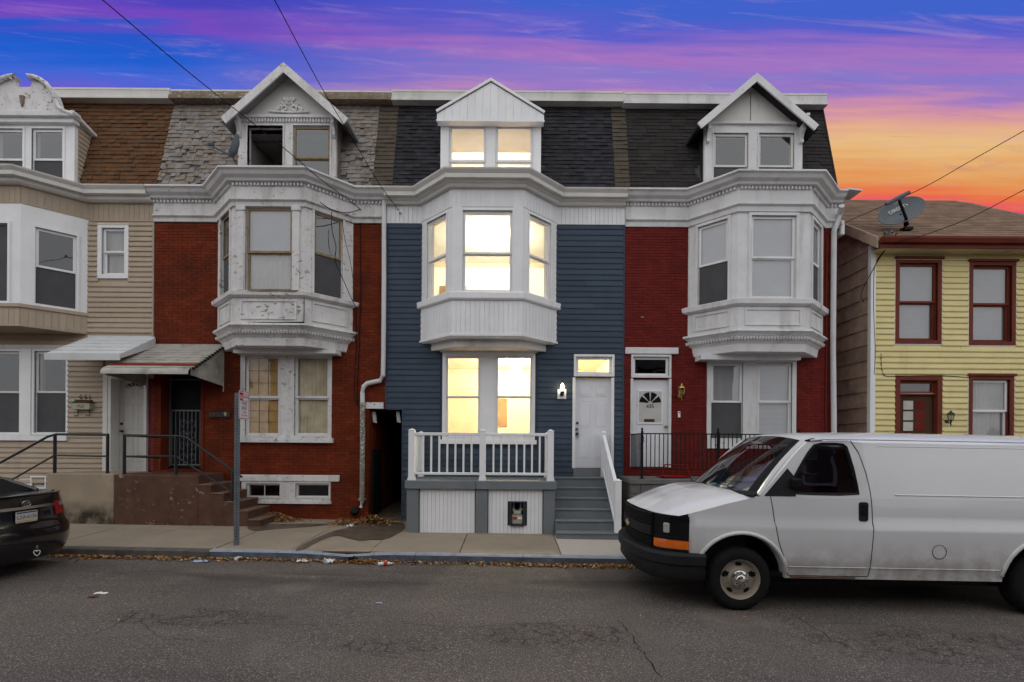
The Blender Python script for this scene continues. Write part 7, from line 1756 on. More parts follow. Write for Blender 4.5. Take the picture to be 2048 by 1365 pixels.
    MB().tube([V(x, sgn * (sy(x, 0.565) - 0.002), 0.562) for x in (3.38, 3.9, 4.33)], 0.007, 6).build('sill_crease', 'van_white', van, local=True)
    MB().tube([V(x, sgn * (sy(x, 0.565) - 0.002), 0.562) for x in (4.38, 5.0, 5.96)], 0.007, 6).build('sill_crease', 'van_white', van, local=True)
    MB().tube([V(3.3 + 0.36 * k / 4, sgn * (0.885 - 0.0 * k), 1.66 + 0.335 * (k / 4) ** 0.8) for k in range(5)] + [V(3.8, sgn * 0.868, 2.016), V(4.4, sgn * 0.868, 2.02), V(6.0, sgn * 0.868, 2.02), V(7.3, sgn * 0.868, 2.01)], 0.014, 6).build('drip_rail', 'van_white', van, smooth=True, local=True) if False else MB().tube([V(3.70, sgn * 0.862, 1.998), V(3.85, sgn * 0.868, 2.015), V(4.4, sgn * 0.868, 2.018), V(6.0, sgn * 0.868, 2.018), V(7.8, sgn * 0.866, 2.01)], 0.013, 6).build('drip_rail', 'van_plastic' if sgn > 0 else 'van_white', van, smooth=True, local=True)
    for c in (XC, XR_):     # dark wheel housing
        q = MB(); ring = [(c - (RA - 0.003) * math.cos(k * math.pi / 16), ZA + (RA - 0.003) * math.sin(k * math.pi / 16)) for k in range(17)]
        q.grid([[V(x, sgn * 0.86, max(z, 0.30)) for x, z in ring], [V(x, sgn * 0.45, max(z, 0.30)) for x, z in ring]]); q.face([V(x, sgn * 0.45, z) for x, z in ring]); q.build('wheel_housing', 'van_black', van, local=True)
# fuel flap on the street side
MB().tube([V(5.205 + 0.085 * math.cos(k * math.pi / 12), -sy(5.2, 0.8) - 0.001, 0.775 + 0.085 * math.sin(k * math.pi / 12)) for k in range(24)], 0.0035, 5, closed=True).build('fuel_flap', 'seam', van, local=True)
MB().tube([V(3.4, -0.985, 0.437), V(3.7, -0.985, 0.434), V(4.2, -0.985, 0.436)], 0.010, 5).build('sill_rust', 'rust', van, local=True)
# windscreen, pillars, cabin
rows = []
for i in range(TS + 1):
    s = -1 + 2 * i / TS; a = base_pt(s); b = wtop(s); r = []
    for k in range(6):
        t = k / 5; bulge = 0.035 * math.sin(math.pi * t)
        r.append(V(a[0] + (b[0] - a[0]) * t - bulge * 0.6, a[1] * 0.975 + (b[1] - a[1] * 0.975) * t, a[2] + 0.01 + (b[2] - a[2] - 0.01) * t + bulge * 0.6))
    rows.append(r)
MB().grid([r for r in rows[1:-1]]).build('windscreen', 'windshield', van, smooth=True, local=True)
MB().grid(rows[0:2]).build('pillar', 'van_black', van, local=True); MB().grid(rows[-2:]).build('pillar', 'van_black', van, local=True)
for sgn, e in ((-1, 0), (1, -1)):
    A = [Vector(p) for p in rows[e]]
    MB().tube([p + Vector((0.012, sgn * 0.005, 0.0)) for p in A], 0.030, 6).build('pillar_trim', 'van_white', van, smooth=True, local=True)
    MB().grid([[tuple(p) for p in A], [V(*(lambda xz: (xz[0], sgn * ypan(0, min(xz[1], 1.98)), xz[1]))(outer[k])) for k in (0, 1, 3, 4, 5, 6)]]).build('pillar_panel', 'van_white', van, smooth=True, local=True)
MB().sweep([(p[0] - 2.8, p[1]) for p in [base_pt(-1 + 2 * k / 16) for k in range(17)]][::-1] if False else [(base_pt(1 - 2 * k / 16)[0] - 2.8 - 0.03, base_pt(1 - 2 * k / 16)[1]) for k in range(17)], [(-0.06, 1.41), (0.05, 1.405), (0.05, 1.425), (-0.06, 1.465)]).build('cowl', 'van_plastic', van, local=True)
MB().box(0.10, 0.75, -0.90, 0.90, 1.18, 1.38).build('dashboard', 'seat', van, local=True, bevel=0.05)
for sgn in (-1, 1):
    s_ = MB().box(1.05, 1.55, sgn * 0.5 - 0.27, sgn * 0.5 + 0.27, 0.75, 0.98).hexa([(1.5, sgn * 0.5 - 0.26, 0.95), (1.65, sgn * 0.5 - 0.26, 0.95), (1.65, sgn * 0.5 + 0.26, 0.95), (1.5, sgn * 0.5 + 0.26, 0.95), (1.66, sgn * 0.5 - 0.22, 1.62), (1.78, sgn * 0.5 - 0.22, 1.62), (1.78, sgn * 0.5 + 0.22, 1.62), (1.66, sgn * 0.5 + 0.22, 1.62)]).box(1.68, 1.79, sgn * 0.5 - 0.13, sgn * 0.5 + 0.13, 1.64, 1.84)
    s_.build('seat', 'seat', van, local=True, bevel=0.04)
MB().tube([(0.86 + 0.05 * math.sin(k * math.pi / 8), -0.45 + 0.19 * math.cos(k * math.pi / 8), 1.36 + 0.17 * math.sin(k * math.pi / 8)) for k in range(16)], 0.014, 6, closed=True).build('steering_wheel', 'van_black', van, smooth=True, local=True)
MB().box(2.05, 2.09, -0.83, 0.83, 0.45, 2.0).build('bulkhead', 'seat', van, local=True)
MB().box(-0.6, 2.05, -0.93, 0.93, 0.42, 0.47).build('floor_pan', 'van_black', van, local=True)
MB().box(-0.55, 0.12, -0.85, 0.85, 0.5, 1.1).build('engine_bay', 'van_black', van, local=True)
MB().box(-0.3, 4.5, -0.75, 0.75, 0.30, 0.418).build('underbody', 'van_black', van, local=True)
# papers on the dashboard (things lying loose in the windscreen)
for (x, y, w_, h_, rz, mt, lab) in ((3.02, 0.45, 0.16, 0.11, 0.3, 'paper_teal', 'pale teal paper on the van dashboard behind the windscreen, at the far side'), (3.06, 0.05, 0.20, 0.14, -0.4, 'paper_white', 'white paper on the middle of the van dashboard'), (3.12, -0.5, 0.22, 0.15, 0.5, 'paper_green', 'green printed paper on the van dashboard nearest the street')):
    o = MB(Matrix.Translation((x, 6.95 + y, 1.43 + zr(x) + 0.0)) @ Matrix.Rotation(rz, 4, 'Z') @ Matrix.Rotation(-0.25, 4, 'Y')).box(-w_ / 2, w_ / 2, -h_ / 2, h_ / 2, 0, 0.012).build('paper', mt); tag(o, lab, 'paper')
for y, x0_ in ((-0.55, 2.86), (0.35, 2.72)):
    w_ = MB(); w_.tube([V(x0_ - 0.02, y, 1.44), V(x0_ + 0.03, y + 0.25, 1.475), V(x0_ + 0.10, y + 0.62 if y < 0 else y + 0.5, 1.475)], 0.011, 6); w_.build('wiper', 'van_black', van, local=True)
# front: bumper, grille, lamps
def plan_path(off=0.0, smax=1.0, n=24, smin=-1.0, dx=0.0):
    P = []
    for k in range(n + 1):
        s = smax + (smin - smax) * k / n; x, y, _ = nose_pt(s); P.append((x - 2.8 + dx, y))
    return P
nose_line = plan_path(n=28)
MB().sweep([(nose_line[0][0] + 0.3, nose_line[0][1] + 0.02)] + nose_line + [(nose_line[-1][0] + 0.3, nose_line[-1][1] - 0.02)],
           [(-0.03, 0.375), (0.04, 0.36), (0.085, 0.42), (0.085, 0.55), (0.115, 0.565), (0.12, 0.67), (0.09, 0.70), (-0.03, 0.70)]).build('bumper', 'van_plastic', van, smooth=True, local=True)
MB().sweep(plan_path(n=28, dx=0.02), [(-0.02, 0.60), (0.0, 0.60), (0.012, 0.90), (0.0, 1.15), (-0.02, 1.15)]).build('front_panel', 'van_black', van, smooth=True, local=True)
gp = plan_path(smax=0.70, smin=-0.70, n=14)
for z0_, z1_, nb in ((0.985, 1.135, 6), (0.715, 0.86, 5)):
    gr = MB().sweep(gp, [(0.005, z0_ - 0.012), (0.03, z0_ - 0.012), (0.03, z0_), (0.005, z0_)]).sweep(gp, [(0.005, z1_), (0.03, z1_), (0.025, z1_ + 0.012), (0.005, z1_ + 0.012)])
    for i in range(1, nb): z = z0_ + (z1_ - z0_) * i / nb; gr.sweep(gp, [(0.004, z - 0.004), (0.020, z - 0.004), (0.020, z + 0.004), (0.004, z + 0.004)])
    for A, B in zip(gp, gp[1:]):
        A, B = Vector(A), Vector(B); d = B - A; M = frame((A.x, A.y, 0), (d.x, d.y, 0))
        for k in range(3):
            i0 = len(gr.v); t = MB(M).box(d.length * k / 3 - 0.003, d.length * k / 3 + 0.003, -0.018, 0, z0_, z1_); gr.f += [[j + i0 for j in f] for f in t.f]; gr.v += t.v; gr.t += t.t
    gr.build('grille', 'van_plastic', van, local=True)
MB().sweep(gp, [(0.004, 0.86), (0.04, 0.865), (0.045, 0.92), (0.04, 0.975), (0.004, 0.98)]).build('grille_bar', 'van_plastic', van, smooth=True, local=True)
bt = MB(frame((nose_pt(0)[0] - 2.8 - 0.052, 0.0, 0.92), (0, -1, 0))); bt.prism([(-0.10, -0.018), (-0.035, -0.018), (-0.028, -0.045), (0.045, -0.045), (0.038, -0.018), (0.10, -0.018), (0.088, 0.018), (0.028, 0.018), (0.036, 0.045), (-0.036, 0.045), (-0.028, 0.018), (-0.088, 0.018)], -0.012, 0.0); bt.build('emblem', 'gold', van, local=True, bevel=0.004)
for sg_ in (-1, 1):
    hp = [(nose_pt(s)[0] - 2.8 + 0.01, nose_pt(s)[1]) for s in ([0.72, 0.78, 0.84, 0.90, 0.96, 1.0] if sg_ > 0 else [-1.0, -0.96, -0.90, -0.84, -0.78, -0.72])]
    hp = hp[::-1]
    xe, ye = (nose_pt(1.0)[0] - 2.8, nose_pt(1.0)[1])
    ext = (xe + 0.11, sg_ * (sy(2.17, 1.0) + 0.0))
    hp = ([ext] + hp) if sg_ > 0 else (hp + [ext]) if False else hp
    path = sorted(hp, key=lambda p: -p[1]) if True else hp
    if sg_ > 0: path = [ext] + path
    else: path = path + [ext]
    b_ = MB().sweep(path, [(0.0, 0.70), (0.022, 0.70), (0.026, 0.72), (0.022, 0.735), (0.0, 0.735)]).sweep(path, [(0.0, 1.11), (0.022, 1.11), (0.022, 1.145), (0.0, 1.145)]).sweep(path, [(0.0, 0.845), (0.024, 0.845), (0.024, 0.885), (0.0, 0.885)]).sweep(path, [(-0.02, 0.885), (0.004, 0.885), (0.004, 1.11), (-0.02, 1.11)])
    hl = b_.build('headlamp', 'van_black', van, local=True)
    ap_ = path[1:] if sg_ > 0 else path[:-1]
    MB().sweep(path, [(0.0, 0.737), (0.020, 0.737), (0.024, 0.79), (0.018, 0.843), (0.0, 0.843)]).build('turn_signal', 'amber', hl, smooth=True, local=True)
    mid = [p for p in path]; c = Vector((nose_pt(0.87)[0] - 2.8, sg_ * nose_pt(0.87)[1]))
    dd = Vector((nose_pt(0.92)[0] - nose_pt(0.82)[0], sg_ * (nose_pt(0.92)[1] - nose_pt(0.82)[1]))).normalized()
    if sg_ > 0: dd = -dd
    M = frame((c.x, c.y, 0.985), (dd.x, dd.y, 0))
    MB(M).prism(rr(0.040, 0.062, 0.018), -0.012, 0.0).build('lamp_lens', 'lamp_clear', hl, local=True, bevel=0.008)
# wheels
def van_wheel(x, sgn):
    y = sgn * 0.97
    w_ = MB(); prof = [(0.235, 0.0), (0.27, 0.012), (0.33, 0.018), (0.365, 0.0), (0.383, -0.035), (0.388, -0.09), (0.388, -0.16), (0.383, -0.205), (0.35, -0.24), (0.24, -0.24)]
    rings = []
    def ring(pr, n=40): return [[(x - 2.8 + r * math.cos(2 * math.pi * j / n), y + sgn * h, 0.39 + r * math.sin(2 * math.pi * j / n)) for j in range(n + 1)] for r, h in pr]
    w_.grid(ring(prof)); wh = w_.build('wheel', 'rubber', van, smooth=True, local=True)
    tr = MB()
    for j in range(48):
        a = 2 * math.pi * j / 48
        for hh in (-0.06, -0.11, -0.16):
            M = Matrix.Translation((x - 2.8, y, 0.39)) @ Matrix.Rotation(-a - (0.03 if hh == -0.11 else 0), 4, 'Y') @ Matrix.Translation((0.388, sgn * hh, 0)); t = MB(M).box(-0.004, 0.008, -0.02, 0.02, -0.018, 0.018); i0 = len(tr.v); tr.f += [[k + i0 for k in f] for f in t.f]; tr.v += t.v; tr.t += t.t
    tag(tr.build('tread_blocks', 'rubber', wh, local=True), kind='stuff')
    rm = MB(); rm.grid(ring([(0.238, 0.006), (0.246, 0.010), (0.236, 0.0), (0.222, -0.03), (0.205, -0.055), (0.14, -0.045), (0.12, -0.02), (0.10, -0.02), (0.0, -0.02)])); rm.build('rim', 'rim_steel', wh, smooth=True, local=True)
    for k in range(5):
        a = 2 * math.pi * (k + 0.25) / 5; M = Matrix.Translation((x - 2.8, y, 0.39)) @ Matrix.Rotation(-a, 4, 'Y')
        h_ = MB(M); pts = [(0.176 + 0.024 * math.cos(t * math.pi / 8), 0.043 * math.sin(t * math.pi / 8)) for t in range(16)]
        h_.face([(p[0], sgn * (-0.0475 + (p[0] - 0.14) * -0.15 + 0.004), p[1]) for p in pts]); h_.build('rim_hole', 'hole_dark', wh, local=True)
    hb = MB(); hb.grid(ring([(0.105, -0.02), (0.105, 0.0), (0.085, 0.012), (0.07, 0.012), (0.062, 0.04), (0.05, 0.05), (0.0, 0.052)], 24)); hb.build('hub_cap', 'chrome', wh, smooth=True, local=True)
    for k in range(8):
        a = 2 * math.pi * k / 8; MB().tube([(x - 2.8 + 0.088 * math.cos(a), y + sgn * 0.005, 0.39 + 0.088 * math.sin(a)), (x - 2.8 + 0.088 * math.cos(a), y + sgn * 0.035, 0.39 + 0.088 * math.sin(a))], 0.014, 6).build('lug_nut', 'chrome', wh, local=True)
    e = MB(frame((x - 2.8, y + sgn * 0.054, 0.39), (-sgn, 0, 0))); e.prism([(-0.035, -0.006), (-0.012, -0.006), (-0.01, -0.016), (0.016, -0.016), (0.013, -0.006), (0.035, -0.006), (0.031, 0.006), (0.01, 0.006), (0.013, 0.016), (-0.013, 0.016), (-0.01, 0.006), (-0.031, 0.006)], -0.003, 0.003); e.build('hub_emblem', 'gold', wh, local=True)
for x in (XC, XR_):
    for sgn in (-1, 1): van_wheel(x, sgn)
for sgn in (-1, 1): MB().box(XEND - 2.8, XEND - 2.8 + 0.03, sgn * 0.93 - 0.06, sgn * 0.93 + 0.04, 0.95, 1.3).build('tail_lamp', 'tail_red', van, local=True)
MB().box(XEND - 2.8, XEND - 2.8 + 0.15, -0.95, 0.95, 0.45, 0.60).build('rear_bumper', 'van_plastic', van, local=True, bevel=0.02)

# ================================================================ black sedan, only its tail in view
CXR = -6.86
car = thing('sedan_car', 'black sedan parked at the kerb, only its tail in view', 'car', (CXR, 6.95, zr(CXR)), (0, math.atan(0.011), 0))
WID = 0.91
def rear_x(y, z):     # how far the tail lies forward (towards -x) of the rearmost point
    t = abs(y) / WID
    plan = 0.10 * t ** 2 + 0.16 * max(0, (t - 0.5) / 0.5) ** 2
    prof = lerp_tab([(0.20, 0.10), (0.30, 0.03), (0.42, 0.0), (0.58, 0.0), (0.66, 0.02), (0.70, 0.055), (0.80, 0.075), (0.95, 0.085), (1.08, 0.07), (1.12, 0.06), (1.14, 0.07)], z)
    return plan + prof
def rpt(y, z, o=0.0): return (-rear_x(y, z) + o, y, z)
ycols = [WID * math.sin(k * math.pi / 2 / 18) for k in range(-18, 19)]
zr_rows = [0.20, 0.25, 0.30, 0.36, 0.42, 0.50, 0.58, 0.63, 0.66, 0.70, 0.75, 0.80, 0.88, 0.95, 1.02, 1.08, 1.12]
def ytap(z): return lerp_tab([(0.2, 0.96), (0.4, 1.0), (0.7, 1.0), (0.9, 0.965), (1.12, 0.86)], z)
cb_ = MB(); cb_.grid([[(-rear_x(y, z), y * ytap(z), z) for y in ycols] for z in zr_rows])
# sides, deck, glasshouse lofted along the length
ST = [(0.38, 1.115, 0.80, 0.20), (0.62, 1.125, 0.82, 0.2), (0.95, 1.13, 0.84, 0.2), (1.5, 1.10, 0.85, 0.2), (2.4, 1.06, 0.86, 0.2), (3.3, 1.00, 0.86, 0.2), (3.8, 0.96, 0.85, 0.2), (4.3, 0.88, 0.80, 0.22), (4.62, 0.78, 0.66, 0.25), (4.78, 0.62, 0.45, 0.3)]
for sgn in (-1, 1):
    cols = [[(-rear_x(sgn * WID, z), sgn * WID * ytap(z), z) for z in (0.20, 0.42, 0.70, 0.90, 1.12)]]
    for xr, zt_, yt_, zb_ in ST:
        k = (WID - 0.0) if xr < 4.2 else WID * lerp_tab([(4.2, 1.0), (4.62, 0.86), (4.8, 0.6)], xr)
        cols.append([(-xr, sgn * k * 0.965, zb_), (-xr, sgn * k, min(0.42, zt_ - 0.2)), (-xr, sgn * k, min(0.70, zt_ - 0.1)), (-xr, sgn * k * 0.975, min(0.90, zt_ - 0.04)), (-xr, sgn * min(yt_, k * 0.95), zt_)])
    cb_.grid(cols)
deck = []
for xr, zt_, yt_, _ in [(0.055, 1.12, 0.783, 0)] + ST[:3]:
    deck.append([(-(xr if xr > 0.1 else rear_x(WID * (-1 + 2 * k / 12), 1.12)), -yt_ + 2 * yt_ * k / 12, zt_ + 0.02 * math.cos((-1 + k / 6) * 1.4) * (1 if xr > 0.1 else 0)) for k in range(13)])
cb_.grid(deck)
hood = []
for xr, zt_, yt_, _ in ST[5:]: hood.append([(-xr, -yt_ + 2 * yt_ * k / 12, zt_ + 0.05 * math.cos((-1 + k / 6) * 1.4)) for k in range(13)])
cb_.grid(hood)
roof = []
for xr, z, yw in ((1.42, 1.43, 0.56), (1.7, 1.465, 0.58), (2.1, 1.47, 0.58), (2.5, 1.45, 0.57)): roof.append([(-xr, -yw + 2 * yw * k / 10, z - 0.03 * (abs(-1 + k / 5)) ** 3) for k in range(11)])
cb_.grid(roof)
cb_.build('body', 'car_black', car, smooth=True, local=True)
MB().grid([[(-0.66 - 0.04 * abs(-1 + k / 5) ** 2, -0.72 + 1.44 * k / 10, 1.14) for k in range(11)], [(-1.05, -0.64 + 1.28 * k / 10, 1.31) for k in range(11)], [(-1.42, -0.56 + 1.12 * k / 10, 1.43 - 0.03 * abs(-1 + k / 5) ** 3) for k in range(11)]]).build('rear_window', 'car_dark', car, smooth=True, local=True)
MB().grid([[(-3.35, -0.72 + 1.44 * k / 10, 1.03) for k in range(11)], [(-2.5, -0.57 + 1.14 * k / 10, 1.45 - 0.03 * abs(-1 + k / 5) ** 3) for k in range(11)]]).build('windscreen', 'car_dark', car, smooth=True, local=True)
for sgn in (-1, 1):
    MB().face([(-0.70, sgn * 0.80, 1.125), (-0.95, sgn * 0.845, 1.13), (-3.3, sgn * 0.86, 1.0), (-2.5, sgn * 0.575, 1.42), (-1.42, sgn * 0.565, 1.40)]).build('side_glass', 'car_dark', car, local=True)
    MB().tube([(-0.66, sgn * 0.775, 1.135), (-1.05, sgn * 0.66, 1.30), (-1.42, sgn * 0.57, 1.415)], 0.03, 6).build('rear_pillar', 'car_black', car, smooth=True, local=True)
# deck-lid spoiler
MB().sweep([(-rear_x(y, 1.12) - 2.0 * 0 , y * 0.84) for y in [WID * (1 - k / 8) for k in range(17)]][::-1] if False else [(-rear_x(y, 1.12) + 0.0, y * 0.82) for y in [-WID * (1 - k / 8) for k in range(17)]], [(-0.10, 1.12), (0.035, 1.135), (0.04, 1.15), (0.02, 1.155), (-0.12, 1.148)]).build('spoiler', 'car_black', car, smooth=True, local=True)
def patch(y0_, y1_, zf0, zf1, off, name, mt, parent, n=8, m_=4):
    rows = []
    for i in range(n + 1):
        y = y0_ + (y1_ - y0_) * i / n; a, b = zf0(i / n), zf1(i / n)
        rows.append([(-rear_x(y, a + (b - a) * k / m_) + off, y * ytap(a + (b - a) * k / m_), a + (b - a) * k / m_) for k in range(m_ + 1)])
    q = MB().grid(rows); back = [[(p[0] - 0.05, p[1], p[2]) for p in r] for r in rows]
    q.grid([rows[0], back[0]]); q.grid([rows[-1], back[-1]]); q.grid([[r[0] for r in rows], [r[0] for r in back]]); q.grid([[r[-1] for r in rows], [r[-1] for r in back]])
    return q.build(name, mt, parent, smooth=True, local=True)
for s in (1, -1):
    tl_ = patch(s * 0.50, s * 0.905, lambda t: 0.80 + 0.03 * t, lambda t: 1.015 - 0.03 * t, 0.014, 'tail_lamp', 'tail_red', car, 14, 5)
    patch(s * 0.62, s * 0.80, lambda t: 0.93, lambda t: 0.99, 0.019, 'reversing_lamp', 'lamp_clear', tl_, 6, 2)
    patch(s * 0.52, s * 0.90, lambda t: 0.885, lambda t: 0.892, 0.017, 'lamp_divider', 'car_dark', tl_, 12, 1)
patch(-0.48, 0.48, lambda t: 0.945, lambda t: 0.985, 0.03, 'chrome_strip', 'chrome', car, 12, 2)
Mx = frame((-0.03, 0, 0), (0, 1, 0))     # faces rearwards: local x -> +y, y into the car
em = MB(); R1 = 0.055
Me = frame((0.012 - 0.072, 0.0, 1.025), (0, 1, 0))
def ell(a, b, cx=0, cz=0, n=24): return [(cx + a * math.cos(2 * math.pi * k / n), -0.0, cz + b * math.sin(2 * math.pi * k / n)) for k in range(n)]
em = MB(Me); em.tube(ell(0.062, 0.042), 0.006, 6, closed=True); em.tube(ell(0.022, 0.040), 0.005, 6, closed=True); em.tube(ell(0.042, 0.018, 0, 0.020), 0.005, 6, closed=True); em.build('emblem', 'chrome', car, smooth=True, local=True)
Mp = frame((-0.055, 0.0, 0.84), (0, 1, 0)) 
pl = MB(Mp).prism(rr(0.155, 0.078, 0.015), -0.006, 0.004).build('licence_plate', 'plate', car, local=True)
MB(Mp).box(-0.145, 0.145, -0.0075, -0.0062, 0.052, 0.070).build('plate_top_band', 'plate_blue', pl, local=True)
MB(Mp).box(-0.145, 0.145, -0.0075, -0.0062, -0.070, -0.052).build('plate_bottom_band', 'plate_yellow', pl, local=True)
text('LZA\u00b76126', 'lettering', 'plate_blue', pl, Mp @ Matrix.Translation((0, -0.0068, -0.004)) @ RX, 0.070, local=True, ext=0.001)
patch(-0.85, 0.85, lambda t: 0.645, lambda t: 0.652, 0.004, 'bumper_gap', 'car_dark', car, 20, 1)
for xr in (1.05, 3.82):
    for sgn in (-1, 1):
        def ring(pr, n=32): return [[(-xr + r * math.cos(2 * math.pi * j / n), sgn * (0.90 + h), 0.325 + r * math.sin(2 * math.pi * j / n)) for j in range(n + 1)] for r, h in pr]
        wh = MB().grid(ring([(0.0, 0.0), (0.22, 0.01), (0.24, 0.02), (0.30, 0.018), (0.325, -0.02), (0.325, -0.18), (0.29, -0.2), (0.0, -0.2)])).build('wheel', 'rubber', car, smooth=True, local=True)
        MB().grid(ring([(0.0, 0.014), (0.06, 0.02), (0.2, 0.022), (0.215, 0.024)])).build('rim', 'rim_steel', wh, smooth=True, local=True)
hx, hy_, hz_ = at(74, 1106, 6.75)
ht = thing('heart_charm', 'white heart-shaped charm hanging under the rear bumper of the black sedan', 'charm', (hx, 6.75, hz_ - 0.05))
P = [(0.0, -0.045), (0.022, -0.02), (0.033, 0.008), (0.03, 0.026), (0.018, 0.033), (0.006, 0.028), (0, 0.016), (-0.006, 0.028), (-0.018, 0.033), (-0.03, 0.026), (-0.033, 0.008), (-0.022, -0.02)]
Mh = frame((hx, 6.75, hz_), (0.75, 0.66, 0))
MB(Mh).tube([(a, 0, b) for a, b in P], 0.0055, 6, closed=True).build('heart', 'paper_white', ht, smooth=True)
MB(Mh).tube([(0, 0, 0.02), (0, 0, 0.075)], 0.004, 5).box(-0.011, 0.011, -0.006, 0.006, 0.06, 0.10).build('hanger', 'galv', ht)

# ================================================================ fallen leaves and litter
def leaves(name, label, pts, group=None):
    m = MB(); R2 = random.Random(len(pts))
    for (x, y, z, s) in pts:
        a = R2.uniform(0, 6.28); ti = R2.uniform(-0.6, 0.6); M = Matrix.Translation((x, y, z)) @ Matrix.Rotation(a, 4, 'Z') @ Matrix.Rotation(ti, 4, 'X') @ Matrix.Rotation(R2.uniform(-0.5, 0.5), 4, 'Y')
        m.m = M; b = R2.uniform(0.1, 0.5) * s
        tn = R2.random() * 0.95 + 0.02
        m.face([(-s, 0, 0), (-0.2 * s, -0.55 * s, b * 0.5), (s, 0, b * 0.2), (-0.1 * s, 0, 0.0)], tn); m.face([(-s, 0, 0), (-0.1 * s, 0, 0.0), (s, 0, b * 0.2), (-0.2 * s, 0.55 * s, b * 0.5)], tn)
    m.m = None
    o = m.build(name, 'leaf'); tag(o, label, 'leaves', group, 'stuff'); return o
R3 = random.Random(5); pts = []
for _ in range(5200):
    x = R3.uniform(-8.2, 3.2); dens = 0.30 + 0.7 * (math.sin(x * 1.7) * 0.5 + 0.5) * (0.6 + 0.4 * math.sin(x * 4.3)); 
    if x > 0.5: dens += 0.3
    if R3.random() > dens: continue
    y = 8.095 - abs(R3.gauss(0, 0.085)); pts.append((x, y, zr(x) + 0.006 + R3.random() * 0.03, R3.uniform(0.016, 0.038)))
leaves('leaves', 'brown dead leaves lying in the gutter along the kerb', pts)
pts = []
for c, sx, sy_, n in (((ws(545, 1040)), 0.55, 0.22, 1300), ((ws(742, 1046)), 0.50, 0.22, 1000), ((ws(690, 1050)), 0.40, 0.12, 240)):
    for _ in range(n):
        x, y = c[0] + R3.gauss(0, sx * 0.5), min(FY - 0.05, c[1] + R3.gauss(0, sy_ * 0.6)); h = max(0, 0.17 * math.exp(-((x - c[0]) / sx * 1.6) ** 2 - ((y - c[1]) / sy_) ** 2))
        pts.append((x, y, zs(x, y) + 0.008 + R3.random() * h, R3.uniform(0.018, 0.042)))
leaves('leaves', 'piles of brown dead leaves against the brick wall by the passage', pts)
pts = []
for _ in range(160): x, y = R3.uniform(-7, 6), R3.uniform(4.0, 7.9); pts.append((x, y, zr(x) + 0.006, R3.uniform(0.008, 0.02)))
leaves('leaves', 'scattered small brown leaf bits across the road', pts)
c = at(732, 1128, 8.0); pts = [(c.x + R3.gauss(0, 0.13), 7.98 + R3.gauss(0, 0.05), zr(c.x) + 0.008 + R3.random() * 0.06, R3.uniform(0.015, 0.03)) for _ in range(160)]
leaves('leaves', 'small heap of brown leaves below the dip in the blue kerb', pts)
def crumple(px, py, Y, w, h, mt, label, cat, name, seed, hi=0.04, gz=None):
    R4 = random.Random(seed); p = at(px, py, Y); zf = gz if gz is not None else zr(p.x); m = MB(); n = 5; rows = []
    for i in range(n + 1):
        rows.append([(p.x - w / 2 + w * k / n + R4.uniform(-0.1, 0.1) * w / n * 2, Y - h / 2 + h * i / n + R4.uniform(-0.1, 0.1) * h / n * 2, zf + 0.006 + R4.random() * hi) for k in range(n + 1)])
    m.grid(rows); m.grid([[(a, b, max(zf + 0.003, c_ - 0.004)) for a, b, c_ in r] for r in rows]); o = m.build(name, mt); return tag(o, label, cat)
def rY(py, px=600):     # distance of a road point seen at that height
    Y = 7.5
    for _ in range(10): p = at(px, py, Y); Y = (EYE - zr(p.x)) / ((EYE - p.z) / Y)
    return Y
crumple(402, 1124, rY(1124, 402), 0.24, 0.12, 'paper_blue', 'flat pale lilac paper scrap in the gutter, leftmost of the papers', 'litter', 'paper_scrap', 1, 0.015)
crumple(443, 1119, rY(1119, 443), 0.16, 0.06, 'paper_green', 'narrow greenish paper strip in the gutter leaves', 'litter', 'paper_scrap', 2, 0.02)
crumple(476, 1120, rY(1120, 476), 0.10, 0.06, 'paper_white', 'small crumpled white paper in the gutter straight below the sign post', 'litter', 'paper_scrap', 3, 0.05)
crumple(606, 1125, rY(1125, 606), 0.20, 0.08, 'paper_white', 'torn white paper among gutter leaves between sign post and downspout', 'litter', 'paper_scrap', 4, 0.04)
crumple(656, 1127, rY(1127, 656), 0.18, 0.10, 'blind', 'crumpled grey-white bag at the foot of the kerb', 'litter', 'plastic_bag', 5, 0.07)
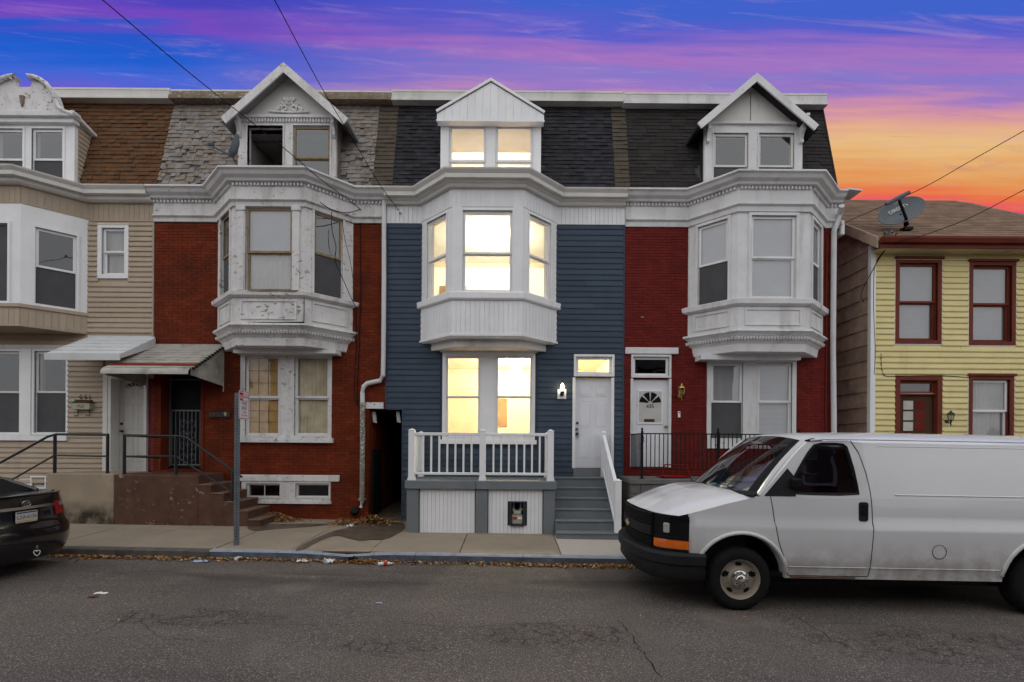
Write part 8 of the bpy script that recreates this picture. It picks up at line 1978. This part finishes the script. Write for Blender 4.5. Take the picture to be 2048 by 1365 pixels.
crumple(704, 1124, rY(1124, 704), 0.15, 0.10, 'litter_black', 'crumpled black bag in the gutter below the kerb dip', 'litter', 'plastic_bag', 6, 0.09)
crumple(827, 1129, rY(1129, 827), 0.10, 0.06, 'litter_black', 'small flat black thing lying against the blue kerb', 'litter', 'plastic_scrap', 7, 0.04)
crumple(202, 1188, rY(1188, 202), 0.15, 0.06, 'paper_white', 'pale flat scrap alone on the open road at the far left', 'litter', 'paper_scrap', 8, 0.012)
crumple(186, 1195, rY(1195, 186), 0.10, 0.06, 'rust', 'flat brown leaf-like scrap beside the pale scrap on the road', 'litter', 'cardboard_scrap', 9, 0.012)
crumple(758, 1208, rY(1208, 758), 0.07, 0.05, 'paper_blue', 'tiny lilac scrap on the open road below the porch', 'litter', 'paper_scrap', 10, 0.012)
x_, y_ = ws(507, 1040); crumple(507, 1040, y_, 0.26, 0.10, 'mint', 'mint green crumpled paper on the leaf pile beside the brown steps', 'litter', 'paper_scrap', 11, 0.13, zs(x_, y_) + 0.05)
x_, y_ = ws(700, 1056); crumple(700, 1056, y_, 0.13, 0.07, 'paper_white', 'crumpled white tissue on the pavement leaves near the drain pipe', 'litter', 'tissue', 12, 0.06, zs(x_, y_) + 0.01)
yb = rY(1132, 770); p = at(771, 1132, yb)
bt_ = thing('drink_bottle', 'crushed plastic bottle with red label in the gutter', 'bottle', (p.x, yb, zr(p.x)))
Mb = Matrix.Translation((p.x, yb, zr(p.x) + 0.034)) @ Matrix.Rotation(0.25, 4, 'Z')
MB(Mb).lathe([(0.008, -0.12), (0.03, -0.115), (0.028, -0.05), (0.032, 0.0), (0.027, 0.05), (0.012, 0.095), (0.012, 0.11)], (0, 0, 0), 12, 'x').build('bottle_body', 'blind', bt_, smooth=True)
MB(Mb).lathe([(0.0325, -0.03), (0.0335, 0.03)], (0, 0, 0), 12, 'x').build('bottle_label', 'litter_red', bt_)
MB(Mb).lathe([(0.014, 0.111), (0.014, 0.125)], (0, 0, 0), 10, 'x').build('bottle_cap', 'litter_red', bt_)
